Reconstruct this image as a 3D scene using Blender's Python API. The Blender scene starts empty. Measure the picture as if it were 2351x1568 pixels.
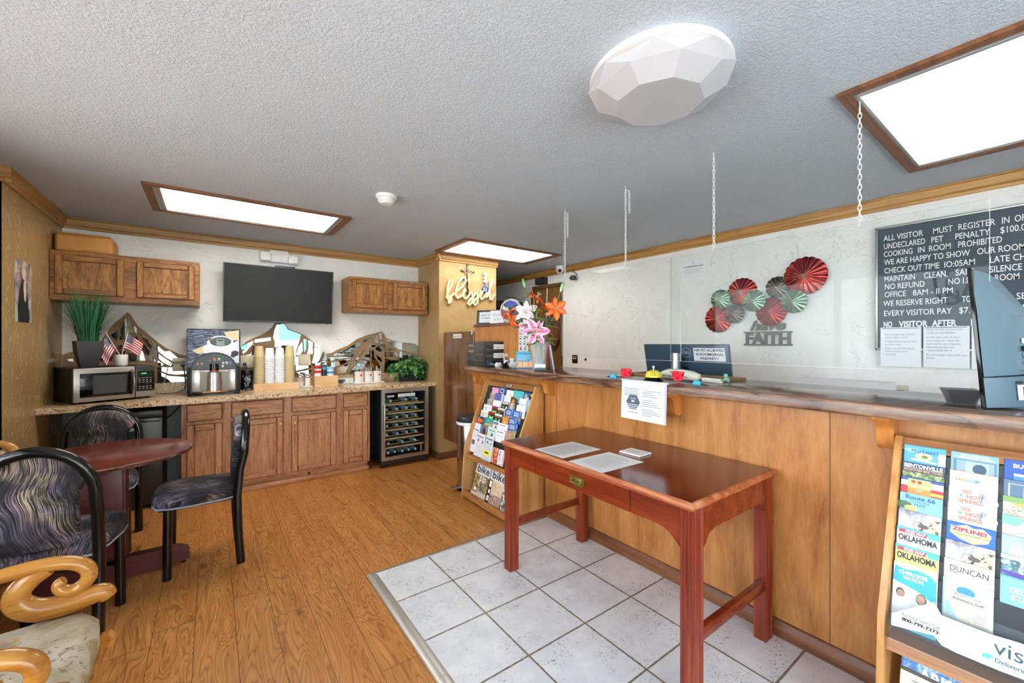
import bpy, bmesh, math, random
from math import sin, cos, pi, radians as R
from mathutils import Vector as V, Matrix as MX
random.seed(11)
S = bpy.context.scene
COL = S.collection
# ------------------------------------------------------------------ camera
cam = bpy.data.cameras.new('camera')
cam.sensor_width = 36.0
cam.lens = 36.0 * 943.0 / 2351.0
cam.shift_y = 1.1 / 2351.0
cam.clip_start = 0.02
cam_o = bpy.data.objects.new('camera', cam)
cam_o.location = (0, 0, 1.38)
cam_o.rotation_euler = (R(90), 0, R(-36.21))
COL.objects.link(cam_o)
S.camera = cam_o
# ------------------------------------------------------------------ view, sampling, sky, daylight
vs = S.view_settings
S.display_settings.display_device = 'sRGB'
vs.view_transform = 'Standard'
vs.look = 'None'
vs.gamma = 1.0
vs.use_curve_mapping = False
vs.exposure = .62
cy = S.cycles
cy.use_denoising = True
cy.max_bounces = 8
cy.diffuse_bounces = 5
cy.glossy_bounces = 4
cy.transmission_bounces = 6
cy.transparent_max_bounces = 16
cy.caustics_reflective = False
cy.caustics_refractive = False
cy.sample_clamp_indirect = 6.0
CEIL = 2.42
w = bpy.data.worlds.new('sky')
S.world = w
w.use_nodes = True
nt = w.node_tree
bg = nt.nodes['Background']
tc = nt.nodes.new('ShaderNodeTexCoord')
sep = nt.nodes.new('ShaderNodeSeparateXYZ')
rp = nt.nodes.new('ShaderNodeValToRGB')
e = rp.color_ramp.elements
e[0].position = 0.45; e[0].color = (.55, .57, .58, 1)
e[1].position = 0.95; e[1].color = (.36, .55, .9, 1)
x = rp.color_ramp.elements.new(0.56); x.color = (.85, .92, 1.0, 1)
mp = nt.nodes.new('ShaderNodeMapRange')
mp.inputs[1].default_value = -1; mp.inputs[2].default_value = 1
nt.links.new(tc.outputs['Generated'], sep.inputs[0])
nt.links.new(sep.outputs['Z'], mp.inputs[0])
nt.links.new(mp.outputs[0], rp.inputs[0])
nt.links.new(rp.outputs[0], bg.inputs[0])
bg.inputs[1].default_value = 8.5

def area(name, loc, rot, sx, sy, power, col=(1, 1, 1), portal=False, spread=180):
    l = bpy.data.lights.new(name, 'AREA')
    l.shape = 'RECTANGLE'; l.size = sx; l.size_y = sy
    l.energy = power; l.color = col; l.spread = R(spread)
    o = bpy.data.objects.new(name, l)
    o.location = loc; o.rotation_euler = rot
    COL.objects.link(o)
    if portal:
        l.cycles.is_portal = True
    return o
sun = bpy.data.lights.new('sun', 'SUN')
sun.energy = 48; sun.angle = R(1.0); sun.color = (1, .96, .9)
sun_o = bpy.data.objects.new('sun', sun)
sun_o.rotation_euler = V((-.35, -.75, 2.0)).to_track_quat('Z', 'Y').to_euler()
COL.objects.link(sun_o)
# daylight through the shop-front glazing behind the camera and the side window
area('daylight_front', (.65, -2.30, 1.31), (R(90), 0, 0), 3.7, 2.0, 1, portal=True)
area('daylight_side', (-1.47, 0.9, 1.42), (0, R(-90), 0), 1.45, 4.5, 1, portal=True)
# ------------------------------------------------------------------ helpers
def lin(h):
    h = h.lstrip('#')
    o = []
    for i in (0, 2, 4):
        v = int(h[i:i + 2], 16) / 255.0
        o.append(v / 12.92 if v <= .04045 else ((v + .055) / 1.055) ** 2.4)
    return (o[0], o[1], o[2], 1.0)

MC = {}
def new_mat(name):
    m = bpy.data.materials.new(name)
    m.use_nodes = True
    b = m.node_tree.nodes['Principled BSDF']
    return m, m.node_tree.nodes, m.node_tree.links, b

def flat(h, rough=.5, metal=0.0, coat=0.0, trans=0.0, emit=0.0, spec=.5):
    k = (h, rough, metal, coat, trans, emit, spec)
    if k in MC:
        return MC[k]
    m, n, l, b = new_mat('paint_' + h.lstrip('#'))
    b.inputs['Base Color'].default_value = lin(h)
    b.inputs['Roughness'].default_value = rough
    b.inputs['Metallic'].default_value = metal
    b.inputs['Coat Weight'].default_value = coat
    b.inputs['Coat Roughness'].default_value = .08
    b.inputs['Transmission Weight'].default_value = trans
    b.inputs['Specular IOR Level'].default_value = spec
    if emit:
        b.inputs['Emission Color'].default_value = lin(h)
        b.inputs['Emission Strength'].default_value = emit
    MC[k] = m
    return m

def node(n, t, **kw):
    x = n.new(t)
    for k, v in kw.items():
        if k.startswith('i_'):
            x.inputs[k[2:].replace('_', ' ')].default_value = v
        else:
            setattr(x, k, v)
    return x

def coords(n, l, scale=(1, 1, 1), rot=(0, 0, 0), loc=(0, 0, 0), src='Object'):
    t = n.new('ShaderNodeTexCoord')
    m = n.new('ShaderNodeMapping')
    m.inputs['Scale'].default_value = scale
    m.inputs['Rotation'].default_value = rot
    m.inputs['Location'].default_value = loc
    l.new(t.outputs[src], m.inputs[0])
    return m.outputs[0]

def ramp(n, l, fac, stops, interp='LINEAR'):
    r = n.new('ShaderNodeValToRGB')
    r.color_ramp.interpolation = interp
    el = r.color_ramp.elements
    while len(el) < len(stops):
        el.new(.5)
    for i, (p, c) in enumerate(stops):
        el[i].position = p
        el[i].color = lin(c) if isinstance(c, str) else (c, c, c, 1)
    l.new(fac, r.inputs[0])
    return r.outputs[0]

def noise(n, l, vec, scale, detail=4, rough=.55, dist=0.0):
    x = n.new('ShaderNodeTexNoise')
    x.inputs['Scale'].default_value = scale
    x.inputs['Detail'].default_value = detail
    x.inputs['Roughness'].default_value = rough
    x.inputs['Distortion'].default_value = dist
    l.new(vec, x.inputs['Vector'])
    return x.outputs['Fac']

def mix(n, l, fac, a, b, mode='MIX'):
    x = n.new('ShaderNodeMix')
    x.data_type = 'RGBA'; x.blend_type = mode
    for s, v in ((0, fac), (6, a), (7, b)):
        if isinstance(v, bpy.types.NodeSocket):
            l.new(v, x.inputs[s])
        elif s == 0:
            x.inputs[0].default_value = v
        else:
            x.inputs[s].default_value = lin(v) if isinstance(v, str) else v
    return x.outputs[2]

def math2(n, l, op, a, b=0.0):
    x = n.new('ShaderNodeMath'); x.operation = op
    for i, v in enumerate((a, b)):
        if isinstance(v, bpy.types.NodeSocket):
            l.new(v, x.inputs[i])
        else:
            x.inputs[i].default_value = v
    return x.outputs[0]

def bump(n, l, b, h, strength=.3, dist=.01):
    x = n.new('ShaderNodeBump')
    x.inputs['Strength'].default_value = strength
    x.inputs['Distance'].default_value = dist
    l.new(h, x.inputs['Height'])
    l.new(x.outputs[0], b.inputs['Normal'])

def wood(name, cs, axis='X', scale=9.0, stretch=14.0, rough=.4, ring=.5, bmp=.08, coat=0.0, wear=None, pores=0.0):
    """grain running along the axis, cs = dark, mid, light; broad cathedral figure mixed with fine pores"""
    k = ('wood', name)
    if k in MC:
        return MC[k]
    m, n, l, b = new_mat(name)
    s = [scale] * 3
    s['XYZ'.index(axis)] = scale / stretch
    vec = coords(n, l, tuple(s))
    f1 = noise(n, l, vec, 1.0, 5, .6, .6)
    big = [v * .35 for v in s]
    vec2 = coords(n, l, tuple(big), loc=(3.1, 1.7, .4))
    d = noise(n, l, vec2, 1.0, 2, .5, .3)
    rings = math2(n, l, 'FRACT', math2(n, l, 'MULTIPLY', d, 9.0))
    tri = math2(n, l, 'ABSOLUTE', math2(n, l, 'SUBTRACT', rings, .5))
    tri = math2(n, l, 'MULTIPLY', tri, 2.0)
    fine = [v * 7 for v in s]
    vec3 = coords(n, l, tuple(fine))
    f3 = noise(n, l, vec3, 1.0, 3, .6)
    g = math2(n, l, 'ADD', math2(n, l, 'MULTIPLY', f1, 1.0 - ring * .5), math2(n, l, 'MULTIPLY', tri, ring * .5))
    g = math2(n, l, 'ADD', math2(n, l, 'MULTIPLY', g, .7), math2(n, l, 'MULTIPLY', f3, .3))
    col = ramp(n, l, g, [(.33, cs[0]), (.5, cs[1]), (.67, cs[2])])
    if pores:
        # open grain: dark cathedral arches and short pores
        d4 = noise(n, l, coords(n, l, tuple(v * .22 for v in s), loc=(.7, 2.3, 5.1)), 1.0, 1.5, .45, .25)
        arch_ = math2(n, l, 'FRACT', math2(n, l, 'MULTIPLY', d4, 26.0))
        ln = ramp(n, l, arch_, [(.0, 1.0), (.16, .55), (.45, 0.0), (1.0, 0.0)])
        p4 = ramp(n, l, noise(n, l, coords(n, l, tuple(v * 9 for v in s)), 1.0, 2, .5), [(.44, 0.0), (.62, 1.0)])
        col = mix(n, l, math2(n, l, 'MULTIPLY', math2(n, l, 'MULTIPLY', ln, math2(n, l, 'ADD', .45, math2(n, l, 'MULTIPLY', p4, .55))), pores), col, cs[0])
        col = mix(n, l, math2(n, l, 'MULTIPLY', p4, pores * .35), col, cs[0])
    if wear:
        wv = noise(n, l, coords(n, l, (14, 14, 5)), 1.0, 6, .7)
        col = mix(n, l, ramp(n, l, wv, [(.66, 0.0), (.70, 1.0)]), col, wear)
    l.new(col, b.inputs['Base Color'])
    b.inputs['Roughness'].default_value = rough
    b.inputs['Coat Weight'].default_value = coat
    b.inputs['Coat Roughness'].default_value = .12
    bump(n, l, b, g, bmp, .004)
    MC[k] = m
    return m

class MB:
    """collects shapes into one mesh"""
    def __init__(self):
        self.bm = bmesh.new()
    def _mi(self, faces, mi):
        for f in faces:
            f.material_index = mi
    def box(self, x0, x1, y0, y1, z0, z1, mi=0, bev=0.0, seg=2, mx=None, emi=None):
        g = bmesh.ops.create_cube(self.bm, size=1.0)
        vs_ = g['verts']
        for v in vs_:
            v.co = V(((x0 + x1) / 2 + v.co.x * (x1 - x0), (y0 + y1) / 2 + v.co.y * (y1 - y0), (z0 + z1) / 2 + v.co.z * (z1 - z0)))
        fs = list({f for v in vs_ for f in v.link_faces})
        self._mi(fs, mi)
        if bev:
            es = list({ed for v in vs_ for ed in v.link_edges})
            r = bmesh.ops.bevel(self.bm, geom=es, offset=bev, segments=seg, profile=.5, affect='EDGES')
            self._mi(r['faces'], mi if emi is None else emi)
            vs_ = list({v for f in r['faces'] for v in f.verts} | {v for v in vs_ if v.is_valid})
        if mx is not None:
            bmesh.ops.transform(self.bm, matrix=mx, verts=vs_)
        return self
    def poly(self, pts, mi=0):
        f = self.bm.faces.new([self.bm.verts.new(p) for p in pts])
        f.material_index = mi
        return f
    def prism(self, pts, d0, d1, axis='Y', mi=0, mx=None):
        """2-D outline extruded along an axis; pts are (X,Z) for Y, (X,Y) for Z, (Y,Z) for X"""
        def P(p, d):
            if axis == 'Y': return V((p[0], d, p[1]))
            if axis == 'Z': return V((p[0], p[1], d))
            return V((d, p[0], p[1]))
        a = [self.bm.verts.new(P(p, d0)) for p in pts]
        b = [self.bm.verts.new(P(p, d1)) for p in pts]
        fs = [self.bm.faces.new(a), self.bm.faces.new(b[::-1])]
        n = len(pts)
        for i in range(n):
            j = (i + 1) % n
            fs.append(self.bm.faces.new((a[j], a[i], b[i], b[j])))
        self._mi(fs, mi)
        bmesh.ops.recalc_face_normals(self.bm, faces=fs)
        if mx is not None:
            bmesh.ops.transform(self.bm, matrix=mx, verts=a + b)
        return self
    def tube(self, pts, r, seg=10, closed=False, cap=True, mi=0, sy=1.0, up=None):
        """round (or flattened, sy) bar swept along points; r may be a list"""
        pts = [V(p) for p in pts]
        n = len(pts)
        rs = r if isinstance(r, (list, tuple)) else [r] * n
        rings = []
        prev = None
        for i, p in enumerate(pts):
            if closed:
                t = pts[(i + 1) % n] - pts[i - 1]
            else:
                t = pts[min(i + 1, n - 1)] - pts[max(i - 1, 0)]
            t = t.normalized() if t.length > 1e-9 else V((0, 0, 1))
            if up is not None:
                u = V(up)
            elif prev is None:
                u = V((0, 0, 1)) if abs(t.z) < .9 else V((1, 0, 0))
            else:
                u = prev
            s_ = t.cross(u)
            if s_.length < 1e-6:
                s_ = t.cross(V((1, .3, 0)))
            s_.normalize()
            u = s_.cross(t).normalized()
            prev = u
            ring = []
            for k in range(seg):
                a = 2 * pi * k / seg
                ring.append(self.bm.verts.new(p + s_ * (cos(a) * rs[i]) + u * (sin(a) * rs[i] * sy)))
            rings.append(ring)
        m = n if closed else n - 1
        for i in range(m):
            a, b = rings[i], rings[(i + 1) % n]
            for k in range(seg):
                f = self.bm.faces.new((a[k], a[(k + 1) % seg], b[(k + 1) % seg], b[k]))
                f.material_index = mi
        if cap and not closed:
            for ring in (rings[0][::-1], rings[-1]):
                f = self.bm.faces.new(ring); f.material_index = mi
        return self
    def cyl(self, p0, p1, r0, r1=None, seg=20, mi=0):
        return self.tube([p0, p1], [r0, r0 if r1 is None else r1], seg, mi=mi)
    def lathe(self, prof, seg=24, at=(0, 0, 0), mi=0, mx=None, wob=None):
        rings = []
        at = V(at)
        for r, z in prof:
            if r < 1e-6:
                rings.append([self.bm.verts.new(at + V((0, 0, z)))])
            else:
                rings.append([self.bm.verts.new(at + V((r * cos(2 * pi * k / seg) * (wob(k, seg) if wob else 1), r * sin(2 * pi * k / seg) * (wob(k, seg) if wob else 1), z))) for k in range(seg)])
        for a, b in zip(rings, rings[1:]):
            for k in range(seg):
                k2 = (k + 1) % seg
                if len(a) == 1 and len(b) == 1:
                    continue
                if len(a) == 1:
                    f = self.bm.faces.new((a[0], b[k2], b[k]))
                elif len(b) == 1:
                    f = self.bm.faces.new((a[k], a[k2], b[0]))
                else:
                    f = self.bm.faces.new((a[k], a[k2], b[k2], b[k]))
                f.material_index = mi
        if mx is not None:
            bmesh.ops.transform(self.bm, matrix=mx, verts=[v for r_ in rings for v in r_])
        return self
    def ball(self, c, r, sc=(1, 1, 1), seg=16, mi=0):
        g = bmesh.ops.create_uvsphere(self.bm, u_segments=seg, v_segments=max(6, seg * 2 // 3), radius=1)
        for v in g['verts']:
            v.co = V((c[0] + v.co.x * r * sc[0], c[1] + v.co.y * r * sc[1], c[2] + v.co.z * r * sc[2]))
        self._mi({f for v in g['verts'] for f in v.link_faces}, mi)
        return self
    def grid(self, rows, mi=0):
        vv = [[self.bm.verts.new(p) for p in r] for r in rows]
        for a, b in zip(vv, vv[1:]):
            for k in range(len(a) - 1):
                f = self.bm.faces.new((a[k], a[k + 1], b[k + 1], b[k])); f.material_index = mi
        return self
    def build(self, name, mats, parent=None, loc=None, rot=None, ang=35, mx=None):
        me = bpy.data.meshes.new(name)
        self.bm.to_mesh(me)
        self.bm.free()
        for m in (mats if isinstance(mats, (list, tuple)) else [mats]):
            me.materials.append(m)
        for p in me.polygons:
            p.use_smooth = True
        me.set_sharp_from_angle(angle=R(ang))
        o = bpy.data.objects.new(name, me)
        COL.objects.link(o)
        if parent: o.parent = parent
        if mx is not None: o.matrix_basis = mx
        if loc: o.location = loc
        if rot: o.rotation_euler = rot
        return o

def tag(o, label, cat, group=None):
    o['label'] = label; o['category'] = cat
    if group: o['group'] = group
    return o
def thing(name, label, cat, loc=(0, 0, 0), rz=0.0, group=None):
    o = bpy.data.objects.new(name, None)
    o.empty_display_size = .05
    COL.objects.link(o)
    o.location = loc; o.rotation_euler = (0, 0, rz)
    return tag(o, label, cat, group)
def struct(name, mb, mats, **k):
    o = mb.build(name, mats, **k)
    o['kind'] = 'structure'
    return o
def dup(root, loc=None, rz=None, label=None, group=None, mx=None):
    r = root.copy(); COL.objects.link(r)
    if mx is not None: r.matrix_basis = mx
    if loc is not None: r.location = loc
    if rz is not None: r.rotation_euler = (0, 0, rz)
    if label: r['label'] = label
    if group: r['group'] = group
    for ch in list(root.children):
        c = ch.copy(); COL.objects.link(c); c.parent = r
        for g in list(ch.children):
            d = g.copy(); COL.objects.link(d); d.parent = c
    return r
def fr(o, xd, yd):
    """frame matrix: origin, local x (reading direction), local y (up on the sheet); z is the outward normal"""
    X = V(xd).normalized(); Y = V(yd).normalized(); Z = X.cross(Y)
    return MX(((X.x, Y.x, Z.x, o[0]), (X.y, Y.y, Z.y, o[1]), (X.z, Y.z, Z.z, o[2]), (0, 0, 0, 1)))
FB = lambda x, y, z: fr((x, y, z), (1, 0, 0), (0, 0, 1))      # sheet on a surface that faces -Y
FW = lambda x, y, z: fr((x, y, z), (0, -1, 0), (0, 0, 1))     # sheet on a surface that faces -X
FIT = []
def text(body, size, mat, parent, x=0, y=0, z=.0006, mx=None, fit=None, align='LEFT', bold=0.0, ext=0.0, shear=0.0, name='lettering', rot=0.0):
    cu = bpy.data.curves.new(name, 'FONT')
    cu.body = body; cu.size = size; cu.align_x = align; cu.offset = bold; cu.extrude = ext; cu.shear = shear
    cu.resolution_u = 3
    cu.materials.append(mat)
    o = bpy.data.objects.new(name, cu)
    COL.objects.link(o)
    if parent: o.parent = parent
    m = MX.Translation((x, y, z)) @ MX.Rotation(rot, 4, 'Z')
    o.matrix_basis = (mx @ m) if mx is not None else m
    if fit: FIT.append((o, fit))
    return o
INK = flat('#22262b', .7)
def sheet(name, label, cat, mx, w, h, t, base, shapes=(), texts=(), group=None, back=None, top=True):
    """flat printed thing: a slab with its printed shapes and words. Origin is its top-left corner, y runs down as negative.
    shapes: (x0,y0,x1,y1,colour) boxes or ([points],colour); texts: (body,x,y,size,colour[,fit[,bold[,align]]])"""
    b = MB().box(0, w, -h, 0, -t, 0, bev=min(t * .3, .0012), seg=1)
    o = b.build(name, base if not isinstance(base, str) else flat(base, .45), mx=mx)
    if label: tag(o, label, cat, group)
    if shapes:
        cols = []; a = MB()
        for i, s_ in enumerate(shapes):
            c = s_[-1]
            if c not in cols: cols.append(c)
            pts = s_[0] if isinstance(s_[0], list) else [(s_[0], s_[1]), (s_[2], s_[1]), (s_[2], s_[3]), (s_[0], s_[3])]
            z = .0003 + .00004 * i
            f = a.poly([(p[0], p[1], z) for p in pts], cols.index(c))
            f.normal_update()
            if f.normal.z < 0: f.normal_flip()
        a.build('printed_art', [c if not isinstance(c, str) else flat(c, .45) for c in cols], o)
    for t_ in texts:
        bo, x_, y_, sz, c = t_[:5]
        text(bo, sz, c if not isinstance(c, str) else flat(c, .5), o, x_, y_, .0009 + .00004 * len(shapes), fit=t_[5] if len(t_) > 5 else None,
             bold=t_[6] if len(t_) > 6 else 0.0, align=t_[7] if len(t_) > 7 else 'LEFT')
    return o
def disc(cx, cy, rx, ry=None, n=20, a0=0, a1=2 * pi):
    ry = rx if ry is None else ry
    return [(cx + rx * cos(a0 + (a1 - a0) * k / n), cy + ry * sin(a0 + (a1 - a0) * k / n)) for k in range(n if abs(a1 - a0) > 6.2 else n + 1)]
def rows(x0, x1, y0, dy, n, h, col, rag=.25):
    """rows of print too small to read"""
    o = []
    for k in range(n):
        x2 = x1 - (x1 - x0) * rag * random.random()
        o.append((x0, y0 - k * dy, x2, y0 - k * dy - h, col))
    return o
# ================================================================== materials of the shell
def mat_planks():
    m, n, l, b = new_mat('laminate_planks')
    t = n.new('ShaderNodeTexCoord')
    s = n.new('ShaderNodeSeparateXYZ'); l.new(t.outputs['Object'], s.inputs[0])
    cx_ = math2(n, l, 'DIVIDE', math2(n, l, 'ADD', s.outputs['X'], .0143 + 16), .1595)
    col = math2(n, l, 'FLOOR', cx_)
    wn = n.new('ShaderNodeTexWhiteNoise'); wn.noise_dimensions = '1D'; l.new(col, wn.inputs['W'])
    cy_ = math2(n, l, 'DIVIDE', math2(n, l, 'ADD', math2(n, l, 'ADD', s.outputs['Y'], 20.0), math2(n, l, 'MULTIPLY', wn.outputs['Value'], 7.3)), 1.22)
    row = math2(n, l, 'FLOOR', cy_)
    cmb = n.new('ShaderNodeCombineXYZ'); l.new(col, cmb.inputs[0]); l.new(row, cmb.inputs[1])
    w2 = n.new('ShaderNodeTexWhiteNoise'); w2.noise_dimensions = '3D'; l.new(cmb.outputs[0], w2.inputs['Vector'])
    ids = n.new('ShaderNodeSeparateXYZ'); l.new(w2.outputs['Color'], ids.inputs[0])
    off = n.new('ShaderNodeVectorMath'); off.operation = 'SCALE'; off.inputs['Scale'].default_value = 40.0
    l.new(w2.outputs['Color'], off.inputs[0])
    add = n.new('ShaderNodeVectorMath'); add.operation = 'ADD'
    l.new(t.outputs['Object'], add.inputs[0]); l.new(off.outputs[0], add.inputs[1])
    def mapped(sc):
        q = n.new('ShaderNodeMapping'); q.inputs['Scale'].default_value = sc
        l.new(add.outputs[0], q.inputs[0]); return q.outputs[0]
    d = noise(n, l, mapped((9, 1.1, 1)), 1.0, 2.6, .5, .6)
    rings = math2(n, l, 'FRACT', math2(n, l, 'MULTIPLY', d, 26.0))
    tri = math2(n, l, 'MULTIPLY', math2(n, l, 'ABSOLUTE', math2(n, l, 'SUBTRACT', rings, .5)), 2.0)
    line = ramp(n, l, tri, [(.0, 0.0), (.3, .62), (.8, 1.0)])
    fine = noise(n, l, mapped((95, 5, 1)), 1.0, 4, .65)
    broad = noise(n, l, mapped((13, 1.1, 1)), 1.0, 4, .6, .4)
    knot = noise(n, l, mapped((7.0, 3.2, 1)), 1.0, 2, .4)
    knot = ramp(n, l, knot, [(.66, 0.0), (.76, 1.0)])
    base = ramp(n, l, broad, [(.28, '#a4632c'), (.5, '#c07d3e'), (.74, '#d29650')])
    base = mix(n, l, math2(n, l, 'MULTIPLY', ids.outputs[0], .30), base, '#8c5020')
    base = mix(n, l, .35, base, ramp(n, l, fine, [(.3, '#98602a'), (.7, '#d39c5c')]))
    dark = mix(n, l, .62, base, '#713a12')
    c = mix(n, l, line, dark, base)
    c = mix(n, l, math2(n, l, 'MULTIPLY', knot, .75), c, '#5a2a10')
    fx = math2(n, l, 'FRACT', cx_); fy = math2(n, l, 'FRACT', cy_)
    ex = math2(n, l, 'LESS_THAN', math2(n, l, 'ABSOLUTE', math2(n, l, 'SUBTRACT', fx, .5)), .4915)
    ey = math2(n, l, 'LESS_THAN', math2(n, l, 'ABSOLUTE', math2(n, l, 'SUBTRACT', fy, .5)), .4988)
    face = math2(n, l, 'MULTIPLY', ex, ey)
    c = mix(n, l, math2(n, l, 'ADD', math2(n, l, 'MULTIPLY', face, .75), .25), '#2e1608', c)
    l.new(c, b.inputs['Base Color'])
    b.inputs['Roughness'].default_value = .3
    b.inputs['Specular IOR Level'].default_value = .42
    h = math2(n, l, 'ADD', math2(n, l, 'MULTIPLY', face, 1.0), math2(n, l, 'MULTIPLY', line, .12))
    bump(n, l, b, h, .25, .002)
    return m

def mat_tiles():
    m, n, l, b = new_mat('pitted_floor_tile')
    t = n.new('ShaderNodeTexCoord')
    s = n.new('ShaderNodeSeparateXYZ'); l.new(t.outputs['Object'], s.inputs[0])
    ux = math2(n, l, 'DIVIDE', math2(n, l, 'ADD', s.outputs['X'], -.069 + 7.04), .352)
    uy = math2(n, l, 'DIVIDE', math2(n, l, 'ADD', s.outputs['Y'], -.003 + 7.04), .352)
    cmb = n.new('ShaderNodeCombineXYZ')
    l.new(math2(n, l, 'FLOOR', ux), cmb.inputs[0]); l.new(math2(n, l, 'FLOOR', uy), cmb.inputs[1])
    w2 = n.new('ShaderNodeTexWhiteNoise'); w2.noise_dimensions = '3D'; l.new(cmb.outputs[0], w2.inputs['Vector'])
    off = n.new('ShaderNodeVectorMath'); off.operation = 'SCALE'; off.inputs['Scale'].default_value = 30.0
    l.new(w2.outputs['Color'], off.inputs[0])
    add = n.new('ShaderNodeVectorMath'); add.operation = 'ADD'
    l.new(t.outputs['Object'], add.inputs[0]); l.new(off.outputs[0], add.inputs[1])
    def mapped(sc, rot=0):
        q = n.new('ShaderNodeMapping'); q.inputs['Scale'].default_value = sc; q.inputs['Rotation'].default_value = (0, 0, rot)
        l.new(add.outputs[0], q.inputs[0]); return q.outputs[0]
    patch = noise(n, l, mapped((5, 9, 1), .7), 1.0, 3, .6, .6)
    pits = noise(n, l, mapped((75, 115, 1), .6), 1.0, 3, .6, .9)
    pm = math2(n, l, 'MULTIPLY', ramp(n, l, pits, [(.57, 0.0), (.62, 1.0)]), ramp(n, l, patch, [(.46, 0.0), (.64, 1.0)]))
    cloud = noise(n, l, mapped((9, 9, 1)), 1.0, 5, .65)
    base = ramp(n, l, cloud, [(.3, '#c9c9cb'), (.55, '#d6d6d7'), (.75, '#e2e1df')])
    base = mix(n, l, math2(n, l, 'MULTIPLY', pm, .8), base, '#62605c')
    ax_ = math2(n, l, 'ABSOLUTE', math2(n, l, 'SUBTRACT', math2(n, l, 'FRACT', ux), .5))
    ay_ = math2(n, l, 'ABSOLUTE', math2(n, l, 'SUBTRACT', math2(n, l, 'FRACT', uy), .5))
    edge = math2(n, l, 'MAXIMUM', ax_, ay_)
    wob = math2(n, l, 'MULTIPLY', math2(n, l, 'SUBTRACT', noise(n, l, t.outputs['Object'], 40, 3), .5), .012)
    edge = math2(n, l, 'ADD', edge, wob)
    gr = ramp(n, l, edge, [(.4865, 0.0), (.4895, 1.0)])
    gcol = ramp(n, l, noise(n, l, t.outputs['Object'], 55, 4), [(.3, '#5d5342'), (.7, '#8a7e68')])
    c = mix(n, l, gr, base, gcol)
    l.new(c, b.inputs['Base Color'])
    b.inputs['Roughness'].default_value = .42
    h = math2(n, l, 'SUBTRACT', 1.0, math2(n, l, 'ADD', gr, math2(n, l, 'MULTIPLY', pm, .35)))
    bump(n, l, b, h, .5, .003)
    return m

def mat_ceiling():
    m, n, l, b = new_mat('knockdown_ceiling_paint')
    v = coords(n, l)
    a = noise(n, l, v, 85, 3, .55, .5)
    p = ramp(n, l, noise(n, l, v, 2.2, 3), [(.4, .55), (.62, 1.0)])
    h = math2(n, l, 'MULTIPLY', ramp(n, l, a, [(.42, 0.0), (.56, 1.0)]), p)
    b.inputs['Base Color'].default_value = lin('#b4bfca')
    b.inputs['Roughness'].default_value = .75
    bump(n, l, b, h, .5, .004)
    return m

def mat_plaster(name, cols, rough, strength=.5, sc=1.0, spec=.5):
    """hand trowelled plaster: broad strokes with ragged ridges"""
    m, n, l, b = new_mat(name)
    v = coords(n, l, (3.2 * sc, 3.2 * sc, 3.2 * sc))
    d = noise(n, l, v, 1.0, 6, .66, 1.8)
    r = math2(n, l, 'FRACT', math2(n, l, 'MULTIPLY', d, 6.0))
    ridge = ramp(n, l, r, [(.0, 0.0), (.035, 1.0), (.10, .15), (.4, 0.0)])
    brk = ramp(n, l, noise(n, l, coords(n, l, (6 * sc,) * 3), 1.0, 3), [(.5, 0.0), (.58, 1.0)])
    fine = noise(n, l, coords(n, l, (14 * sc, 14 * sc, 14 * sc)), 1.0, 5, .6, .6)
    h = math2(n, l, 'ADD', math2(n, l, 'MULTIPLY', ridge, brk), math2(n, l, 'MULTIPLY', fine, .7))
    c = ramp(n, l, d, [(.25, cols[0]), (.5, cols[1]), (.75, cols[2])])
    l.new(c, b.inputs['Base Color'])
    b.inputs['Roughness'].default_value = rough
    b.inputs['Specular IOR Level'].default_value = spec
    bump(n, l, b, h, strength, .012)
    return m

def mat_stucco(name, cols, rough):
    m, n, l, b = new_mat(name)
    v = coords(n, l, (16, 16, 8))
    a = noise(n, l, v, 1.0, 3, .6, 1.6)
    h = ramp(n, l, a, [(.53, 0.0), (.58, 1.0)])
    c = ramp(n, l, noise(n, l, coords(n, l, (2, 2, 2)), 1.0, 4), [(.3, cols[0]), (.55, cols[1]), (.75, cols[2])])
    c = mix(n, l, math2(n, l, 'MULTIPLY', h, .4), c, cols[3])
    l.new(c, b.inputs['Base Color'])
    b.inputs['Roughness'].default_value = rough
    bump(n, l, b, h, .9, .008)
    return m

W_WHITE = mat_plaster('white_trowelled_plaster', ('#e6e5e1', '#ebeae7', '#efeeec'), .6, .55)
W_GOLD = mat_stucco('gold_brown_stucco', ('#97774a', '#a48555', '#b09060', '#cdb484'), .33)
W_TAN = mat_plaster('tan_trowelled_plaster', ('#94764a', '#9f8153', '#aa8c5d'), .55, .5)
T_OAK = wood('honey_oak_moulding', ('#7d5426', '#a2773c', '#b58c52'), 'X', 22, 18, .4, .25)
T_OAKY = wood('honey_oak_moulding_lengthwise', ('#7d5426', '#a2773c', '#b58c52'), 'Y', 22, 18, .4, .25)
DARKW = wood('brown_stained_skirting', ('#3f2412', '#5d3a20', '#74502f'), 'X', 22, 16, .45, .2)
ALU = flat('#b9b8b4', .38, .85)
GREYP = mat_plaster('blue_grey_paint', ('#7f8c94', '#87949c', '#8f9ca3'), .45, .2)

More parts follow.
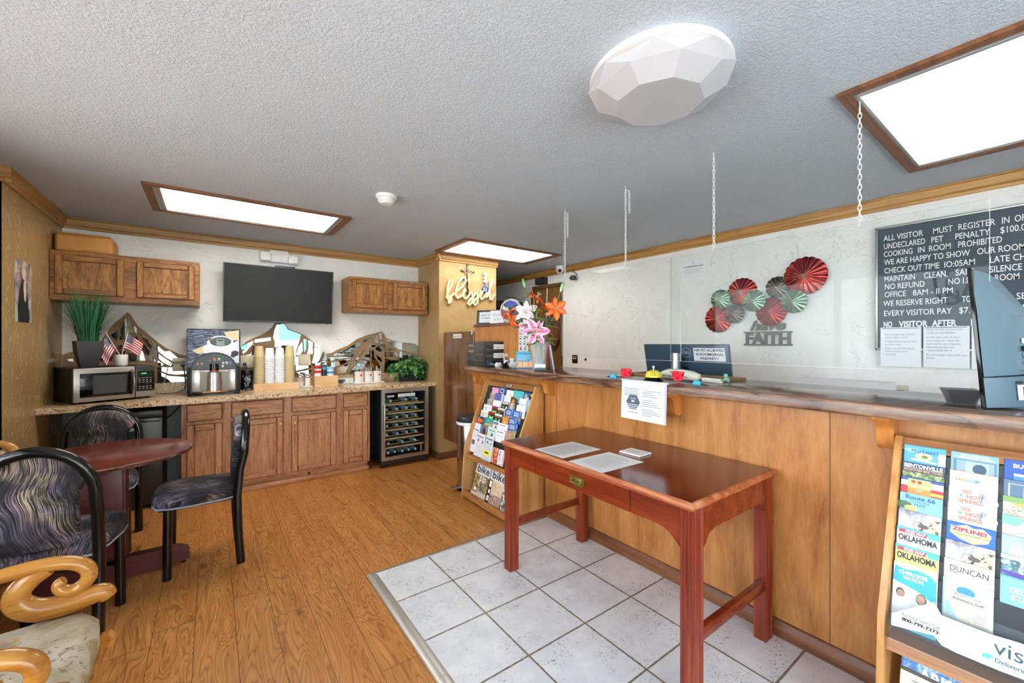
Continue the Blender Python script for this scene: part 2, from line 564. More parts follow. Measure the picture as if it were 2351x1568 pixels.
# ================================================================== floor, walls, ceiling
struct('floor', MB().box(-3.2, 4.05, -2.3, 6.3, -.06, 0), mat_planks())
struct('floor.001', MB().box(.795, 2.16, -2.2, 2.446, .0005, .004), mat_tiles())
def strip():
    b = MB()
    prof = [(0, 0)]
    for k in range(14):
        x_ = .004 + k * .004
        z_ = .002 + .005 * sin(pi * (k + .5) / 14)
        prof += [(x_, z_ + (.0011 if k % 2 else 0))]
    prof += [(.062, 0)]
    b.prism([(.738 + p[0], p[1]) for p in prof], -2.2, 2.466, 'Y')
    pr = [(2.438, 0), (2.441, .006), (2.452, .0075), (2.47, .002), (2.472, 0)]
    b.prism(pr, .745, 2.12, 'X')
    for k in range(11):
        b.ball((.772, 2.40 - k * .29, .0068), .0045, (1, 1, .35), 8)
    return b
struct('trim_1', strip(), ALU)
struct('ceiling', MB().box(-3.2, 4.05, -2.3, 6.3, CEIL, CEIL + .06), mat_ceiling())
struct('wall_back', MB().box(-1.07, 2.2, 4.98, 5.06, 0, CEIL), W_WHITE)
struct('wall_back.001', MB().box(-1.004, 2.149, 4.972, 4.98, 0, .86), GREYP)
wl = MB().box(-1.07, -1.005, 3.762, 4.985, 0, CEIL).box(-1.46, -1.0055, 3.762, 3.83, 0, CEIL)
struct('wall_left', wl, W_GOLD)
struct('wall_pillar', MB().box(2.15, 2.953, 4.38, 6.2, 0, CEIL), W_TAN)
wr = MB()
wr.box(3.95, 4.05, -2.3, 4.20, 0, CEIL).box(3.95, 4.05, 4.88, 6.3, 0, CEIL).box(3.95, 4.05, 4.20, 4.88, 2.21, CEIL)
struct('wall_right', wr, W_WHITE)
struct('wall_rear', MB().box(2.9, 4.05, 6.2, 6.3, 0, CEIL), W_WHITE)
# the window side beyond the recess, and the glazed shop front behind the camera
ws = MB()
ws.box(-1.46, -1.40, -2.3, 3.80, 0, .72).box(-1.46, -1.40, -2.3, 3.80, 2.14, CEIL).box(-1.46, -1.40, 3.1, 3.80, .72, 2.14).box(-1.46, -1.40, -2.3, -1.3, .72, 2.14)
struct('wall_left.001', ws, W_GOLD)
wf = MB()
wf.box(-1.46, 4.05, -2.3, -2.22, 2.28, CEIL).box(-1.46, 4.05, -2.3, -2.22, 0, .35).box(2.45, 4.05, -2.3, -2.22, .35, 2.28).box(-1.46, -1.15, -2.3, -2.22, .35, 2.28)
struct('wall_front', wf, W_WHITE)
def glass_mat():
    m, n, l, b = new_mat('clear_sheet_glass')
    n.remove(b)
    out = n['Material Output']
    tr = n.new('ShaderNodeBsdfTransparent'); tr.inputs[0].default_value = (.97, .985, .98, 1)
    gl = n.new('ShaderNodeBsdfGlossy'); gl.inputs['Roughness'].default_value = .0
    f = n.new('ShaderNodeFresnel'); f.inputs['IOR'].default_value = 1.17
    mx_ = n.new('ShaderNodeMixShader')
    l.new(f.outputs[0], mx_.inputs[0]); l.new(tr.outputs[0], mx_.inputs[1]); l.new(gl.outputs[0], mx_.inputs[2])
    l.new(mx_.outputs[0], out.inputs[0])
    return m
GLASS = glass_mat()
DKALU = flat('#33302c', .4, .6)
def win(name, x, ys, z0, z1, axis):
    b = MB(); g = MB()
    for i, (a, c) in enumerate(zip(ys, ys[1:])):
        for (p, q, r_, s_) in ((a, a + .03, z0, z1), (c - .03, c, z0, z1), (a, c, z0, z0 + .04), (a, c, z1 - .04, z1)):
            if axis == 'X': b.box(x - .025, x + .025, p, q, r_, s_)
            else: b.box(p, q, x - .025, x + .025, r_, s_)
        if axis == 'X': g.box(x - .003, x + .003, a + .03, c - .03, z0 + .04, z1 - .04)
        else: g.box(a + .03, c - .03, x - .003, x + .003, z0 + .04, z1 - .04)
    o = struct(name, b, DKALU)
    g.build('pane', GLASS, o)
win('window_1', -1.43, (-1.3, .15, 1.62, 3.1), .72, 2.14, 'X')
win('window_2', -2.26, (-1.15, .05, 1.25, 2.45), .35, 2.28, 'Y')
# ceiling mouldings
def crown(name, p0, p1, inward, mat):
    """flat stepped moulding from p0 to p1 along a wall, inward = unit vector into the room"""
    b = MB()
    prof = [(0, 2.333), (.012, 2.333), (.016, 2.340), (.016, 2.352), (.03, 2.362), (.034, 2.404), (.046, 2.412), (.046, 2.418), (0, 2.418)]
    a = [b.bm.verts.new((p0[0] + inward[0] * q, p0[1] + inward[1] * q, z)) for q, z in prof]
    c = [b.bm.verts.new((p1[0] + inward[0] * q, p1[1] + inward[1] * q, z)) for q, z in prof]
    k = len(prof)
    for i in range(k):
        b.bm.faces.new((a[i], a[(i + 1) % k], c[(i + 1) % k], c[i]))
    b.bm.faces.new(a[::-1]); b.bm.faces.new(c)
    bmesh.ops.recalc_face_normals(b.bm, faces=b.bm.faces[:])
    return struct(name, b, mat)
crown('trim_2', (-1.005, 4.98), (2.15, 4.98), (0, -1), T_OAK)
crown('trim_3', (-1.005, 3.74), (-1.005, 4.98), (1, 0), T_OAKY)
crown('trim_4', (2.15, 4.335), (2.15, 4.98), (-1, 0), T_OAKY)
crown('trim_5', (2.104, 4.38), (2.966, 4.38), (0, -1), T_OAK)
crown('trim_6', (3.95, -2.2), (3.95, 6.2), (-1, 0), T_OAKY)
crown('trim_7', (-1.40, 3.762), (-.96, 3.762), (0, -1), T_OAK)
struct('baseboard_pillar', MB().box(2.138, 2.15, 4.37, 4.97, 0, .085, bev=.004).box(2.137, 2.96, 4.366, 4.38, 0, .085, bev=.004), DARKW)
struct('baseboard_back', MB().box(1.36, 2.138, 4.958, 4.972, 0, .085, bev=.004), DARKW)
# brown door with its casing in the wall behind the desk
DOORW = wood('brown_door_veneer', ('#5a3c1c', '#7a5529', '#8d6636'), 'Z', 14, 16, .45, .3)
CASE = wood('dark_door_casing', ('#4b3621', '#5f4629', '#6d5233'), 'Z', 18, 16, .5, .2)
d_ = struct('door_1', MB().box(3.975, 4.01, 4.235, 4.845, .01, 2.17), DOORW)
b = MB()
b.box(3.935, 4.0, 4.195, 4.24, 0, 2.215).box(3.935, 4.0, 4.84, 4.885, 0, 2.215).box(3.935, 4.0, 4.24, 4.84, 2.17, 2.215)
b.build('door_frame', CASE, d_)
b = MB().cyl((3.975, 4.29, 1.0), (3.93, 4.29, 1.0), .009).box(3.915, 3.935, 4.29, 4.39, .99, 1.01, bev=.004)
b.build('door_handle', flat('#a89468', .3, .9), d_)
# outside: paved lot and the pale building across it, seen only in the mirrors and panes
struct('ground_outside', MB().box(-30, 25, -30, 20, -.35, -.30), flat('#a7a59f', .9))
eb = thing('building', 'pale two-storey building across the lot, seen in the mirror pieces', 'building', (2.0, -14.0, -.3))
MB().box(-7, 7, -3, 0, 0, 5.2).build('outer_wall', flat('#e6dcc2', .8), eb)
MB().box(-7.3, 7.3, -3.3, .3, 5.2, 5.5).build('roof', flat('#f2f0ea', .7), eb)
for k in range(4):
    f_ = MB().box(-5.6 + k * 3.2, -4.0 + k * 3.2, 0, .05, 1.3, 2.9).build('window', flat('#f4f4f2', .6), eb)
    MB().box(-5.45 + k * 3.2, -4.15 + k * 3.2, .05, .07, 1.45, 2.75).build('pane', flat('#5d8f92', .1), f_)
# ================================================================== ceiling fixtures
FRAME_W = wood('walnut_fixture_frame', ('#4a2a15', '#6c4123', '#855632'), 'X', 24, 16, .45, .3)
def diffuser(tube, lens):
    m, n, l, b = new_mat('lit_prismatic_diffuser')
    v = coords(n, l)
    s = n.new('ShaderNodeSeparateXYZ'); l.new(v, s.inputs[0])
    # two tubes behind the lens
    def tube_at(y0):
        d = math2(n, l, 'ABSOLUTE', math2(n, l, 'SUBTRACT', s.outputs['Y'], y0))
        return ramp(n, l, d, [(.0, 1.0), (.05, .75), (.15, 0.0)])
    t = math2(n, l, 'ADD', tube_at(.15), tube_at(-.15))
    st = math2(n, l, 'ADD', math2(n, l, 'MULTIPLY', t, tube), lens)
    b.inputs['Base Color'].default_value = lin('#e8e6e0')
    b.inputs['Roughness'].default_value = .5
    b.inputs['Emission Color'].default_value = lin('#fffaf0')
    l.new(st, b.inputs['Emission Strength'])
    return m
DIFF = diffuser(1.5, 8.0)
DIFF_DIM = diffuser(0.35, 0.62)
def troffer(label, cx_, cy_, lx, ly, rz=0, dm=None):
    t = thing('ceiling_light', label, 'ceiling light', (cx_, cy_, CEIL), rz, 'framed fluorescent ceiling panels')
    b = MB()
    o, i = (lx / 2, ly / 2), (lx / 2 - .042, ly / 2 - .042)
    for sx in (-1, 1):
        b.prism([(sx * i[0], i[1]), (sx * o[0], o[1]), (sx * o[0], -o[1]), (sx * i[0], -i[1])], -.016, .002, 'Z')
        b.prism([(i[0], sx * i[1]), (o[0], sx * o[1]), (-o[0], sx * o[1]), (-i[0], sx * i[1])], -.016, .002, 'Z')
    b.build('frame', FRAME_W, t)
    b = MB()
    for sx in (-1, 1):
        for q in (0, .024):
            b.box(min(sx * (i[0] - .004 - q), sx * (i[0] - .024 - q)), max(sx * (i[0] - .004 - q), sx * (i[0] - .024 - q)), -i[1], i[1], -.010, -.004, bev=.002)
        b.box(-i[0], i[0], min(sx * i[1], sx * (i[1] - .014)), max(sx * i[1], sx * (i[1] - .014)), -.009, -.004)
    b.build('channel', flat('#b4b8b8', .35, .7), t)
    MB().box(-i[0] + .05, i[0] - .05, -i[1] + .012, i[1] - .012, -.006, -.001).build('diffuser', dm or DIFF, t)
    return t
troffer('long lit ceiling panel in walnut frame above the kitchen counter', .288, 3.89, 1.31, .69)
troffer('lit ceiling panel in walnut frame beside the tan pillar', 2.70, 3.93, 1.31, .69)
troffer('lit ceiling panel in walnut frame above the desk clerk side', 2.77, .242, 1.31, .69, dm=DIFF_DIM)
# faceted drum light
t = thing('ceiling_light', 'white faceted diamond-cut flush ceiling lamp, unlit', 'ceiling light', (1.40, .95, CEIL), .2)
MB().lathe([(0, 0), (.255, 0), (.262, -.012), (.262, -.03), (.24, -.034)], 48).build('base_ring', flat('#e4e4e4', .4), t)
b = MB()
R0 = [b.bm.verts.new((.268 * cos(2 * pi * k / 9), .268 * sin(2 * pi * k / 9), -.042)) for k in range(9)]
Rt = [b.bm.verts.new((.235 * cos(2 * pi * k / 9), .235 * sin(2 * pi * k / 9), -.022)) for k in range(9)]
R1 = [b.bm.verts.new((.245 * cos(2 * pi * (k + .5) / 9), .245 * sin(2 * pi * (k + .5) / 9), -.075)) for k in range(9)]
R2 = [b.bm.verts.new((.165 * cos(2 * pi * (k + .5) / 9), .165 * sin(2 * pi * (k + .5) / 9), -.118)) for k in range(9)]
for k in range(9):
    j = (k + 1) % 9
    b.bm.faces.new((Rt[k], Rt[j], R0[j], R0[k]))
    b.bm.faces.new((R0[k], R0[j], R1[k]))
    b.bm.faces.new((R0[j], R1[j], R1[k]))
    b.bm.faces.new((R1[k], R1[j], R2[j], R2[k])) if False else (b.bm.faces.new((R1[k], R1[j], R2[k])), b.bm.faces.new((R1[j], R2[j], R2[k])))
b.bm.faces.new(R2[::-1])
bmesh.ops.recalc_face_normals(b.bm, faces=b.bm.faces[:])
b.build('faceted_shade', flat('#b4b6bc', .35, 0, .2), t, ang=5)
t = thing('smoke_detector', 'round white smoke detector on the ceiling', 'smoke detector', (1.005, 2.886, CEIL))
MB().lathe([(0, 0), (.072, 0), (.072, -.02), (.065, -.026)], 32).build('base', flat('#e8e8e6', .4), t)
MB().lathe([(.062, -.022), (.06, -.04), (.045, -.052), (.04, -.06), (0, -.062)], 32).build('cover', flat('#e2e2e0', .4), t)
# ================================================================== breakfast counter on the back wall
OAKB = wood('reddish_oak_cabinet_upright', ('#8a5030', '#c08a62', '#cf9f78'), 'Z', 24, 9, .42, .2, pores=.6)
OAKBX = wood('reddish_oak_cabinet_cross', ('#8a5030', '#c08a62', '#cf9f78'), 'X', 24, 9, .42, .2, pores=.6)
OAKU = wood('golden_oak_cabinet_upright', ('#4f2c0e', '#99652c', '#b17d3e'), 'Z', 24, 9, .38, .2, pores=.9)
OAKUX = wood('golden_oak_cabinet_cross', ('#4f2c0e', '#935f28', '#a97639'), 'X', 24, 9, .38, .2, pores=.9)
EDGE_D = wood('shadow_darkened_routed_edge', ('#3f2210', '#5f3920', '#744a2c'), 'X', 30, 6, .5, .1)  # dark bevel colour paints in the shadow lines around drawers and door rails
STEEL = flat('#c4c3c0', .28, .95)
BRUSH = flat('#a9a29b', .36, .9)
BLACK = flat('#141516', .35)
BLKG = flat('#0b0c0d', .12)
WHITEP = flat('#e6e6e4', .4)
BRASS = flat('#c9a659', .3, .9)
CHROME = flat('#dcdcdc', .1, 1.0)
def granite():
    m, n, l, b = new_mat('speckled_brown_laminate')
    v = coords(n, l)
    a = noise(n, l, v, 38, 6, .7, .7)
    c = ramp(n, l, a, [(.3, '#3a2c24'), (.40, '#82573a'), (.47, '#c9a277'), (.55, '#d9c8ae'), (.62, '#b98a5c'), (.72, '#5c4030')])
    k = ramp(n, l, noise(n, l, v, 120, 4, .7), [(.36, 0.0), (.42, 1.0)])
    c = mix(n, l, k, '#352821', c)
    l.new(c, b.inputs['Base Color'])
    b.inputs['Roughness'].default_value = .22
    return m
GRAN = granite()
WT = .905
t = thing('kitchen_worktop', 'long speckled brown laminate worktop running along the back wall', 'worktop', (0, 0, 0))
MB().prism([(-1.004, 4.326), (2.149, 4.455), (2.149, 4.967), (-1.004, 4.967)], .862, WT, 'Z').build('worktop_slab', GRAN, t)
struct('trim_8', MB().box(-1.003, 2.148, 4.968, 4.9795, WT, 1.0), GRAN)
def door(parent, x0, x1, z0, z1, y, mu, mxx, rail=.05, knob=None, name='door'):
    b = MB()
    for (p, q, r_, s_) in ((x0, x0 + rail, z0, z1), (x1 - rail, x1, z0, z1)):
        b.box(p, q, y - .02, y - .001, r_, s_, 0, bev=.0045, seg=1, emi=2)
    for (r_, s_) in ((z0, z0 + rail), (z1 - rail, z1)):
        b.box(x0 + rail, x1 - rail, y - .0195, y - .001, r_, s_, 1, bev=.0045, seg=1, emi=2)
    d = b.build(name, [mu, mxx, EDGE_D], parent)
    MB().box(x0 + rail, x1 - rail, y - .008, y - .001, z0 + rail, z1 - rail).build('panel', mu, d)
    if knob:
        MB().lathe([(.012, 0), (.011, .006), (.006, .01), (.012, .018), (.010, .024), (0, .026)], 16, mx=MX.Translation((knob[0], y - .02, knob[1])) @ MX.Rotation(R(90), 4, 'X')).build('knob', BRASS, d)
    return d
t = thing('base_cabinet', 'reddish oak base cabinet with four drawers over four doors under the worktop', 'cabinet', (.59, 4.5, 0))
ox = -.59
def off(o): o.location = (-.59, -4.5, 0); return o
b = MB().box(-.207, 1.385, 4.5, 4.965, .095, .861)
off(b.build('body', OAKB, t))
b = MB().box(-.207, 1.362, 4.515, 4.96, 0, .095).box(-.207, 1.375, 4.495, 4.515, 0, .048, bev=.006)
off(b.build('plinth', OAKBX, t))
MB().cyl((.789 - .59, .0155, .066), (.789 - .59, .0135, .066), .013).build('cable_hole', BLACK, t)
for x0, x1, z0, z1 in ((-.171, .08, .690, .838), (.147, .558, .695, .836), (.629, 1.038, .695, .838), (1.107, 1.357, .697, .840)):
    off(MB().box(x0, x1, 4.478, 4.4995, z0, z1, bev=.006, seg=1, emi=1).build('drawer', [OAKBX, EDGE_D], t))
for x0, x1, kb in ((-.171, .08, None), (.147, .558, (.533, .598)), (.629, 1.038, (.656, .596)), (1.107, 1.357, None)):
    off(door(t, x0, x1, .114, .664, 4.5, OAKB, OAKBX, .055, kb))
def upper(label, x0, x1, z0, z1, doors):
    t = thing('wall_cabinet', label, 'cabinet', ((x0 + x1) / 2, 4.64, z0), group='oak wall cabinets')
    dx = -(x0 + x1) / 2
    o = MB().box(x0, x1, 4.64, 4.979, z0, z1, bev=.003, seg=1).build('body', OAKUX, t); o.location = (dx, -4.64, -z0)
    for a, c, p, q in doors:
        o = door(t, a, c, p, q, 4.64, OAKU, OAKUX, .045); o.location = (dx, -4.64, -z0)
upper('long oak wall cabinet with two doors against the gold wall', -1.003, -.088, 1.706, 2.093, ((-.974, -.581, 1.752, 2.058), (-.505, -.119, 1.752, 2.056)))
upper('short oak wall cabinet with two doors beside the tan pillar', 1.208, 2.125, 1.710, 2.096, ((1.231, 1.624, 1.758, 2.068), (1.695, 2.094, 1.758, 2.066)))
# cardboard carton on the long cabinet
CARD = mat_plaster('worn_cardboard', ('#b07a3c', '#bd8745', '#c79352'), .7, .15)
t = thing('cardboard_box', 'worn brown cardboard box lying on top of the long wall cabinet', 'box', (-.82, 4.82, 2.094))
MB().box(-.168, .165, -.14, .13, 0, .146, bev=.028, seg=4).build('carton', CARD, t)
MB().box(-.172, .15, -.142, .132, .138, .150, bev=.004).build('top_flap', flat('#a8733a', .75), t)
# television
def tvscreen():
    m, n, l, b = new_mat('switched_off_screen')
    b.inputs['Base Color'].default_value = lin('#1d1d1f'); b.inputs['Roughness'].default_value = .36
    b.inputs['Specular IOR Level'].default_value = .2
    return m
t = thing('television', 'switched-off flat black television tilted on the back wall', 'television', (.582, 4.84, 1.58))
tm = MX.Rotation(R(7), 4, 'X')
MB().box(-.492, .492, -.012, .022, 0, .565, bev=.006, mx=tm).build('cabinet', BLACK, t)
MB().box(-.480, .480, -.0135, -.0115, .017, .553, mx=tm).build('screen', tvscreen(), t)
b = MB()
for (p, q, r_, s_) in ((-.492, -.481, 0, .565), (.481, .492, 0, .565), (-.492, .492, 0, .016), (-.492, .492, .554, .565)):
    b.box(p, q, -.018, -.010, r_, s_, bev=.002, mx=tm)
b.box(-.05, .03, -.018, 0, -.012, .002, bev=.003, mx=tm)
b.build('bezel', flat('#26302f', .3), t)
MB().box(-.06, .12, .0, .03, .56, .58, bev=.004, mx=tm).build('mount_cap', BLACK, t)
MB().box(-.15, .15, .02, .134, .2, .4).build('wall_mount', BLACK, t)
MB().box(.43, .45, -.018, -.012, -.006, .001, mx=tm).build('standby_light', flat('#c01820', .3, emit=.6), t)
# twin-head emergency light
t = thing('emergency_light', 'white twin-head emergency light above the television', 'emergency light', (.58, 4.979, 2.21))
MB().box(-.088, .085, -.05, 0, .005, .128, bev=.006).build('housing', WHITEP, t)
LEDM = flat('#f2f2f0', .25, spec=.8)
for sx, z in ((-.128, .055), (.126, .046)):
    h = MB().box(sx - .05, sx + .05, -.085, -.05, z - .048, z + .048, bev=.014, seg=3).build('lamp_head', WHITEP, t)
    b = MB()
    for i in range(3):
        for j in range(3):
            b.ball((sx - .028 + i * .028, -.086, z - .028 + j * .028), .009, (1, .4, 1), 8)
    b.build('led', LEDM, h)
# mirror mosaic of three mountains
OUTM = [(-1001,1272),(-958,1296),(-912,1303),(-842,1295),(-797,1324),(-748,1437),(-680,1553),(-638,1600),(-601,1644),(-584,1629),(-572,1602),(-549,1556),(-529,1518),(-479,1471),(-434,1420),(-388,1368),(-342,1328),(-296,1299),(-242,1266),(-194,1248),(-102,1184),(17,1163),(122,1229),(238,1328),(290,1385),(342,1416),(419,1453),(477,1494),(513,1531),(541,1582),(630,1585),(650,1544),(679,1511),(784,1475),(840,1443),(893,1395),(950,1351),(991,1307),(1027,1263),(1063,1248),(1109,1257),(1166,1291),(1285,1340),(1383,1416),(1510,1464),(1598,1486),(1677,1508),(1698,1476),(1725,1434),(1801,1402),(1913,1375),(2056,1364),(2103,1353),(2147,1319)]
CELLS = [[(-594,1616),(-579,1563),(-564,1472),(-573,1460),(-587,1466),(-602,1391),(-604,1522)],[(-610,1601),(-606,1539),(-610,1414),(-635,1397),(-650,1403),(-643,1493),(-625,1556)],[(-660,1479),(-662,1442),(-672,1386),(-709,1442)],[(-745,1358),(-765,1314),(-773,1303),(-761,1347)],[(-676,1341),(-701,1218),(-777,1220),(-749,1291),(-717,1347)],[(-635,1357),(-639,1318),(-660,1312),(-664,1341)],[(-672,1290),(-660,1301),(-602,1300),(-602,1210),(-680,1212)],[(-560,1529),(-539,1501),(-539,1455),(-554,1472)],[(-547,1443),(-526,1403),(-509,1345),(-483,1212),(-517,1213),(-539,1340)],[(-594,1300),(-543,1334),(-519,1207),(-585,1209)],[(-517,1472),(-478,1432),(-448,1357),(-377,1256),(-295,1183),(-304,1154),(-359,1191),(-421,1269),(-474,1357),(-513,1438)],[(-457,1418),(-421,1386),(-377,1321),(-313,1255),(-258,1200),(-272,1188),(-341,1238),(-412,1316)],[(-519,1392),(-478,1345),(-448,1287),(-412,1204),(-452,1205),(-496,1311)],[(-496,1305),(-461,1206),(-478,1206)],[(-395,1210),(-354,1173),(-377,1156),(-399,1186)],[(-401,1148),(-354,1147),(-258,1140),(-192,1150),(-192,1077),(-267,1074),(-322,1086),(-399,1128)],[(-399,1116),(-322,1065),(-192,1047),(-192,992),(-399,1001)],[(-354,1291),(-313,1297),(-253,1230),(-276,1213)],[(-971,1236),(-938,1240),(-934,1213),(-964,1220)],[(561,1570),(623,1578),(660,1513),(788,1461),(772,1394),(740,1286),(729,1130),(535,1113),(540,1382),(525,1429),(535,1499)],[(500,1429),(505,1394),(356,1371),(361,1405)],[(347,1394),(342,1359),(299,1303),(247,1303),(242,1332)],[(327,1354),(289,1286),(261,1258),(253,1281)],[(352,1359),(352,1120),(247,1123),(247,1236),(327,1257)],[(799,1382),(805,1285),(778,1237),(740,1238),(761,1322)],[(813,1413),(843,1407),(838,1297),(819,1261)],[(858,1401),(905,1376),(905,1247),(849,1248),(863,1321)],[(924,1376),(990,1326),(1050,1245),(1043,1182),(899,1149),(919,1247)],[(734,1220),(877,1229),(882,1100),(740,1069)],[(894,1131),(1043,1163),(1048,1094),(967,1097)],[(740,1051),(888,1076),(882,1002),(756,1033)],[(1633,1481),(1671,1496),(1675,1397),(1644,1397)],[(1565,1442),(1625,1469),(1629,1397),(1656,1305),(1606,1359),(1567,1412)],[(1554,1434),(1542,1400),(1479,1385),(1439,1374),(1450,1396)],[(1428,1378),(1406,1333),(1313,1290),(1195,1262),(1292,1315),(1370,1363)],[(1406,1318),(1378,1282),(1229,1232),(1110,1222),(1157,1255),(1285,1279)],[(1374,1259),(1321,1201),(1195,1184),(1063,1162),(1063,1202),(1223,1217)],[(1313,1187),(1264,1142),(1127,1091),(1063,1088),(1063,1147),(1209,1168)],[(1352,1190),(1299,1125),(1254,1028),(1161,1010),(1130,1073),(1271,1126)],[(1487,1306),(1406,1200),(1328,1095),(1271,1031),(1349,1134),(1381,1196),(1450,1277)],[(1537,1287),(1528,1088),(1356,1016),(1289,1012),(1338,1080),(1450,1191)],[(1551,1279),(1575,1279),(1582,1192),(1641,1122),(1671,1010),(1548,1045)],[(1569,1385),(1595,1332),(1584,1317),(1527,1329)],[(1618,1328),(1683,1274),(1652,1259),(1595,1290)],[(1597,1241),(1668,1175),(1677,1132),(1623,1170)],[(1691,1366),(1761,1308),(1848,1280),(1714,1279)],[(1726,1416),(1816,1389),(1946,1366),(2096,1353),(2137,1309),(2137,1216),(1881,1291),(1785,1339)],[(1710,1258),(1855,1256),(1877,1209),(1710,1193)],[(1901,1267),(1995,1234),(2137,1191),(2137,1066),(1901,1074),(1893,1212)],[(1710,1177),(1881,1150),(2137,1050),(2137,989),(1702,1008),(1710,1127)],[(1648,1381),(1679,1385),(1698,1285),(1664,1343)],[(1046,1172),(1046,1144),(901,1146),(895,1159)]]
GROUT = mat_plaster('brown_mortar', ('#83694b', '#8f7353', '#9a7f5e'), .8, .35, 2.0)
def mirror_mat():
    m, n, l, b = new_mat('silvered_mirror')
    b.inputs['Base Color'].default_value = lin('#b9c6c6'); b.inputs['Metallic'].default_value = 1
    b.inputs['Roughness'].default_value = .02
    return m
MIRR = mirror_mat()
t = thing('mirror_mosaic', 'mosaic of cut mirror pieces in brown mortar shaped like three mountains', 'wall mosaic', (0, 4.98, 1.0))
MB().prism([(p[0] / 1000, p[1] / 1000 - 1.0) for p in OUTM] + [(2.135, .002), (-.995, .002)], -.011, -.001, 'Y').build('mortar', GROUT, t)
for c in CELLS:
    a = random.uniform(-.012, .012); a2 = random.uniform(-.012, .012)
    cxm = sum(p[0] for p in c) / len(c) / 1000; czm = sum(p[1] for p in c) / len(c) / 1000 - 1.0
    pts = [((p[0] / 1000 - cxm) , max(.004, p[1] / 1000 - 1.0) - czm) for p in c]
    o = MB().prism(pts, -.003, .004, 'Y').build('mirror_piece', MIRR, t)
    o.location = (cxm, -.0135, czm); o.rotation_euler = (a, 0, a2)
# outlets
IVORY = flat('#d9cfb4', .4)
def outlet(label, x, z, dark=False):
    t = thing('wall_outlet', label, 'outlet', (x, 4.9665, z), group='outlets among the mirror pieces')
    MB().box(-.058, .058, -.006, 0, -.062, .062, bev=.004).build('plate', IVORY, t)
    for sx in (-.024, .024):
        f = MB()
        for sz in (-.021, .021):
            f.lathe([(0, 0), (.015, 0), (.016, .002), (0, .003)], 18, mx=MX.Translation((sx, -.006, sz)) @ MX.Rotation(R(90), 4, 'X'))
        o = f.build('receptacle', flat('#e8dfc8', .4), t)
        s_ = MB()
        for sz in (-.021, .021):
            for q in (-.0055, .0055):
                s_.box(sx + q - .001, sx + q + .001, -.0098, -.008, sz + .001, sz + .008)
            s_.ball((sx, -.0092, sz - .006), .002, seg=8)
        s_.build('slot', BLACK, o)
outlet('four-socket ivory outlet just right of the coffee machine', .294, 1.184)
outlet('four-socket ivory outlet above the salt and sugar shakers', .818, 1.183)
outlet('four-socket ivory outlet holding plugs, between microwave and coffee machine', -.236, 1.168)
def cord(name, label, pts, r=.0035, m=BLACK, plug=None):
    b = MB().tube(pts, r, 8)
    if plug:
        b.box(plug[0] - .014, plug[0] + .014, plug[1] - .03, plug[1], plug[2] - .012, plug[2] + .012, bev=.004)
    return tag(b.build(name, m), label, 'cord')
cord('power_cord', 'black power cord hanging from the outlet behind the microwave', [(-.215, 4.925, 1.15), (-.205, 4.92, 1.11), (-.2, 4.92, 1.05), (-.195, 4.92, .98), (-.205, 4.91, .93), (-.26, 4.89, .911), (-.36, 4.87, .910)], plug=(-.215, 4.957, 1.158))
cord('power_cord', 'short black cord running from the outlet down to the black jug', [(.276, 4.93, 1.155), (.286, 4.925, 1.13), (.292, 4.9, 1.105)], plug=(.272, 4.957, 1.158))
tag(MB().box(-.3, -.2, 4.915, 4.9565, 1.182, 1.203, bev=.008).build('plug_adapter', flat('#8a8c8c', .4)), 'grey plug adapter in the outlet beside the coffee machine', 'plug')
cord('adapter_cable', 'thin pale cable trailing from the grey adapter to the microwave', [(-.3, 4.93, 1.19), (-.325, 4.93, 1.15), (-.34, 4.92, 1.05), (-.36, 4.91, .97), (-.39, 4.86, .93)], .002, flat('#cfcabf', .5))
# microwave, set at an angle in the corner
t = thing('microwave', 'stainless front microwave angled into the corner of the worktop', 'microwave', (-.671, 4.652, WT), R(27))
t.scale = (.943, 1.0, .943)
MWO = t
MB().box(-.265, .265, -.105, .26, .012, .292, bev=.006).build('body', flat('#17171a', .4), t)
b = MB()
for k in range(6):
    b.box(-.2662, -.2655, -.04, .05, .05 + k * .014, .055 + k * .014)
b.build('vent', BLACK, t)
d_ = MB().box(-.265, .122, -.132, -.106, .016, .290, bev=.008).build('door', BRUSH, t)
MB().box(-.228, .105, -.1335, -.1315, .052, .247, bev=.0008).build('window', BLKG, d_)
MB().box(-.15, .06, -.1342, -.1337, .075, .225).build('mesh_screen', flat('#3a3c3e', .35), d_)
MB().tube([(.098, -.134, .045), (.100, -.158, .07), (.101, -.168, .15), (.100, -.158, .235), (.098, -.134, .262)], .013, 12, sy=.55, up=(1, 0, 0)).build('handle', STEEL, d_)
p_ = MB().box(.124, .265, -.131, -.106, .016, .290, bev=.006).build('control_panel', flat('#35302e', .35), t)
MB().box(.136, .256, -.1325, -.1305, .075, .243, bev=.0008).build('keypad', BLKG, p_)
MB().box(.126, .263, -.1322, -.1305, .02, .068).build('open_button', BRUSH, p_)
bm_ = MB()
for i in range(4):
    for j in range(6):
        if j == 2: continue
        bm_.box(.148 + i * .026, .160 + i * .026, -.1332, -.1326, .088 + j * .019, .092 + j * .019)
bm_.build('key_mark', flat('#c9cdd0', .5), p_)
text('0:43', .020, flat('#39e060', .5, emit=1.2), p_, mx=FB(.168, -.1336, .218), bold=.0003, name='clock_digits')
b = MB()
for sx in (-.23, .23):
    for sy in (-.09, .22):
        b.cyl((sx, sy, 0), (sx, sy, .014), .012)
b.build('foot', BLACK, t)
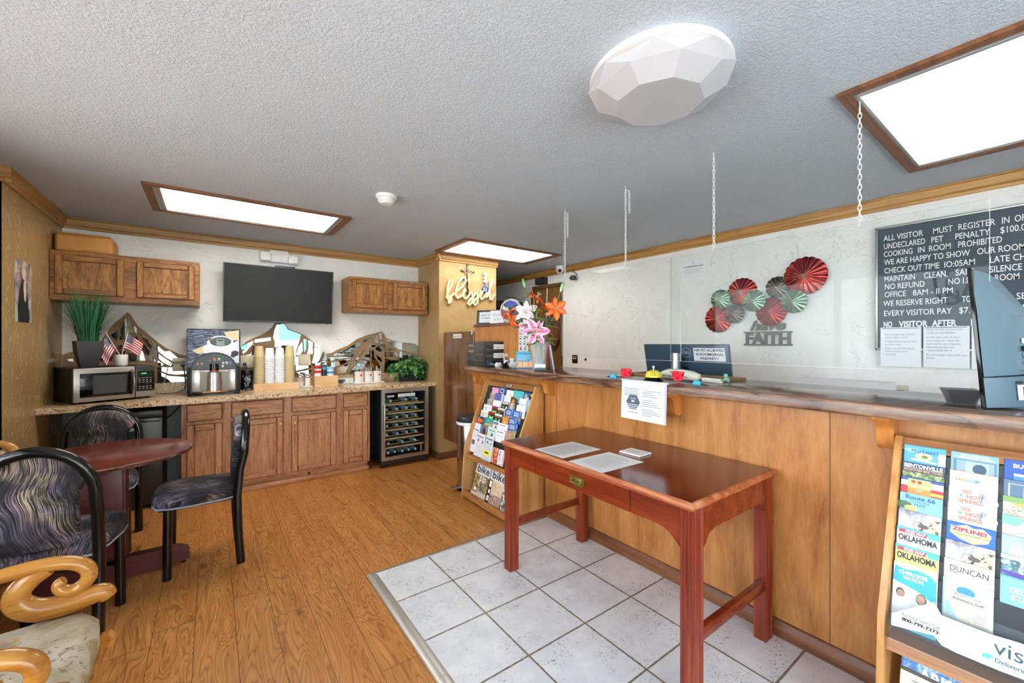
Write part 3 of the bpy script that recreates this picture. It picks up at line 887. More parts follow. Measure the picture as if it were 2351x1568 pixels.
# grass in a black pot on the microwave
MWZ = WT + .292 * .943 + .0005
t = thing('potted_grass', 'artificial green grass in a square black pot on the microwave', 'plant', (-.785, 4.60, MWZ), R(20))
t['kind'] = 'thing'
b = MB()
prof = [(.046, 0), (.058, .05), (.072, .13), (.077, .2), (.077, .207)]
rws = []
for r_, z in prof:
    rws.append([(-r_, -r_, z), (r_, -r_, z), (r_, r_, z), (-r_, r_, z), (-r_, -r_, z)])
b.grid(rws)
b.poly([(-.046, -.046, 0), (-.046, .046, 0), (.046, .046, 0), (.046, -.046, 0)])
b.grid([[(-q, -q, z), (-q, q, z), (q, q, z), (q, -q, z), (-q, -q, z)] for q, z in ((.077, .207), (.070, .207), (.067, .185))])
b.poly([(-.067, -.067, .185), (.067, -.067, .185), (.067, .067, .185), (-.067, .067, .185)])
bmesh.ops.remove_doubles(b.bm, verts=b.bm.verts[:], dist=.0005)
b.build('pot', flat('#2b2c2e', .42), t)
def blade(b, p, d, h, bend, w, mi=0):
    pts = []
    for k in range(6):
        s_ = k / 5
        pts.append(V((p[0] + d[0] * (bend * s_ ** 2.2 + .03 * s_), p[1] + d[1] * (bend * s_ ** 2.2 + .03 * s_), p[2] + h * (s_ - .35 * bend / max(h, .05) * s_ ** 3))))
    n_ = V((-d[1], d[0], 0)).normalized() if abs(d[0]) + abs(d[1]) > 1e-4 else V((1, 0, 0))
    a = random.random() * pi
    n_ = V((cos(a) * n_.x - sin(a) * n_.y * .4, sin(a) * n_.x + n_.y * .5, 0)).normalized()
    wd = [w, w * 1.1, w, w * .75, w * .45, w * .06]
    b.grid([[q - n_ * (wd[i] / 2), q + n_ * (wd[i] / 2)] for i, q in enumerate(pts)], mi)
b = MB()
for k in range(330):
    a = random.random() * 2 * pi; rr = .056 * random.random() ** .5
    wild = random.random() < .28
    blade(b, (rr * cos(a), rr * sin(a), .185), (cos(a), sin(a)), random.uniform(.30, .46) * (1.0 if not wild else .85), random.uniform(.16, .34) if wild else random.uniform(.01, .10), .0022 if wild else random.uniform(.005, .008), 2 if wild else random.choice((0, 0, 1)))
rm_ = MX.Translation((-.785, 4.60, MWZ)) @ MX.Rotation(R(20), 4, 'Z'); ri_ = rm_.inverted()
for v in b.bm.verts:
    q = rm_ @ v.co
    if q.x < -.985: q.x = -.985 + (q.x + .985) * .05
    lim = 4.585 if q.z > 1.66 else 4.90
    if q.y > lim: q.y = lim + (q.y - lim) * .05
    v.co = ri_ @ q
b.build('blades', [flat('#2f7a4a', .5), flat('#1f5c37', .5), flat('#3d4f41', .6)], t)
# white mug holding two small flags
t = thing('ceramic_cup', 'white ceramic cup holding two small flags on the microwave', 'cup', (-.602, 4.665, MWZ))
MB().lathe([(.0, .002), (.034, .002), (.039, .01), (.04, .09), (.038, .095), (.035, .093), (.035, .06), (0, .06)], 28).build('cup_body', flat('#e4e0dc', .25), t)
def flagmat():
    m, n, l, b = new_mat('stars_and_stripes_cloth')
    v = coords(n, l, src='UV')
    s = n.new('ShaderNodeSeparateXYZ'); l.new(v, s.inputs[0])
    st = math2(n, l, 'MODULO', math2(n, l, 'FLOOR', math2(n, l, 'MULTIPLY', s.outputs['Y'], 12.99)), 2.0)
    c = mix(n, l, st, '#b5202f', '#efe9e6')
    can = math2(n, l, 'MULTIPLY', math2(n, l, 'LESS_THAN', s.outputs['X'], .42), math2(n, l, 'GREATER_THAN', s.outputs['Y'], .46))
    fu = math2(n, l, 'ABSOLUTE', math2(n, l, 'SUBTRACT', math2(n, l, 'FRACT', math2(n, l, 'MULTIPLY', s.outputs['X'], 14.3)), .5))
    fv = math2(n, l, 'ABSOLUTE', math2(n, l, 'SUBTRACT', math2(n, l, 'FRACT', math2(n, l, 'MULTIPLY', s.outputs['Y'], 13.0)), .5))
    star = math2(n, l, 'LESS_THAN', math2(n, l, 'ADD', fu, fv), .33)
    c = mix(n, l, can, c, mix(n, l, star, '#26335c', '#e8e6ea'))
    l.new(c, b.inputs['Base Color']); b.inputs['Roughness'].default_value = .7
    return m
FLAGM = flagmat()
def flag(label, base, tip, fly, drop):
    t = thing('small_flag', label, 'flag', base, group='small flags in the white cup')
    d = V(tip) - V(base)
    MB().tube([(0, 0, 0), d], .0028, 8).build('stick', flat('#e6e2da', .5), t)
    MB().lathe([(0, 0), (.005, .003), (.0055, .01), (.002, .02), (0, .024)], 10, mx=MX.Translation(d)).build('finial', BRASS, t)
    bm_ = MB(); bm = bm_.bm
    uv = bm.loops.layers.uv.new('UVMap')
    NX, NY = 10, 8
    vv = []
    for j in range(NY + 1):
        v_ = j / NY
        row = []
        for i in range(NX + 1):
            u = i / NX
            p = d * (1.0 - .62 * (1 - v_)) if False else d * (.40 + .56 * v_)
            p = p + V(fly) * u + V((0, 0, -drop)) * u * u + V((0, .008 * sin(u * 9), 0))
            row.append(bm.verts.new(p))
        vv.append(row)
    for j in range(NY):
        for i in range(NX):
            f = bm.faces.new((vv[j][i], vv[j][i + 1], vv[j + 1][i + 1], vv[j + 1][i]))
            for lp, (a, c) in zip(f.loops, ((i, j), (i + 1, j), (i + 1, j + 1), (i, j + 1))):
                lp[uv].uv = (a / NX, c / NY)
    bm_.build('flag_cloth', FLAGM, t)
flag('small stars and stripes flag leaning to the window side in the cup', (-.597, 4.662, MWZ + .06), (-.69, 4.655, MWZ + .265), (-.05, -.01, -.10), .04)
flag('small stars and stripes flag standing upright, spread toward the coffee machine', (-.606, 4.668, MWZ + .06), (-.563, 4.66, MWZ + .275), (.10, .0, -.05), .03)
# coffee machine
t = thing('coffee_machine', 'tall black coffee dispenser with coffee cup picture on its front', 'coffee machine', (.022, 4.73, WT))
MB().box(-.196, .196, -.15, .18, 0, .592, bev=.006).build('cabinet', BLACK, t)
def beans():
    m, n, l, b = new_mat('coffee_beans_print')
    v = coords(n, l, (30, 30, 30), (0, 0, .5))
    a = noise(n, l, coords(n, l, (14, 90, 30), (0, 0, .6)), 1.0, 4, .6, .5)
    d = noise(n, l, v, 1.3, 2, .5)
    c = ramp(n, l, a, [(.35, '#15182a'), (.5, '#3a4668'), (.65, '#7d8cab')])
    c = mix(n, l, ramp(n, l, d, [(.56, 0.0), (.6, 1.0)]), c, '#1d1518')
    l.new(c, b.inputs['Base Color']); b.inputs['Roughness'].default_value = .35
    return m
g = sheet('graphic_panel', None, None, FB(-.190, -.152, .584), .38, .33, .002, beans(),
          [([(.26, -.02), (.375, -.0), (.375, -.09), (.3, -.1)], '#d8bf98'), ([(.375, -.09), (.375, -.3), (.29, -.32), (.2, -.2)], '#d9dbe2'),
           ([(.03, -.185), (.13, -.135), (.20, -.2), (.075, -.215)], '#dcc6a2'),
           (disc(.24, -.175, .135, .07, 28), '#e4e6ea'), (disc(.235, -.115, .098, .062, 30), '#f0f1f2'), (disc(.237, -.105, .088, .05, 30), '#e2e4e6'), (disc(.237, -.106, .08, .043, 30), '#4d5557'),
           ([(.205, -.08), (.265, -.08), (.265, -.145), (.205, -.145)], '#7f938f'), ([(.215, -.09), (.255, -.09), (.255, -.1), (.215, -.1)], '#1d2224'),
           (disc(.168, -.088, .022, .012), '#7a5a50'), (disc(.345, -.215, .03, .028, 9), '#2a2438'), (disc(.33, -.235, .02, .018, 7), '#3b3148')])
g.parent = t
def arch(r0, r1, zc, z0, n=24):
    """arched outline with straight shanks"""
    return [(r0 * cos(pi * k / n), zc + r1 * sin(pi * k / n)) for k in range(n + 1)] + [(-r0, z0), (r0, z0)]
MB().prism(arch(.168, .150, .232, .02), -.176, -.1515, 'Y').build('surround', flat('#101113', .4), t)
f_ = MB().prism(arch(.157, .138, .232, .232), -.1775, -.1755, 'Y').build('fascia', flat('#474c50', .42), t)
for x_, z_, c_, e_ in ((.0, .322, '#e8323c', 1.0), (.035, .322, '#58c23c', .8), (-.118, .283, '#c85a5a', 0), (-.09, .285, '#7c8a88', 0), (.066, .287, '#c9ccd0', 0), (.092, .287, '#e8d6e0', 0), (.118, .289, '#4a8fd0', 0)):
    MB().lathe([(0, 0), (.009, 0), (.009, .0015), (0, .002)], 16, mx=MX.Translation((x_, -.1775, z_)) @ MX.Rotation(R(90), 4, 'X')).build('button', flat(c_, .4, emit=e_), f_)
MB().box(.056, .068, -.1788, -.1775, .246, .268).build('sticker', flat('#e6dcc0', .5), f_)
for k, x_ in enumerate((-.127, -.098, .06, .088, .112, -.04, -.004, .03)):
    MB().box(x_, x_ + .018, -.1781, -.1776, .270 if k < 5 else .306, .272 if k < 5 else .308).build('key_caption', flat('#b9bdc0', .5), f_)
for x0, x1 in ((-.157, -.103), (.113, .157)): MB().box(x0, x1, -.1774, -.1755, .035, .226, bev=.0006).build('side_panel', STEEL, t)
MB().box(-.103, .113, -.1772, -.1755, .035, .226).build('recess', flat('#6b625c', .3, .8), t)
MB().lathe([(.056, .0), (.056, .1), (.05, .17)], 28, at=(.0, -.172, .035)).build('spout_column', STEEL, t)
MB().lathe([(0, 0), (.033, 0), (.034, .05), (.034, .075), (0, .075)], 24, at=(.0, -.172, .205)).build('nozzle', BLKG, t)
MB().lathe([(.0345, .006), (.0345, .013)], 24, at=(.0, -.172, .205)).build('nozzle_band', flat('#d9772a', .5), t)
b = MB().box(-.105, -.035, -.186, -.176, .205, .222, bev=.003).box(.035, .105, -.186, -.176, .205, .222, bev=.003)
b.build('bracket', flat('#b9bcbd', .35, .5), t)
b = MB().prism([(-.196, -.15), (.196, -.15), (.19, -.205), (.1, -.222), (-.1, -.222), (-.19, -.205)], 0, .026, 'Z')
b.build('drip_tray', BLKG, t)
b = MB().box(-.085, .05, -.2245, -.2215, .028, .038, mx=MX.Rotation(0, 4, 'Z')).box(.055, .1, -.2195, -.2175, .030, .036)
b.build('warning_strip', flat('#d98a3a', .5), t)
# black vacuum jug
t = thing('thermos_jug', 'black jug with marbled body between coffee machine and cups', 'jug', (.287, 4.86, WT))
def marb():
    m, n, l, b = new_mat('black_marbled_glaze')
    a = noise(n, l, coords(n, l, (18, 18, 12)), 1.0, 4, .6, 2.0)
    l.new(ramp(n, l, a, [(.5, '#16171a'), (.56, '#c9ccd0'), (.6, '#16171a')]), b.inputs['Base Color'])
    b.inputs['Roughness'].default_value = .2
    return m
MB().lathe([(0, 0), (.048, 0), (.051, .01), (.051, .14), (.048, .148)], 28).build('jug_body', marb(), t)
MB().lathe([(.05, .146), (.052, .152), (.052, .185), (.046, .196), (0, .198)], 28).build('lid', BLACK, t)
MB().tube([(.05, 0, .13), (.078, 0, .12), (.08, 0, .06), (.05, 0, .045)], .007, 8).build('handle', flat('#c9c9c9', .3), t)
# stacked cups in a wooden tray
PINE = wood('pale_pine', ('#c79a6a', '#d9b083', '#e3bf95'), 'X', 12, 10, .5, .3)
t = thing('cup_tray', 'low pale wooden tray holding the four stacks of cups', 'tray', (.535, 4.80, WT))
b = MB().box(-.2, .2, -.07, -.055, 0, .062).box(-.2, .2, .055, .07, 0, .062).box(-.2, -.188, -.055, .055, 0, .058).box(.188, .2, -.055, .055, 0, .058).box(-.19, .19, -.06, .06, .03, .042)
b.build('tray_body', PINE, t)
def cup_proto(name, col):
    return MB().lathe([(.0, .112), (.034, .112), (.036, .108), (.0455, .010), (.047, .008), (.047, 0), (.044, 0), (.0345, .104), (0, .106)], 22).build(name, flat(col, .5))
ORD = ('first', 'second', 'third', 'fourth', 'fifth', 'sixth')
protos = {}
for k, (x_, col, cn, n_, pitch) in enumerate(((.385, '#c4b184', 'tan', 25, .0117), (.476, '#d9dbe2', 'white', 15, .0186), (.566, '#d9dbe2', 'white', 15, .0186), (.656, '#c4b184', 'tan', 25, .0117))):
    beside = ('the black jug', 'the tan stack by the jug', 'the tan stack by the shakers', 'the glass shakers')[k]
    gname = '%s cups stacked beside %s' % (cn, beside)
    for i in range(n_):
        if cn not in protos:
            protos[cn] = c_ = cup_proto('paper_cup', col)
        else:
            c_ = dup(protos[cn])
        c_.location = (x_, 4.80 + .004 * (k % 2), WT + .0425 + i * pitch)
        if i == n_ - 1:
            tag(c_, 'topmost upside-down %s cup of the stack beside %s' % (cn, beside), 'cup', gname)
        else:
            tag(c_, 'upside-down %s cup within the stack beside %s' % (cn, beside), 'cup', gname)
# shakers on a small plate
CLEAR = glass_mat()
def clearp(name, col, rough=.05, tr=.85):
    m, n, l, b = new_mat(name)
    b.inputs['Base Color'].default_value = lin(col); b.inputs['Roughness'].default_value = rough
    b.inputs['Alpha'].default_value = 1 - tr
    return m
VASEG = clearp('clear_ribbed_glass', '#dfe6e4', .04, .72)
tag(MB().box(.722, .868, 4.755, 4.835, WT, WT + .009, bev=.003).build('shaker_plate', flat('#d8d4cc', .4)), 'small off-white plate under the two glass shakers', 'plate')
for x_, fill, lab in ((.758, .045, 'half-empty glass shaker with chrome top beside the cup tray'), (.826, .085, 'full glass shaker with chrome top beside the wooden box')):
    t = thing('shaker', lab, 'shaker', (x_, 4.795, WT + .009), group='glass shakers on the plate')
    MB().lathe([(0, 0), (.029, 0), (.03, .004), (.028, .095)], 24, wob=lambda k, s: 1 + .02 * (k % 2)).build('glass_body', VASEG, t)
    MB().lathe([(0, .002), (.0265, .002), (.026, fill), (0, fill + .003)], 20).build('contents', flat('#e9e6df', .8), t)
    MB().lathe([(.029, .093), (.03, .098), (.03, .11), (.022, .126), (0, .132)], 24).build('cap', CHROME, t)
# wooden box of condiments
t = thing('wooden_box', 'pale wooden box holding creamer bottles on the worktop', 'box', (1.0, 4.80, WT))
b = MB().box(-.112, .118, -.05, -.04, 0, .11).box(-.112, .118, .06, .07, 0, .11).box(-.112, -.102, -.04, .06, 0, .11).box(.108, .118, -.04, .06, 0, .11).box(-.102, .108, -.04, .06, 0, .01)
b.build('box_body', PINE, t)
def bottle(label, x_, y_, r_, h, body, capc, band):
    t = thing('creamer_bottle', label, 'bottle', (x_, y_, WT + .0101), group='creamer bottles in the wooden box')
    MB().lathe([(0, 0), (r_, 0), (r_, h * .8), (r_ * .97, h * .84)], 20).build('bottle_body', flat(body, .4), t)
    MB().lathe([(r_ * 1.005, h * .62), (r_ * 1.005, h * .76)], 20).build('label_band', flat(band, .4), t)
    MB().lathe([(r_ * .98, h * .84), (r_ * 1.06, h * .86), (r_ * 1.06, h * .98), (r_ * .95, h), (0, h)], 20).build('cap', flat(capc, .35), t)
bottle('white creamer bottle with red cap and red band, in front row', .925, 4.795, .034, .212, '#e6e2de', '#c8222c', '#c8222c')
bottle('creamer bottle with red cap standing behind the red banded one', .925, 4.83 + .0, .0, .0, '#e6e2de', '#c8222c', '#c8222c') if False else None
bottle('short black creamer bottle with teal cap between red and blue ones', .99, 4.81, .026, .195, '#1c2228', '#4a93a3', '#232b33')
bottle('pale blue creamer bottle with blue and white top', 1.052, 4.80, .036, .195, '#dfe6ea', '#86bcd8', '#3d8fc6')
# small black-and-white boxes
t = thing('tea_box', 'small white box with dark coffee print behind the wooden box', 'box', (1.18, 4.86, WT), group='small printed boxes')
MB().box(-.045, .045, -.02, .03, 0, .068, bev=.002).build('carton', flat('#e4e4e2', .5), t)
sheet('print', None, None, FB(-.04, -.0205, .062), .08, .056, .0004, '#8d9498', [(disc(.03, -.03, .022, .02, 9), '#23262a'), (disc(.055, -.022, .014, .012, 8), '#3c4246'), ((0), ) if False else (.06, -.04, .078, -.052, '#e9e9e7')]).parent = t
t = thing('tea_box', 'small white box divided by thin black lines beside the white cups', 'box', (1.265, 4.86, WT), group='small printed boxes')
MB().box(-.042, .042, -.02, .03, 0, .07, bev=.002).build('carton', flat('#dedfde', .5), t)
sheet('print', None, None, FB(-.04, -.0205, .067), .08, .062, .0004, '#dedfde', [(.038, 0, .0405, -.062, '#26282b'), (0, -.001, .08, -.003, '#26282b'), (0, -.059, .08, -.062, '#26282b'), ([(.0405, -.03), (.08, -.02), (.08, -.022), (.0405, -.032)], '#26282b')]).parent = t
# three cups of cutlery on a tray
tag(MB().box(1.298, 1.64, 4.76, 4.87, WT, WT + .016, bev=.006).build('cutlery_tray', flat('#e2e0da', .35)), 'long white ceramic tray under three white cutlery cups', 'tray')
first = None
for k, x_ in enumerate((1.362, 1.468, 1.568)):
    lab = ('white cutlery cup with red emblem beside the printed boxes', 'white cutlery cup with red emblem between the two other cups', 'white cutlery cup with red emblem beside the potted ivy')[k]
    if first is None:
        first = thing('cutlery_cup', lab, 'cup', (x_, 4.815, WT + .0161), group='white cutlery cups')
        MB().lathe([(0, 0), (.046, 0), (.049, .004), (.049, .108), (.0505, .111), (.0505, .12), (.046, .12), (.046, .01), (0, .01)], 28).build('cup_body', flat('#e2dfd8', .35), first)
        MB().prism([(-.014, .012), (.014, .012), (.012, .002), (.004, -.006), (-.004, -.006), (-.012, .002)], -.0498, -.0492, 'Y', mx=MX.Translation((.008, 0, .076))).build('emblem', flat('#b93a34', .5), first)
    else:
        dup(first, (x_, 4.815, WT + .0161), label=lab)
    lab2 = 'clear plastic fork or knife standing in the white cup %s' % ('beside the printed boxes', 'in the middle of the tray', 'beside the potted ivy')[k]
    for q in range(9):
        a = random.random() * 6.28; rr = random.uniform(.012, .034)
        b = MB(); tip = (rr * 1.7 * cos(a), rr * 1.2 * sin(a), random.uniform(.15, .178))
        b.tube([(rr * .4 * cos(a), rr * .4 * sin(a), .014), (rr * cos(a), rr * sin(a), .11), tip], [.002, .003, .005], 6, sy=.35)
        tag(b.build('plastic_cutlery', flat('#d5d9dc', .15), loc=(x_, 4.815, WT + .0161)), lab2, 'cutlery', 'cutlery in white cup %s' % ORD[k])
# potted ivy
LEAFG = None
def leafmat(name, c1, c2, c3):
    m, n, l, b = new_mat(name)
    a = noise(n, l, coords(n, l, (40, 40, 40)), 1.0, 3, .6, .5)
    l.new(ramp(n, l, a, [(.35, c1), (.52, c2), (.68, c3)]), b.inputs['Base Color'])
    b.inputs['Roughness'].default_value = .4
    return m
def leaf(b, p, d, up, ln, wd, mi=0, fold=.25, droop=.35):
    d = V(d).normalized(); s_ = d.cross(V(up)).normalized(); u = s_.cross(d).normalized()
    rr = []
    for k, (f, w_) in enumerate(((0, .12), (.12, .75), (.35, 1.0), (.6, .78), (.82, .42), (1.0, .02))):
        q = V(p) + d * (ln * f) - u * (ln * droop * f * f)
        hw = wd * w_ / 2
        rr.append([q - s_ * hw + u * (hw * fold), q, q + s_ * hw + u * (hw * fold)])
    b.grid(rr, mi)
t = thing('potted_ivy', 'bushy variegated green ivy in a low black planter by the pillar', 'plant', (1.985, 4.80, WT))
b = MB()
b.grid([[(-.15 * q, -.06 * q, z), (.15 * q, -.06 * q, z), (.15 * q, .06 * q, z), (-.15 * q, .06 * q, z), (-.15 * q, -.06 * q, z)] for q, z in ((.92, 0), (1.0, .12), (.96, .12), (.94, .1))])
b.poly([(-.138, -.055, 0), (-.138, .055, 0), (.138, .055, 0), (.138, -.055, 0)])
b.poly([(-.14, -.056, .1), (.14, -.056, .1), (.14, .056, .1), (-.14, .056, .1)])
b.build('planter', flat('#19181a', .5), t)
b = MB()
for k in range(230):
    a = random.random() * 2 * pi
    u = random.random() ** .5
    x_ = .25 * u * cos(a) + .01; y_ = .11 * u * sin(a) - .01
    z_ = .10 + .17 * (1 - (x_ / .33) ** 2) * random.uniform(.25, 1.0)
    if y_ < -.02 and random.random() < .45: z_ -= random.uniform(.03, .11)
    d = V((x_ * 2.5 + random.uniform(-.5, .5), y_ * 4 - .45 + random.uniform(-.4, .3), random.uniform(-.6, .35)))
    leaf(b, (x_, y_, z_), d, (0, -.5, 1), random.uniform(.06, .095), random.uniform(.046, .07), random.choice((0, 0, 1, 1, 2)))
for v in b.bm.verts:
    if v.co.x > .145: v.co.x = .145 + (v.co.x - .145) * .25
    v.co.y = min(v.co.y, .14)
b.build('foliage', [leafmat('ivy_green', '#1f4a22', '#2f6b2e', '#5f9a45'), leafmat('ivy_light', '#3f7a34', '#6ea24f', '#a9c98a'), flat('#23502a', .45)], t)
# wine cooler with water bottles
t = thing('wine_cooler', 'steel framed glass door cooler full of water bottles under the worktop', 'cooler', (1.76, 4.66, 0))
def wc(o): o.location = (-1.76, -4.66, 0); return o
b = MB().box(1.50, 1.525, 4.455, 4.94, .06, .855).box(1.995, 2.02, 4.455, 4.94, .06, .855).box(1.525, 1.995, 4.455, 4.94, .83, .855).box(1.525, 1.995, 4.455, 4.94, .06, .115).box(1.525, 1.995, 4.92, 4.94, .115, .83)
wc(b.build('body', flat('#1d2023', .4), t))
dr = MB().prism([(1.485, .083), (1.485, .86), (1.525, .822), (1.525, .120)], 4.42, 4.452, 'Y').prism([(2.035, .083), (2.035, .86), (1.995, .822), (1.995, .120)], 4.42, 4.452, 'Y')
dr.prism([(1.485, .86), (2.035, .86), (1.995, .822), (1.525, .822)], 4.42, 4.452, 'Y').prism([(1.485, .083), (2.035, .083), (1.995, .120), (1.525, .120)], 4.42, 4.452, 'Y')
dr = wc(dr.build('door', STEEL, t))
MB().box(1.525, 1.995, 4.434, 4.440, .120, .822).build('pane', GLASS, dr)
MB().tube([(1.512, 4.42, .70), (1.512, 4.398, .70), (1.512, 4.394, .69), (1.512, 4.394, .23), (1.512, 4.398, .22), (1.512, 4.42, .22)], .006, 8).build('handle', STEEL, dr)
g = sheet('door_notice', None, None, FB(1.675, 4.4325, .803), .20, .034, .0006, '#e9e9ea', (), [('Water bottle $ 1.00 each', .012, -.024, .017, INK, .175)]); g.parent = dr
g = sheet('door_notice', None, None, FB(1.552, 4.4325, .791), .078, .018, .0006, '#e9e9ea', [(.006, -.005, .07, -.012, '#5a6068')]); g.parent = dr
text('41', .016, flat('#3ce060', .5, emit=1.2), dr, mx=FB(1.83, 4.434, .812), bold=.0004, name='temperature_digits')
SH = wood('beech_shelf_front', ('#a98a5c', '#c2a472', '#d2b888'), 'X', 20, 12, .5, .2)
SZ = (.683, .587, .495, .404, .308, .211)
for z in SZ:
    wc(MB().box(1.53, 1.99, 4.46, 4.475, z - .009, z + .009).box(1.53, 1.99, 4.6, 4.61, z - .006, z + .006).box(1.53, 1.99, 4.78, 4.79, z - .006, z + .006).build('shelf', SH, t))
wc(MB().box(1.53, 1.545, 4.46, 4.475, .122, .2).box(1.955, 1.968, 4.46, 4.475, .122, .2).build('shelf_post', SH, t))
b = MB()
for sx in (1.505, 2.01):
    for sy in (4.475, 4.9):
        b.cyl((sx, sy, 0), (sx, sy, .03), .018, .02).cyl((sx, sy, .03), (sx, sy, .065), .009)
wc(b.build('foot', flat('#23272b', .4), t))
wc(MB().box(1.505, 2.015, 4.465, 4.48, .03, .066).build('kick_plate', flat('#2b3238', .4), t))
PET = clearp('clear_bottle_plastic', '#8fb0bd', .12, .45)
pb = None
ROWS = (('top', SZ[0], (1.61, 1.795, 1.92)), ('second', SZ[1], (1.565, 1.68, 1.80, 1.905)), ('third', SZ[2], (1.567, 1.683, 1.80, 1.912)), ('fourth', SZ[3], (1.57, 1.688, 1.805, 1.912)), ('fifth', SZ[4], (1.568, 1.69, 1.803, 1.912)), ('sixth', SZ[5], (1.585, 1.748, 1.895)), ('bottom', .108, (1.585, 1.662, 1.745, 1.825, 1.90)))
for rn, z, xs in ROWS:
    for i, x_ in enumerate(xs):
        lab = 'clear water bottle, %s from the handle side on the %s shelf of the cooler' % (ORD[i], rn)
        yy = 4.478 + random.uniform(0, .02); zz = z + .009 + .0335 if rn != 'bottom' else .115 + .0335
        if pb is None:
            pb = thing('water_bottle', lab, 'bottle', (x_, yy, zz), group='water bottles in the cooler')
            mx_ = MX.Rotation(R(-90), 4, 'X')
            MB().lathe([(.012, .012), (.013, .026), (.028, .06), (.0325, .075), (.031, .10), (.0325, .12), (.031, .14), (.0325, .16), (.0325, .198), (.028, .205), (0, .203)], 18, mx=mx_).build('bottle_body', PET, pb)
            MB().lathe([(0, 0), (.0135, 0), (.0145, .002), (.0145, .015), (0, .015)], 18, mx=mx_).build('cap', flat('#b6cad2', .4), pb)
        else:
            dup(pb, (x_, yy, zz), label=lab)
# small black refrigerator and bits below the worktop
t = thing('mini_refrigerator', 'small black refrigerator standing under the worktop behind the round table', 'refrigerator', (-.57, 4.74, 0))
MB().box(-.24, .24, -.17, .22, .02, .81, bev=.006).build('body', flat('#1b1c1e', .45), t)
d_ = MB().box(-.24, .24, -.215, -.172, .03, .752, bev=.008).build('door', flat('#202326', .3), t)
MB().box(-.04, .225, -.222, -.214, .716, .742, bev=.003).build('handle', flat('#4a4d50', .25, .6), d_)
MB().prism(disc(.035, .665, .035, .014, 24), -.2185, -.2148, 'Y').build('badge', flat('#d9d9d6', .4), d_)
MB().box(-.24, .24, -.212, -.172, .757, .806, bev=.004).build('top_panel', flat('#2a2b2d', .4), t)
b = MB()
for sx in (-.2, .2):
    for sy in (-.15, .18): b.cyl((sx, sy, 0), (sx, sy, .025), .015)
b.build('foot', BLACK, t)
cord('power_cord', 'pair of black cords sagging from the refrigerator to the oak cabinet', [(-.325, 4.75, .70), (-.29, 4.74, .73), (-.24, 4.72, .79), (-.2085, 4.72, .83)], .005)
t = thing('wall_box', 'pale blue plastic box with small black tap under the worktop corner', 'utility box', (-.88, 4.93, .70))
MB().box(-.09, .13, -.03, .04, 0, .145, bev=.02, seg=3).build('housing', flat('#9db0bb', .4), t)
MB().tube([(.05, -.05, .09), (.07, -.055, .095), (.09, -.05, .085)], .006, 8).cyl((.07, -.03, .09), (.07, -.055, .095), .008).build('tap', BLACK, t)
# ================================================================== dining set
MAHO = wood('mahogany_veneer', ('#451811', '#5f2419', '#713022'), 'X', 12, 16, .22, .2, .03)
MAHW = wood('worn_mahogany_base', ('#3f1a1c', '#5b2629', '#6d3436'), 'X', 12, 10, .38, .2, .05)
EDGEW = wood('chipped_dark_edge', ('#2a120d', '#4a2015', '#b08a68'), 'X', 30, 6, .4, .2)
t = thing('dining_table', 'round mahogany pedestal table between the black patterned chairs', 'table', (-.47, 3.27, 0))
MB().lathe([(0, .712), (.345, .712), (.372, .720), (.38, .730), (.377, .738), (.368, .742), (0, .742)], 72, mi=0).build('tabletop', MAHO, t)
MB().lathe([(.356, .7135), (.374, .7195), (.3815, .730), (.3785, .7365)], 72).build('table_edge', EDGEW, t)
MB().box(-.125, .055, .0, .062, .085, .713, bev=.008).build('pedestal', MAHW, t)
MB().cyl((.055, .031, .0), (.055, .031, .70), .022, seg=12).build('pedestal_bead', MAHW, t)
b = MB()
fp = [(-.36, .03), (-.36, .075), (-.335, .10), (-.28, .118), (.26, .118), (.315, .11), (.352, .09), (.36, .07), (.36, .028), (.30, .018), (.28, .0), (-.28, .0), (-.3, .018)]
b.prism(fp, .0, .062, 'Y')
b.build('foot', MAHW, t)
for sx in (-.33, .33): MB().cyl((sx, .03, 0), (sx, .03, .03), .012).build('glide', BLACK, t)
def feather():
    m, n, l, b = new_mat('feathered_black_fabric')
    v = coords(n, l, (3.2, 3.2, 3.2))
    big = n.new('ShaderNodeTexNoise'); big.inputs['Scale'].default_value = 1.0; big.inputs['Detail'].default_value = 1.0
    l.new(v, big.inputs['Vector'])
    sub = n.new('ShaderNodeVectorMath'); sub.operation = 'SCALE'; sub.inputs['Scale'].default_value = 1.0
    l.new(big.outputs['Color'], sub.inputs[0])
    ad = n.new('ShaderNodeVectorMath'); ad.operation = 'ADD'
    l.new(v, ad.inputs[0]); l.new(sub.outputs[0], ad.inputs[1])
    mp_ = n.new('ShaderNodeMapping'); mp_.inputs['Scale'].default_value = (60, 2.6, 2.0); mp_.inputs['Rotation'].default_value = (.5, .3, .7)
    l.new(ad.outputs[0], mp_.inputs[0])
    st = noise(n, l, mp_.outputs[0], 1.6, 5, .7, .2)
    mask = ramp(n, l, st, [(.47, 0.0), (.57, 1.0)])
    hue = noise(n, l, ad.outputs[0], 1.1, 3, .55, .3)
    col = ramp(n, l, hue, [(.30, '#7fa0a6'), (.40, '#8d8aa0'), (.48, '#a48a9c'), (.55, '#c9b394'), (.62, '#b4a4ae'), (.72, '#6f8794')])
    amt = ramp(n, l, noise(n, l, v, 1.7, 2), [(.42, .08), (.62, .95)])
    c = mix(n, l, math2(n, l, 'MULTIPLY', mask, amt), '#0e0e12', col)
    l.new(c, b.inputs['Base Color'])
    b.inputs['Roughness'].default_value = .85
    b.inputs['Sheen Weight'].default_value = .0
    bump(n, l, b, st, .15, .002)
    return m
FEA = feather()
TUBEB = flat('#0c0d0f', .14, .3, .3)
CH_LABEL = []
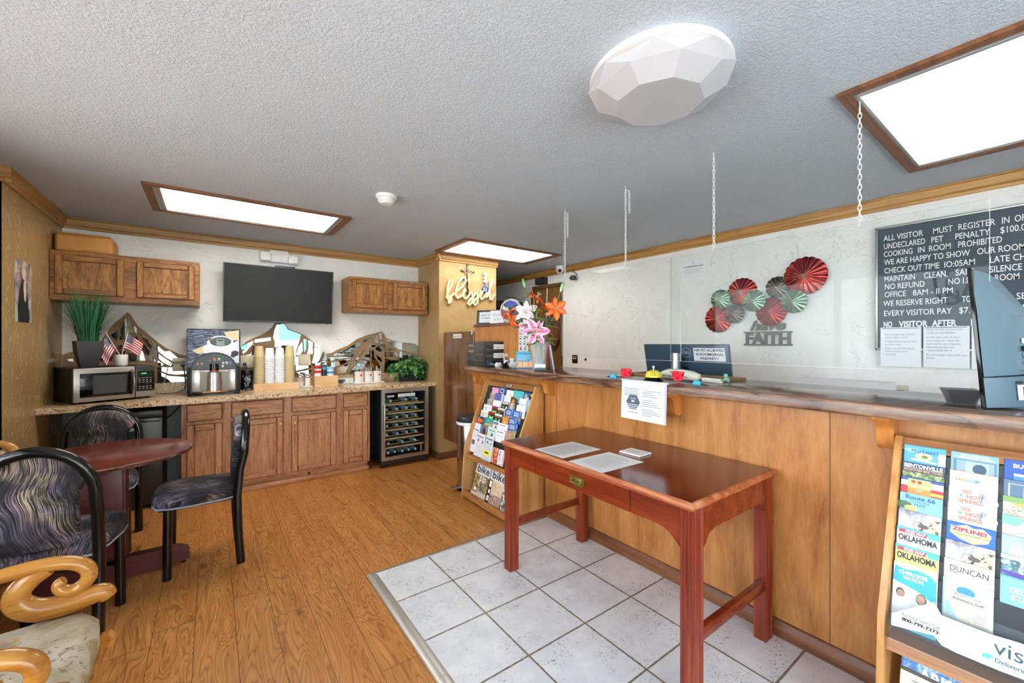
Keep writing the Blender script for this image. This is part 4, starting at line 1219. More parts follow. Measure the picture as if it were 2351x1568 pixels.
def hoop_chair(label):
    t = thing('dining_chair', label, 'chair', (0, 0, 0), group='black hoop-backed dining chairs')
    w_, r_ = .193, .0235
    pts = [(-w_, -.005, 0), (-w_, .008, .2), (-w_, .014, .42), (-w_, .0, .58), (-w_, -.022, .68)]
    for k in range(1, 16):
        a = pi - pi * k / 16
        pts.append((w_ * cos(a), -.022 - .018 * sin(a), .70 + .212 * sin(a)))
    pts += [(w_, -.022, .68), (w_, .0, .58), (w_, .014, .42), (w_, .008, .2), (w_, -.005, 0)]
    MB().tube(pts, r_, 16).build('back_hoop', TUBEB, t)
    # shield-shaped back pad
    half = [(.118, .47), (.132, .50), (.128, .58), (.124, .64), (.132, .71), (.158, .765), (.170, .785), (.168, .80), (.150, .838), (.112, .872), (.06, .893), (0, .90)]
    pad = MB()
    prof = [(p[0], p[1]) for p in half] + [(-p[0], p[1]) for p in half[-2::-1]]
    fr_, bk = [], []
    n_ = len(prof)
    for off_, ins, lst in ((.026, .93, fr_), (.012, 1.0, bk)):
        pass
    rings = []
    cz = .69
    for yo, s_ in ((.030, .90), (.026, .97), (.012, 1.0), (-.004, 1.0), (-.018, .97), (-.022, .90)):
        rings.append([pad.bm.verts.new((p[0] * s_, yo - .02 * ((p[1] - .45) / .45) ** 2 + .012, cz + (p[1] - cz) * s_)) for p in prof])
    for a, c in zip(rings, rings[1:]):
        for i in range(n_):
            pad.bm.faces.new((a[i], a[(i + 1) % n_], c[(i + 1) % n_], c[i]))
    pad.bm.faces.new(rings[0][::-1]); pad.bm.faces.new(rings[-1])
    bmesh.ops.recalc_face_normals(pad.bm, faces=pad.bm.faces[:])
    pad.build('back_pad', FEA, t, ang=60)
    # seat pad, rounded to the front
    so = [(-.172, .012), (.172, .012), (.200, .10), (.212, .25), (.205, .34), (.17, .405), (.09, .428), (-.09, .428), (-.17, .405), (-.205, .34), (-.212, .25), (-.200, .10)]
    s_ = MB(); rings = []
    for z, q in ((.412, .95), (.424, 1.0), (.452, 1.0), (.472, .965), (.484, .86), (.488, .6)):
        rings.append([s_.bm.verts.new((p[0] * q, .215 + (p[1] - .215) * q, z)) for p in so])
    n_ = len(so)
    for a, c in zip(rings, rings[1:]):
        for i in range(n_):
            s_.bm.faces.new((a[i], a[(i + 1) % n_], c[(i + 1) % n_], c[i]))
    s_.bm.faces.new(rings[0][::-1]); s_.bm.faces.new(rings[-1])
    bmesh.ops.recalc_face_normals(s_.bm, faces=s_.bm.faces[:])
    so_ = s_.build('seat', FEA, t, ang=70)
    MB().tube([(p[0] * .985, .215 + (p[1] - .215) * .985, .414) for p in so], .005, 8, closed=True).build('piping', flat('#8f9db0', .7), so_)
    MB().box(-.17, .17, .02, .39, .396, .412).build('seat_base', BLACK, t)
    for sx in (-1, 1):
        MB().cyl((sx * .172, .352, 0), (sx * .170, .348, .405), .0225, seg=16).build('leg', TUBEB, t)
    return t
ca = hoop_chair('black hoop chair seen side-on before the oak cabinets, at the right side of the round table'.replace('at the right side of', 'by'))
ca.location = (.145, 3.275, 0); ca.rotation_euler = (0, 0, R(90))
dup(ca, (-.62, 4.03, 0), R(180), 'black hoop chair behind the round table, in front of the refrigerator')
dup(ca, (-.605, 2.64, 0), R(-8), 'black hoop chair with its back to the viewer, next to the wooden armchair')
# ================================================================== wooden armchairs
BEECH = wood('honey_beech_arm', ('#8f561a', '#b67a30', '#c99044'), 'X', 14, 14, .25, .25, .03, .3)
BEECHZ = wood('honey_beech_leg', ('#94561f', '#b97a38', '#cc9450'), 'Z', 14, 14, .3, .25, .03, .2)
def tapestry():
    m, n, l, b = new_mat('cream_garden_tapestry')
    v = coords(n, l, (6, 6, 6))
    a = noise(n, l, v, 1.0, 4, .6, 1.0)
    c = ramp(n, l, a, [(.30, '#9a8868'), (.42, '#b8aa90'), (.55, '#c2b8a4'), (.62, '#b09668'), (.70, '#8a8c78')])
    k = noise(n, l, coords(n, l, (28, 28, 28)), 1.0, 5, .7, 1.5)
    k = math2(n, l, 'MULTIPLY', ramp(n, l, k, [(.53, 0.0), (.62, 1.0)]), ramp(n, l, noise(n, l, v, .8, 2), [(.42, 0.0), (.56, .85)]))
    c = mix(n, l, k, c, '#574e38')
    l.new(c, b.inputs['Base Color']); b.inputs['Roughness'].default_value = .9
    bump(n, l, b, noise(n, l, coords(n, l, (220, 220, 220)), 1.0, 2), .2, .001)
    return m
TAP = tapestry()
def ribbon(b, pts, wy, th, yc, mi=0):
    """flat curved board: outline swept in the X-Z plane, th thick in plane, wy wide in Y, rounded edges"""
    b.tube([(p[0], yc, p[1]) for p in pts], [t_ / 2 for t_ in th], 14, sy=1.0, up=(0, 1, 0))
def spiral(cx_, cz_, r0, r1, a0, a1, n=14):
    return [(cx_ + (r0 + (r1 - r0) * k / n) * cos(a0 + (a1 - a0) * k / n), cz_ + (r0 + (r1 - r0) * k / n) * sin(a0 + (a1 - a0) * k / n)) for k in range(n + 1)]
def smooth2(pts, it=2):
    for _ in range(it):
        q = [pts[0]]
        for a, c in zip(pts, pts[1:]):
            q.append(tuple(.75 * a[i] + .25 * c[i] for i in range(len(a)))); q.append(tuple(.25 * a[i] + .75 * c[i] for i in range(len(a))))
        q.append(pts[-1]); pts = q
    return pts
def armchair(label):
    t = thing('armchair', label, 'armchair', (0, 0, 0), group='wooden armchairs with cream tapestry seats')
    # seat 0.50 wide, front at x=+.31
    so = [(-.25, -.225), (.18, -.262), (.272, -.255), (.310, -.20), (.325, -.10), (.328, 0), (.325, .10), (.310, .20), (.272, .255), (.18, .262), (-.25, .225)]
    s_ = MB(); rings = []
    for z, q in ((.445, .98), (.47, 1.0), (.50, .995), (.518, .955), (.527, .86), (.531, .6)):
        rings.append([s_.bm.verts.new((.03 + (p[0] - .03) * q, p[1] * q, z)) for p in so])
    n_ = len(so)
    for a, c in zip(rings, rings[1:]):
        for i in range(n_): s_.bm.faces.new((a[i], a[(i + 1) % n_], c[(i + 1) % n_], c[i]))
    s_.bm.faces.new(rings[0][::-1]); s_.bm.faces.new(rings[-1])
    bmesh.ops.recalc_face_normals(s_.bm, faces=s_.bm.faces[:])
    s_.build('seat', TAP, t, ang=70)
    fo = [(p[0] * 1.0 + .002, p[1] * 1.0) for p in so]
    MB().prism(fo, .375, .444, 'Z').build('seat_frame', BEECH, t)
    for sy in (-1, 1):
        yc = sy * .245
        b = MB()
        arm = smooth2([(-.30, .60), (-.20, .625), (-.08, .655), (.05, .682), (.15, .694), (.225, .690), (.268, .668), (.282, .636), (.270, .606), (.240, .592), (.214, .604), (.207, .624), (.222, .634)])
        n_ = len(arm)
        th = [.041 if k < n_ * .6 else .041 - .016 * (k - n_ * .6) / (n_ * .4) for k in range(n_)]
        b.tube([(p[0], yc, p[1]) for p in arm], [q / 2 for q in th], 14, up=(0, 1, 0), sy=1.25)
        b.build('arm', BEECH, t)
        sup = smooth2([(.19, .682), (.15, .660), (.122, .625), (.126, .588), (.165, .558), (.222, .553), (.275, .563), (.312, .568), (.324, .545)])
        b = MB(); n_ = len(sup)
        b.tube([(p[0], yc * (1.0 if True else 1), p[1]) for p in sup], [(.030 + .016 * sin(pi * k / (n_ - 1))) * .72 for k in range(n_)], 14, up=(0, 1, 0), sy=.95)
        b.build('arm_support', BEECH, t)
        b = MB().tube(smooth2([(.285, sy * .205, .375), (.31, sy * .21, .42), (.325, sy * .212, .445), (.335, sy * .212, .43), (.325, sy * .212, .405)], 1), .014, 10)
        b.build('scroll', BEECH, t)
        MB().tube(smooth2([(.262, sy * .20, .38), (.28, sy * .202, .25), (.262, sy * .2, .1), (.275, sy * .2, 0)], 2), [.026] + [.022] * 12 + [.017] * 8 if False else .021, 12).build('leg', BEECHZ, t)
        MB().tube(smooth2([(-.26, sy * .19, .60), (-.265, sy * .19, .4), (-.29, sy * .19, .2), (-.33, sy * .19, 0)], 2), .02, 12).build('leg', BEECHZ, t)
    MB().box(-.335, -.27, -.20, .20, .53, .775, bev=.025, seg=3).build('backrest', TAP, t)
    b = MB().tube(smooth2([(-.262, -.225, .50), (-.29, -.232, .70), (-.305, -.225, .79), (-.31, -.12, .822), (-.31, 0, .832), (-.31, .12, .822), (-.305, .225, .79), (-.29, .232, .70), (-.262, .225, .50)], 2), .019, 12)
    b.build('back_frame', BEECH, t)
    return t
aa = armchair('honey wood armchair with scrolled arms and cream tapestry seat, foreground beside hoop chair'.replace('foreground ', ''))
aa.location = (-.595, 1.625, 0)
dup(aa, (-1.125, 3.25, 0), R(-90), 'cream armchair mostly hidden behind the hoop chair, against the gold wall')
# ================================================================== reception counter
PLY = wood('amber_plywood_panel', ('#915626', '#b0733a', '#c2884c'), 'Z', 11, 5, .38, .12, .02)
PLYD = wood('amber_plywood_corbel', ('#a05c26', '#c27834', '#d48f4a'), 'Z', 9, 5, .35, .3, .03, .2)
LAM = wood('streaked_walnut_laminate', ('#35211a', '#6c4a37', '#96735a'), 'Y', 16, 9, .28, .8, .0, pores=.85)
LAM_T = wood('walnut_laminate_top', ('#4d3a30', '#665044', '#7c6557'), 'Y', 16, 14, .16, .4, .0)
SKIRT = wood('reddish_brown_skirting', ('#4f2a16', '#74421f', '#8d5a32'), 'Y', 22, 16, .42, .2)
t = thing('reception_counter', 'long amber plywood reception counter with corbels and skirting', 'counter', (2.155, 1.5, 0))
def rc(o): o.location = (-2.155, -1.5, 0); return o
rc(MB().box(2.155, 2.50, -1.2, 3.60, 0, 1.104).build('front_panel', PLY, t))
for o in (MB().prism([(2.155, 0), (2.133, 0), (2.133, .042), (2.138, .052), (2.141, .066), (2.148, .076), (2.155, .078)], -1.2, 2.475, 'Y'), MB().prism([(2.155, 0), (2.133, 0), (2.133, .042), (2.138, .052), (2.141, .066), (2.148, .076), (2.155, .078)], 3.225, 3.60, 'Y')):
    rc(o.build('baseboard', SKIRT, t))
cb = smooth2([(2.0, 1.104), (2.003, 1.09), (2.04, 1.072), (2.068, 1.05), (2.074, 1.02), (2.078, .995), (2.095, .972), (2.12, .966), (2.155, .968)], 1)
for yc in (3.455, 2.40, 1.335, .424):
    rc(MB().prism(cb + [(2.1545, 1.104)], yc - .026, yc + .026, 'Y').build('corbel', PLYD, t))
for yc in (2.36, .62, -.6):
    rc(MB().box(2.1535, 2.1555, yc - .0015, yc + .0015, .08, 1.10).build('panel_seam', flat('#6b3f1a', .6), t))
t = thing('counter_top', 'long walnut laminate counter top with streaked rounded front edge', 'worktop', (2.26, 1.2, 1.105))
o = MB().box(1.95, 2.575, -1.25, 3.43, 1.105, 1.1555, bev=.006, seg=2)
o = o.build('slab', LAM_T, t); o.location = (-2.26, -1.2, -1.105)
o = MB().prism([(1.9485, 1.105), (1.953, 1.1045), (1.956, 1.1045), (1.956, 1.1545), (1.950, 1.1545), (1.9475, 1.15), (1.9475, 1.11)], -1.252, 3.432, 'Y').build('edge_band', LAM, t); o.location = (-2.26, -1.2, -1.105)
b = MB()
for z in (1.119, 1.14): b.ball((1.952, 3.4325, z), .005, (1, .5, 1), 8)
o = b.build('screw', CHROME, t); o.location = (-2.26, -1.2, -1.105)
t = thing('raised_ledge', 'plywood raised ledge with dark laminate top at the far end of the counter', 'ledge', (2.3, 3.17, 1.1562))
def rl_(o): o.location = (-2.3, -3.17, -1.1562); return o
rl_(MB().box(2.20, 2.235, 2.70, 3.655, 1.1565, 1.53).build('front_board', PLY, t))
rl_(MB().box(2.19, 2.42, 2.68, 3.665, 1.53, 1.56, bev=.003, seg=1).build('ledge_top', LAM, t))
rl_(MB().box(2.235, 2.41, 2.75, 3.59, 1.1565, 1.529).build('ledge_support', PLY, t))
# swing gate between pillar and counter
GATEW = wood('dark_stained_gate', ('#4a2b12', '#6d4420', '#80562e'), 'Z', 6, 5, .22, .45, .03, .3)
t = thing('swing_gate', 'dark brown half-height swing gate between the pillar and the counter', 'gate', (2.205, 4.36, 0))
o = MB().box(2.195, 2.22, 3.672, 4.355, .25, 1.492, bev=.003, seg=1).build('gate_panel', GATEW, t); o.location = (-2.205, -4.36, 0)
o = sheet('door_sign', None, None, FW(2.1945, 4.123, 1.468), .20, .046, .0012, '#ece9e4', [(disc(.183, -.022, .008, .016, 10), '#c81f2c'), (disc(.183, -.009, .004, .006, 8), '#c81f2c')], [('Employees Only', .008, -.030, .022, INK, .155, .0004)])
o.parent = t; o.matrix_basis = MX.Translation((-2.205, -4.36, 0)) @ o.matrix_basis
o = MB().box(2.18, 2.2, 3.665, 3.70, 1.472, 1.496, bev=.003).cyl((2.186, 3.69, 1.46), (2.186, 3.69, 1.50), .006).build('latch', CHROME, t); o.location = (-2.205, -4.36, 0)
o = MB().cyl((2.193, 4.3, 1.40), (2.196, 4.3, 1.40), .006).build('screw', CHROME, t); o.location = (-2.205, -4.36, 0)
# ================================================================== red desk
CHER = wood('worn_cherry_veneer', ('#571808', '#74280f', '#87391a'), 'Y', 10, 14, .26, .15, .02, .25)
CHERZ = wood('worn_cherry_leg', ('#5c1a0a', '#7d2c12', '#a4552c'), 'Z', 12, 16, .32, .15, .03)
CHTOP = wood('cherry_desk_top', ('#4d170a', '#642311', '#732c18'), 'Y', 10, 16, .2, .1, .0, .2)
WORN = wood('rubbed_bare_edge', ('#7a2f14', '#a4542c', '#cb9068'), 'Y', 30, 14, .45, .1)
t = thing('writing_desk', 'red cherry writing desk with fluted legs standing on the tiles', 'desk', (1.77, 1.43, 0))
def dk(o): o.location = (-1.77, -1.43, 0); return o
X0, X1, Y0, Y1 = 1.412, 2.128, .812, 2.05
b = MB()
ps = [(0, .785), (.006, .784), (.012, .778), (.013, .771), (.020, .768), (.020, .757)]
rws = []
cx_, cy_ = (X0 + X1) / 2, (Y0 + Y1) / 2
lay = [(.022, .785), (.014, .7845), (.006, .780), (.0, .772), (.003, .766), (.010, .762), (.012, .756)]
for q, z in lay:
    rws.append([(X0 + q, Y0 + q, z), (X1 - q, Y0 + q, z), (X1 - q, Y1 - q, z), (X0 + q, Y1 - q, z), (X0 + q, Y0 + q, z)])
b.grid(rws, 1)
b.poly([p for p in rws[0][:4]][::-1] if False else rws[0][:4], 0)
b.poly(rws[-1][:4][::-1], 1)
bmesh.ops.remove_doubles(b.bm, verts=b.bm.verts[:], dist=.0004)
bmesh.ops.recalc_face_normals(b.bm, faces=b.bm.faces[:])
dk(b.build('desk_top', [CHTOP, WORN], t, ang=25))
def fluted(x0, x1, y0, y1, zt, fx, fy):
    """square leg with shallow flutes on the two outer faces"""
    out = []
    def edge(p, q, n_, flute):
        pts = [p]
        if flute:
            for k in range(24):
                s_ = (k + .5) / 24
                d = .0035 * abs(sin(s_ * 3.5 * pi)) if .08 < s_ < .92 else 0
                pts.append((p[0] + (q[0] - p[0]) * s_ - n_[0] * d, p[1] + (q[1] - p[1]) * s_ - n_[1] * d))
        return pts
    o = edge((x0, y0), (x1, y0), (0, -1), fy == -1) + edge((x1, y0), (x1, y1), (1, 0), fx == 1) + edge((x1, y1), (x0, y1), (0, 1), fy == 1) + edge((x0, y1), (x0, y0), (-1, 0), fx == -1)
    return MB().prism(o, 0, zt, 'Z')
for x0, x1, fx in ((1.437, 1.503, -1), (2.045, 2.108, 1)):
    for y0, y1, fy in ((.826, .882, -1), (1.985, 2.04, 1)):
        dk(fluted(x0, x1, y0, y1, .756, fx, fy).build('leg', CHERZ, t, ang=50))
zb = .652
front = [(.882, .755), (.882, .592), (.89, .598), (.915, .622), (.935, .638), (.96, .648), (1.0, zb), (1.118, zb), (1.118, .755)]
dk(MB().prism(front, 1.445, 1.46, 'X').build('front_apron', CHER, t))
rear = [(1.757, .755), (1.757, zb), (1.93, zb), (1.945, .645), (1.955, .630), (1.97, .622), (1.985, .618), (1.985, .755)]
dk(MB().prism(rear, 1.445, 1.46, 'X').build('front_apron', CHER, t))
dr = dk(MB().box(1.4425, 1.462, 1.1225, 1.7525, zb, .751, bev=.002, seg=1).build('drawer', CHER, t))
ABR = flat('#8d7a3c', .35, .85)
b = MB().prism([(1.383, .684), (1.383, .718), (1.392, .718), (1.392, .726), (1.475, .726), (1.475, .718), (1.484, .718), (1.484, .684), (1.475, .684), (1.475, .676), (1.392, .676), (1.392, .684)], 1.4385, 1.443, 'X')
b.box(1.4365, 1.4385, 1.397, 1.47, .686, .716, bev=.001).tube([(1.437, 1.402, .712), (1.433, 1.402, .692), (1.433, 1.465, .692), (1.437, 1.465, .712)], .003, 8)
b.build('drawer_pull', ABR, dr)
for yy in (.834, 2.018):
    side = [(1.503, .755), (1.503, .585), (1.512, .590), (1.535, .606), (1.552, .630), (1.572, .644), (1.61, .650), (2.0, .650), (2.012, .646), (2.024, .622), (2.045, .606), (2.045, .755)]
    dk(MB().prism(side, yy, yy + .014, 'Y').build('side_apron', CHER, t))
    dk(MB().box(1.503, 2.045, yy + .0, yy + .026, .237 if yy < 1 else .257, .286 if yy < 1 else .297, bev=.003).build('stretcher', CHER, t))
dk(MB().box(2.065, 2.08, .882, 1.985, .60, .755).build('rear_apron', CHER, t))
PAP = flat('#d9d8d6', .4)
GREYT = '#8f9092'
dz = .7862
def lying(name, label, c0, cx1, cy1, w_, h_, th, base, shapes, texts=(), group=None):
    return sheet(name, label, 'paper' if th < .004 else 'cards', fr((c0[0], c0[1], dz + th), cx1, cy1), w_, h_, th, base, shapes, texts, group)
lying('laminated_sheet', 'printed laminated sheet on the desk nearer the brochure rack', (1.735, 1.762), (0, -1, 0), (1, .02, 0), .222, .292, .0008, '#dedddb', rows(.025, .2, -.03, .0125, 20, .004, '#9b9c9f'), (), 'laminated sheets on the desk')
lying('laminated_sheet', 'printed laminated sheet lying along the desk edge before the small cards', (1.73, 1.478), (-.02, -1, 0), (1, -.03, 0), .226, .297, .0008, '#e2e1df', rows(.03, .2, -.045, .018, 12, .004, '#a5a6a8'), (), 'laminated sheets on the desk')
lying('card_stack', 'small stack of white cards on the desk beside the counter', (1.878, 1.448), (.03, -1, 0), (1, .05, 0), .128, .105, .008, '#e6e5e4', rows(.02, .11, -.025, .014, 5, .003, '#b3a6a0'), (), None)
# ================================================================== brochure racks
RACKW = wood('honey_oak_rack_side', ('#a8713a', '#c48d50', '#d3a266'), 'Z', 9, 7, .4, .45, .04)
RACKX = wood('brown_oak_rack_rail', ('#7d4d26', '#9c6534', '#b37c48'), 'Y', 20, 12, .4, .35, .04)
POCK = flat('#20262c', .45)
def env(z): return 1.845 + (z - .46) * .386
TI = R(12)
def FT(y, z, out=0.0, tilt=TI):
    """frame of a leaflet leaning back in a rack, its top-left corner at y, z"""
    return fr((env(z) + .010 - out, y, z), (0, -1, 0), (sin(tilt), 0, cos(tilt)))
PMC = {}
def print_mat(name, stops, scale, dist=.8, aniso=(1, 1, 1)):
    if name in PMC: return PMC[name]
    m, n, l, b = new_mat(name)
    a = noise(n, l, coords(n, l, tuple(scale * q for q in aniso)), 1.0, 4, .62, dist)
    l.new(ramp(n, l, a, stops), b.inputs['Base Color'])
    b.inputs['Roughness'].default_value = .38
    PMC[name] = m
    return m
LEOP = print_mat('leopard_print', [(.40, '#26201e'), (.44, '#c9ab8a'), (.6, '#dcc8ae'), (.7, '#8d8798')], 75, .4)
LEOPB = print_mat('blurred_grey_print', [(.35, '#6e6a78'), (.5, '#a8a4ad'), (.65, '#d9d4d0')], 18)
TREES = print_mat('tree_print', [(.35, '#26361f'), (.5, '#5c7a3a'), (.65, '#c9c68a')], 60)
CITY = print_mat('muted_photo_print', [(.35, '#3d3a38'), (.5, '#8f8a80'), (.65, '#d9d2c4')], 55)
FALLS = print_mat('waterfall_print', [(.35, '#1c3338'), (.5, '#5b8790'), (.66, '#e6eef0')], 40, 1.5)
TIGER = print_mat('tiger_print', [(.40, '#2c2420'), (.46, '#d9c4a0'), (.62, '#efe6d4')], 30, 2.0, (1, 4, 1))
FOREST = print_mat('forest_lake_print', [(.35, '#1b4a4c'), (.5, '#2c6f6c'), (.65, '#7fb0a4')], 60, .5)
WATER = print_mat('blue_water_print', [(.35, '#2a5c98'), (.5, '#5a8fc6'), (.66, '#cfe0ee')], 35, 1.2)
CROWD = print_mat('crowd_print', [(.36, '#4a2a24'), (.48, '#a07a6a'), (.58, '#d8c0b0'), (.68, '#5a4a44')], 70, .6)
RED_T = print_mat('orange_portrait_print', [(.36, '#2c1c16'), (.5, '#c8582c'), (.64, '#e8c49a')], 45)
TRAIL = print_mat('autumn_trail_print', [(.34, '#2c2a1c'), (.48, '#7a6a40'), (.58, '#b09a68'), (.7, '#d8cfb8')], 40)
def rack(name_lab, y0, y1):
    """y0 < y1 outer sides"""
    yc = (y0 + y1) / 2
    t = thing('brochure_rack', name_lab, 'brochure rack', (2.0, yc, 0), group='slanted oak brochure racks')
    side = [(1.795, 0), (1.80, .2), (1.822, .46), (2.055, 1.022), (2.066, 1.032), (2.128, 1.022), (2.131, 1.0), (2.131, 0)]
    def put(o): o.location = (-2.0, -yc, 0); return o
    for a in (y0, y1 - .019):
        put(MB().prism(side, a, a + .019, 'Y').build('side_panel', RACKW, t))
    a, c = y0 + .0195, y1 - .0195
    put(MB().prism([(2.062, .985), (2.078, 1.027), (2.090, 1.024), (2.074, .982)], a, c, 'Y').build('top_rail', RACKX, t))
    put(MB().box(2.118, 2.13, a, c, .02, 1.0).build('back_panel', RACKW, t))
    put(MB().prism([(1.826, .352), (1.838, .388), (1.852, .386), (2.118, .40), (2.118, .385), (1.84, .350)], a, c, 'Y').build('shelf', RACKX, t))
    put(MB().prism([(1.792, .022), (1.80, .072), (1.812, .072), (1.825, .04), (2.118, .06), (2.118, .03), (1.80, .012)], a, c, 'Y').build('bottom_shelf', RACKX, t))
    for z in (.985, .93, .879, .829, .774, .718, .662, .603):
        o = MB().box(0, c - a, -.075, 0, -.0015, 0).build('pocket', POCK, t, mx=MX.Translation((-2.0, -yc, 0)) @ FT(c, z - .006, -.0115))
    o = MB().box(0, c - a, -.20, 0, -.0015, 0).build('pocket', POCK, t, mx=MX.Translation((-2.0, -yc, 0)) @ FT(c, .600, -.014))
    return t
rack('slanted oak brochure rack beside the steel bin, with bicycle magazines at its foot', 2.487, 3.212)
rl = rack('slanted oak brochure rack under the large monitor, with state maps in its pockets', -.333, .392)
o = sheet('name_plate', None, None, fr((env(1.012) + .004, 2.89, 1.017), (0, -1, 0), (.386, 0, 1)), .075, .02, .001, '#b8b2a4', rows(.01, .065, -.005, .007, 2, .004, '#4a4640')); o.parent = [q for q in bpy.data.objects if q.name == 'brochure_rack'][0]; o.matrix_basis = MX.Translation((-2.0, -(2.487 + 3.212) / 2, 0)) @ o.matrix_basis
GL = 'leaflets in the rack beside the bin'
GR = 'leaflets in the rack under the monitor'
def br(lab, y, z, w_, base, shapes=(), texts=(), L=.10, t_=.004, grp=GL, tilt=TI, out=0.0, name='brochure', roll=0.0):
    m = FT(y, z, out, tilt)
    if roll: m = m @ MX.Rotation(roll, 4, 'Z')
    return sheet(name, lab, 'brochure' if name == 'brochure' else name.replace('_', ' '), m, w_, L, t_, base, shapes, texts, grp)
K = '#22262b'; Wt = '#f2f2f0'
def lines(w_, y=-.012, n=3, c='#8a8d92', h=.002): return rows(.012, w_ - .015, y, .007, n, h, c)
# ---- rack beside the bin: seven tiers
z = .972
br('plain pink leaflet at the left end of the top tier', 3.10, z, .10, '#e79ac0')
br('blue leaflet with yellow starburst, top tier beside the pink one', 2.998, z + .012, .105, '#2f4f9c', [(disc(.05, -.032, .034, .022, 11), '#e8d36a'), (disc(.05, -.032, .026, .014, 11), '#2f4f9c')], t_=.010)
br('white leaflet with faint orange print on the top tier', 2.876, z - .003, .10, '#e8e6e2', lines(.1, -.03, 2, '#d8a070'))
br('wide turquoise booklet on the top tier', 2.772, z + .003, .132, '#4fb9bf', [(.01, -.05, .1, -.056, '#d07a3a')], [('The Spencer', .012, -.022, .015, K, .08), ('Summer Berry', .012, -.038, .015, K, .085)] if False else [], t_=.012)
br('blue leaflet showing a portrait on the top tier', 2.634, z, .07, '#2a5a9e', [(disc(.03, -.034, .018, .024), '#c99a80'), (.045, -.04, .068, -.06, '#e0e6ee')])
br('black and yellow leaflet at the right end of the top tier', 2.562, z + .004, .066, '#22221e', [(disc(.03, -.02, .022, .012, 7), '#d6c23a'), (disc(.04, -.045, .016, .01, 7), '#b07a5a')])
z = .922
br('grey landscape leaflet at the left end of the second tier', 3.108, z, .08, CITY, [(.008, -.014, .07, -.02, '#8f8878')])
br('violet-blue leaflet on the second tier under the starburst', 3.026, z + .008, .13, '#5a60a4', [(.098, -.0, .13, -.08, '#b9c8e0')], [('BARTLESVILLE', .01, -.028, .012, Wt, .07)] if False else [], t_=.008)
br('white leaflet with soft print on the second tier', 2.886, z, .098, '#e4e4e4', lines(.098, -.02, 3, '#b8c4d8'))
br('brown leaflet leaning sideways in the second tier', 2.786, z + .002, .09, '#5a3a2a', [(disc(.045, -.04, .02, .03), '#d98a2c')], roll=-.22)
br('white leaflet with black line at its foot, second tier right of the gap', 2.668, z, .09, '#eceae8', [(.01, -.05, .08, -.053, K)])
br('pale blue leaflet at the right end of the second tier', 2.575, z, .065, '#8fb4cf', [(.02, -.02, .05, -.05, '#a9cbdc')])
z = .87
br('grey town photo leaflet at the left end of the third tier', 3.12, z, .095, CITY, [(.008, -.012, .085, -.02, '#aaa498')])
br('white leaflet with green edge on the third tier', 3.022, z, .12, '#e9eaea', [(.108, -.01, .112, -.05, '#4a7a3a')], t_=.008)
br('black map leaflet with green and orange spots on the third tier', 2.888, z + .002, .095, '#24282a', [(.005, -.004, .09, -.016, '#e6e6e4'), (.005, -.02, .09, -.026, '#c86a3a'), (disc(.025, -.045, .012, .01), '#6fb23f'), (disc(.07, -.048, .012, .01), '#e8eef0')])
br('grey statue photo leaflet on the third tier', 2.79, z + .002, .105, CITY, [(disc(.04, -.034, .02, .03), '#b7bbb8'), (.085, 0, .105, -.08, K)])
br('white leaflet with small yellow emblem on the third tier', 2.68, z - .002, .118, '#e6e5e3', [(disc(.055, -.045, .012, .008), '#d9b04a')], t_=.007)
br('blue and yellow leaflet at the right end of the third tier', 2.60, z - .004, .06, '#7fa3c9', [(.0, -.045, .06, -.07, '#d9cf6a')]) if False else None
z = .82
br('white leaflet with line drawing at the left end of the fourth tier', 3.15, z, .13, '#e6e6e6', [(disc(.04, -.035, .014, .02, 14), '#c4c6ca')] + lines(.13, -.02, 2, '#b0b4ba'))
br('red-topped black leaflet with green eyes on the fourth tier', 3.015, z, .082, '#1f2622', [(0, 0, .082, -.022, '#a8202c'), (disc(.02, -.044, .014, .012), '#6fc23a'), (disc(.062, -.046, .014, .012), '#6fc23a'), (disc(.041, -.052, .018, .008), '#e9efe6')])
br('dark map leaflet with grey band on the fourth tier', 2.93, z, .118, '#262a2b', [(.004, -.004, .1, -.02, '#d6d8d6'), (.004, -.026, .1, -.032, '#c8693a'), (disc(.03, -.052, .015, .012), '#6fb23f'), (.104, 0, .118, -.09, '#b8c4cc')], t_=.008)
def cb_(lab, y, z, w_):
    br(lab, y, z, w_, '#3a68b0', [([(0, -.062), (w_, -.05), (w_, -.075), (0, -.08)], '#a88a78'), (w_ - .018, 0, w_, -.03, '#6f98cf')], [('CRYSTAL', .012, -.026, .017, Wt, w_ * .6, .0004), ('BRIDGES', .012, -.043, .017, Wt, w_ * .6, .0004)], t_=.006)
cb_('blue leaflet reading Crystal Bridges on the fourth tier, beside the dark map', 2.805, z + .003, .10)
cb_('blue leaflet reading Crystal Bridges on the fourth tier, under the white emblem leaflet', 2.70, z + .001, .108)
br('white leaflet at the right end of the fourth tier', 2.658 if False else 2.592 + .0, z - .005, .0 or .02, '#e4e6e8') if False else None
z = .768
br('white leaflet with owl-like drawing at the left end of the fifth tier', 3.165, z, .118, '#e2e0de', [(disc(.04, -.035, .018, .022), '#cdbfae'), (.085, -.02, .1, -.03, '#7a8290')])
br('red-topped black leaflet with green eyes on the fifth tier', 3.042, z + .003, .09, '#1f2622', [(0, 0, .09, -.022, '#a8202c'), (disc(.022, -.044, .014, .012), '#6fc23a'), (disc(.068, -.046, .014, .012), '#6fc23a'), (disc(.045, -.052, .02, .008), '#e9efe6')])
br('dark map leaflet with grey band on the fifth tier', 2.945, z + .002, .115, '#262a2b', [(.004, -.004, .11, -.022, '#dcdedc'), (.004, -.028, .11, -.034, '#c8693a'), (disc(.03, -.054, .015, .012), '#6fb23f'), (disc(.08, -.056, .012, .012), '#7fc0dc')])
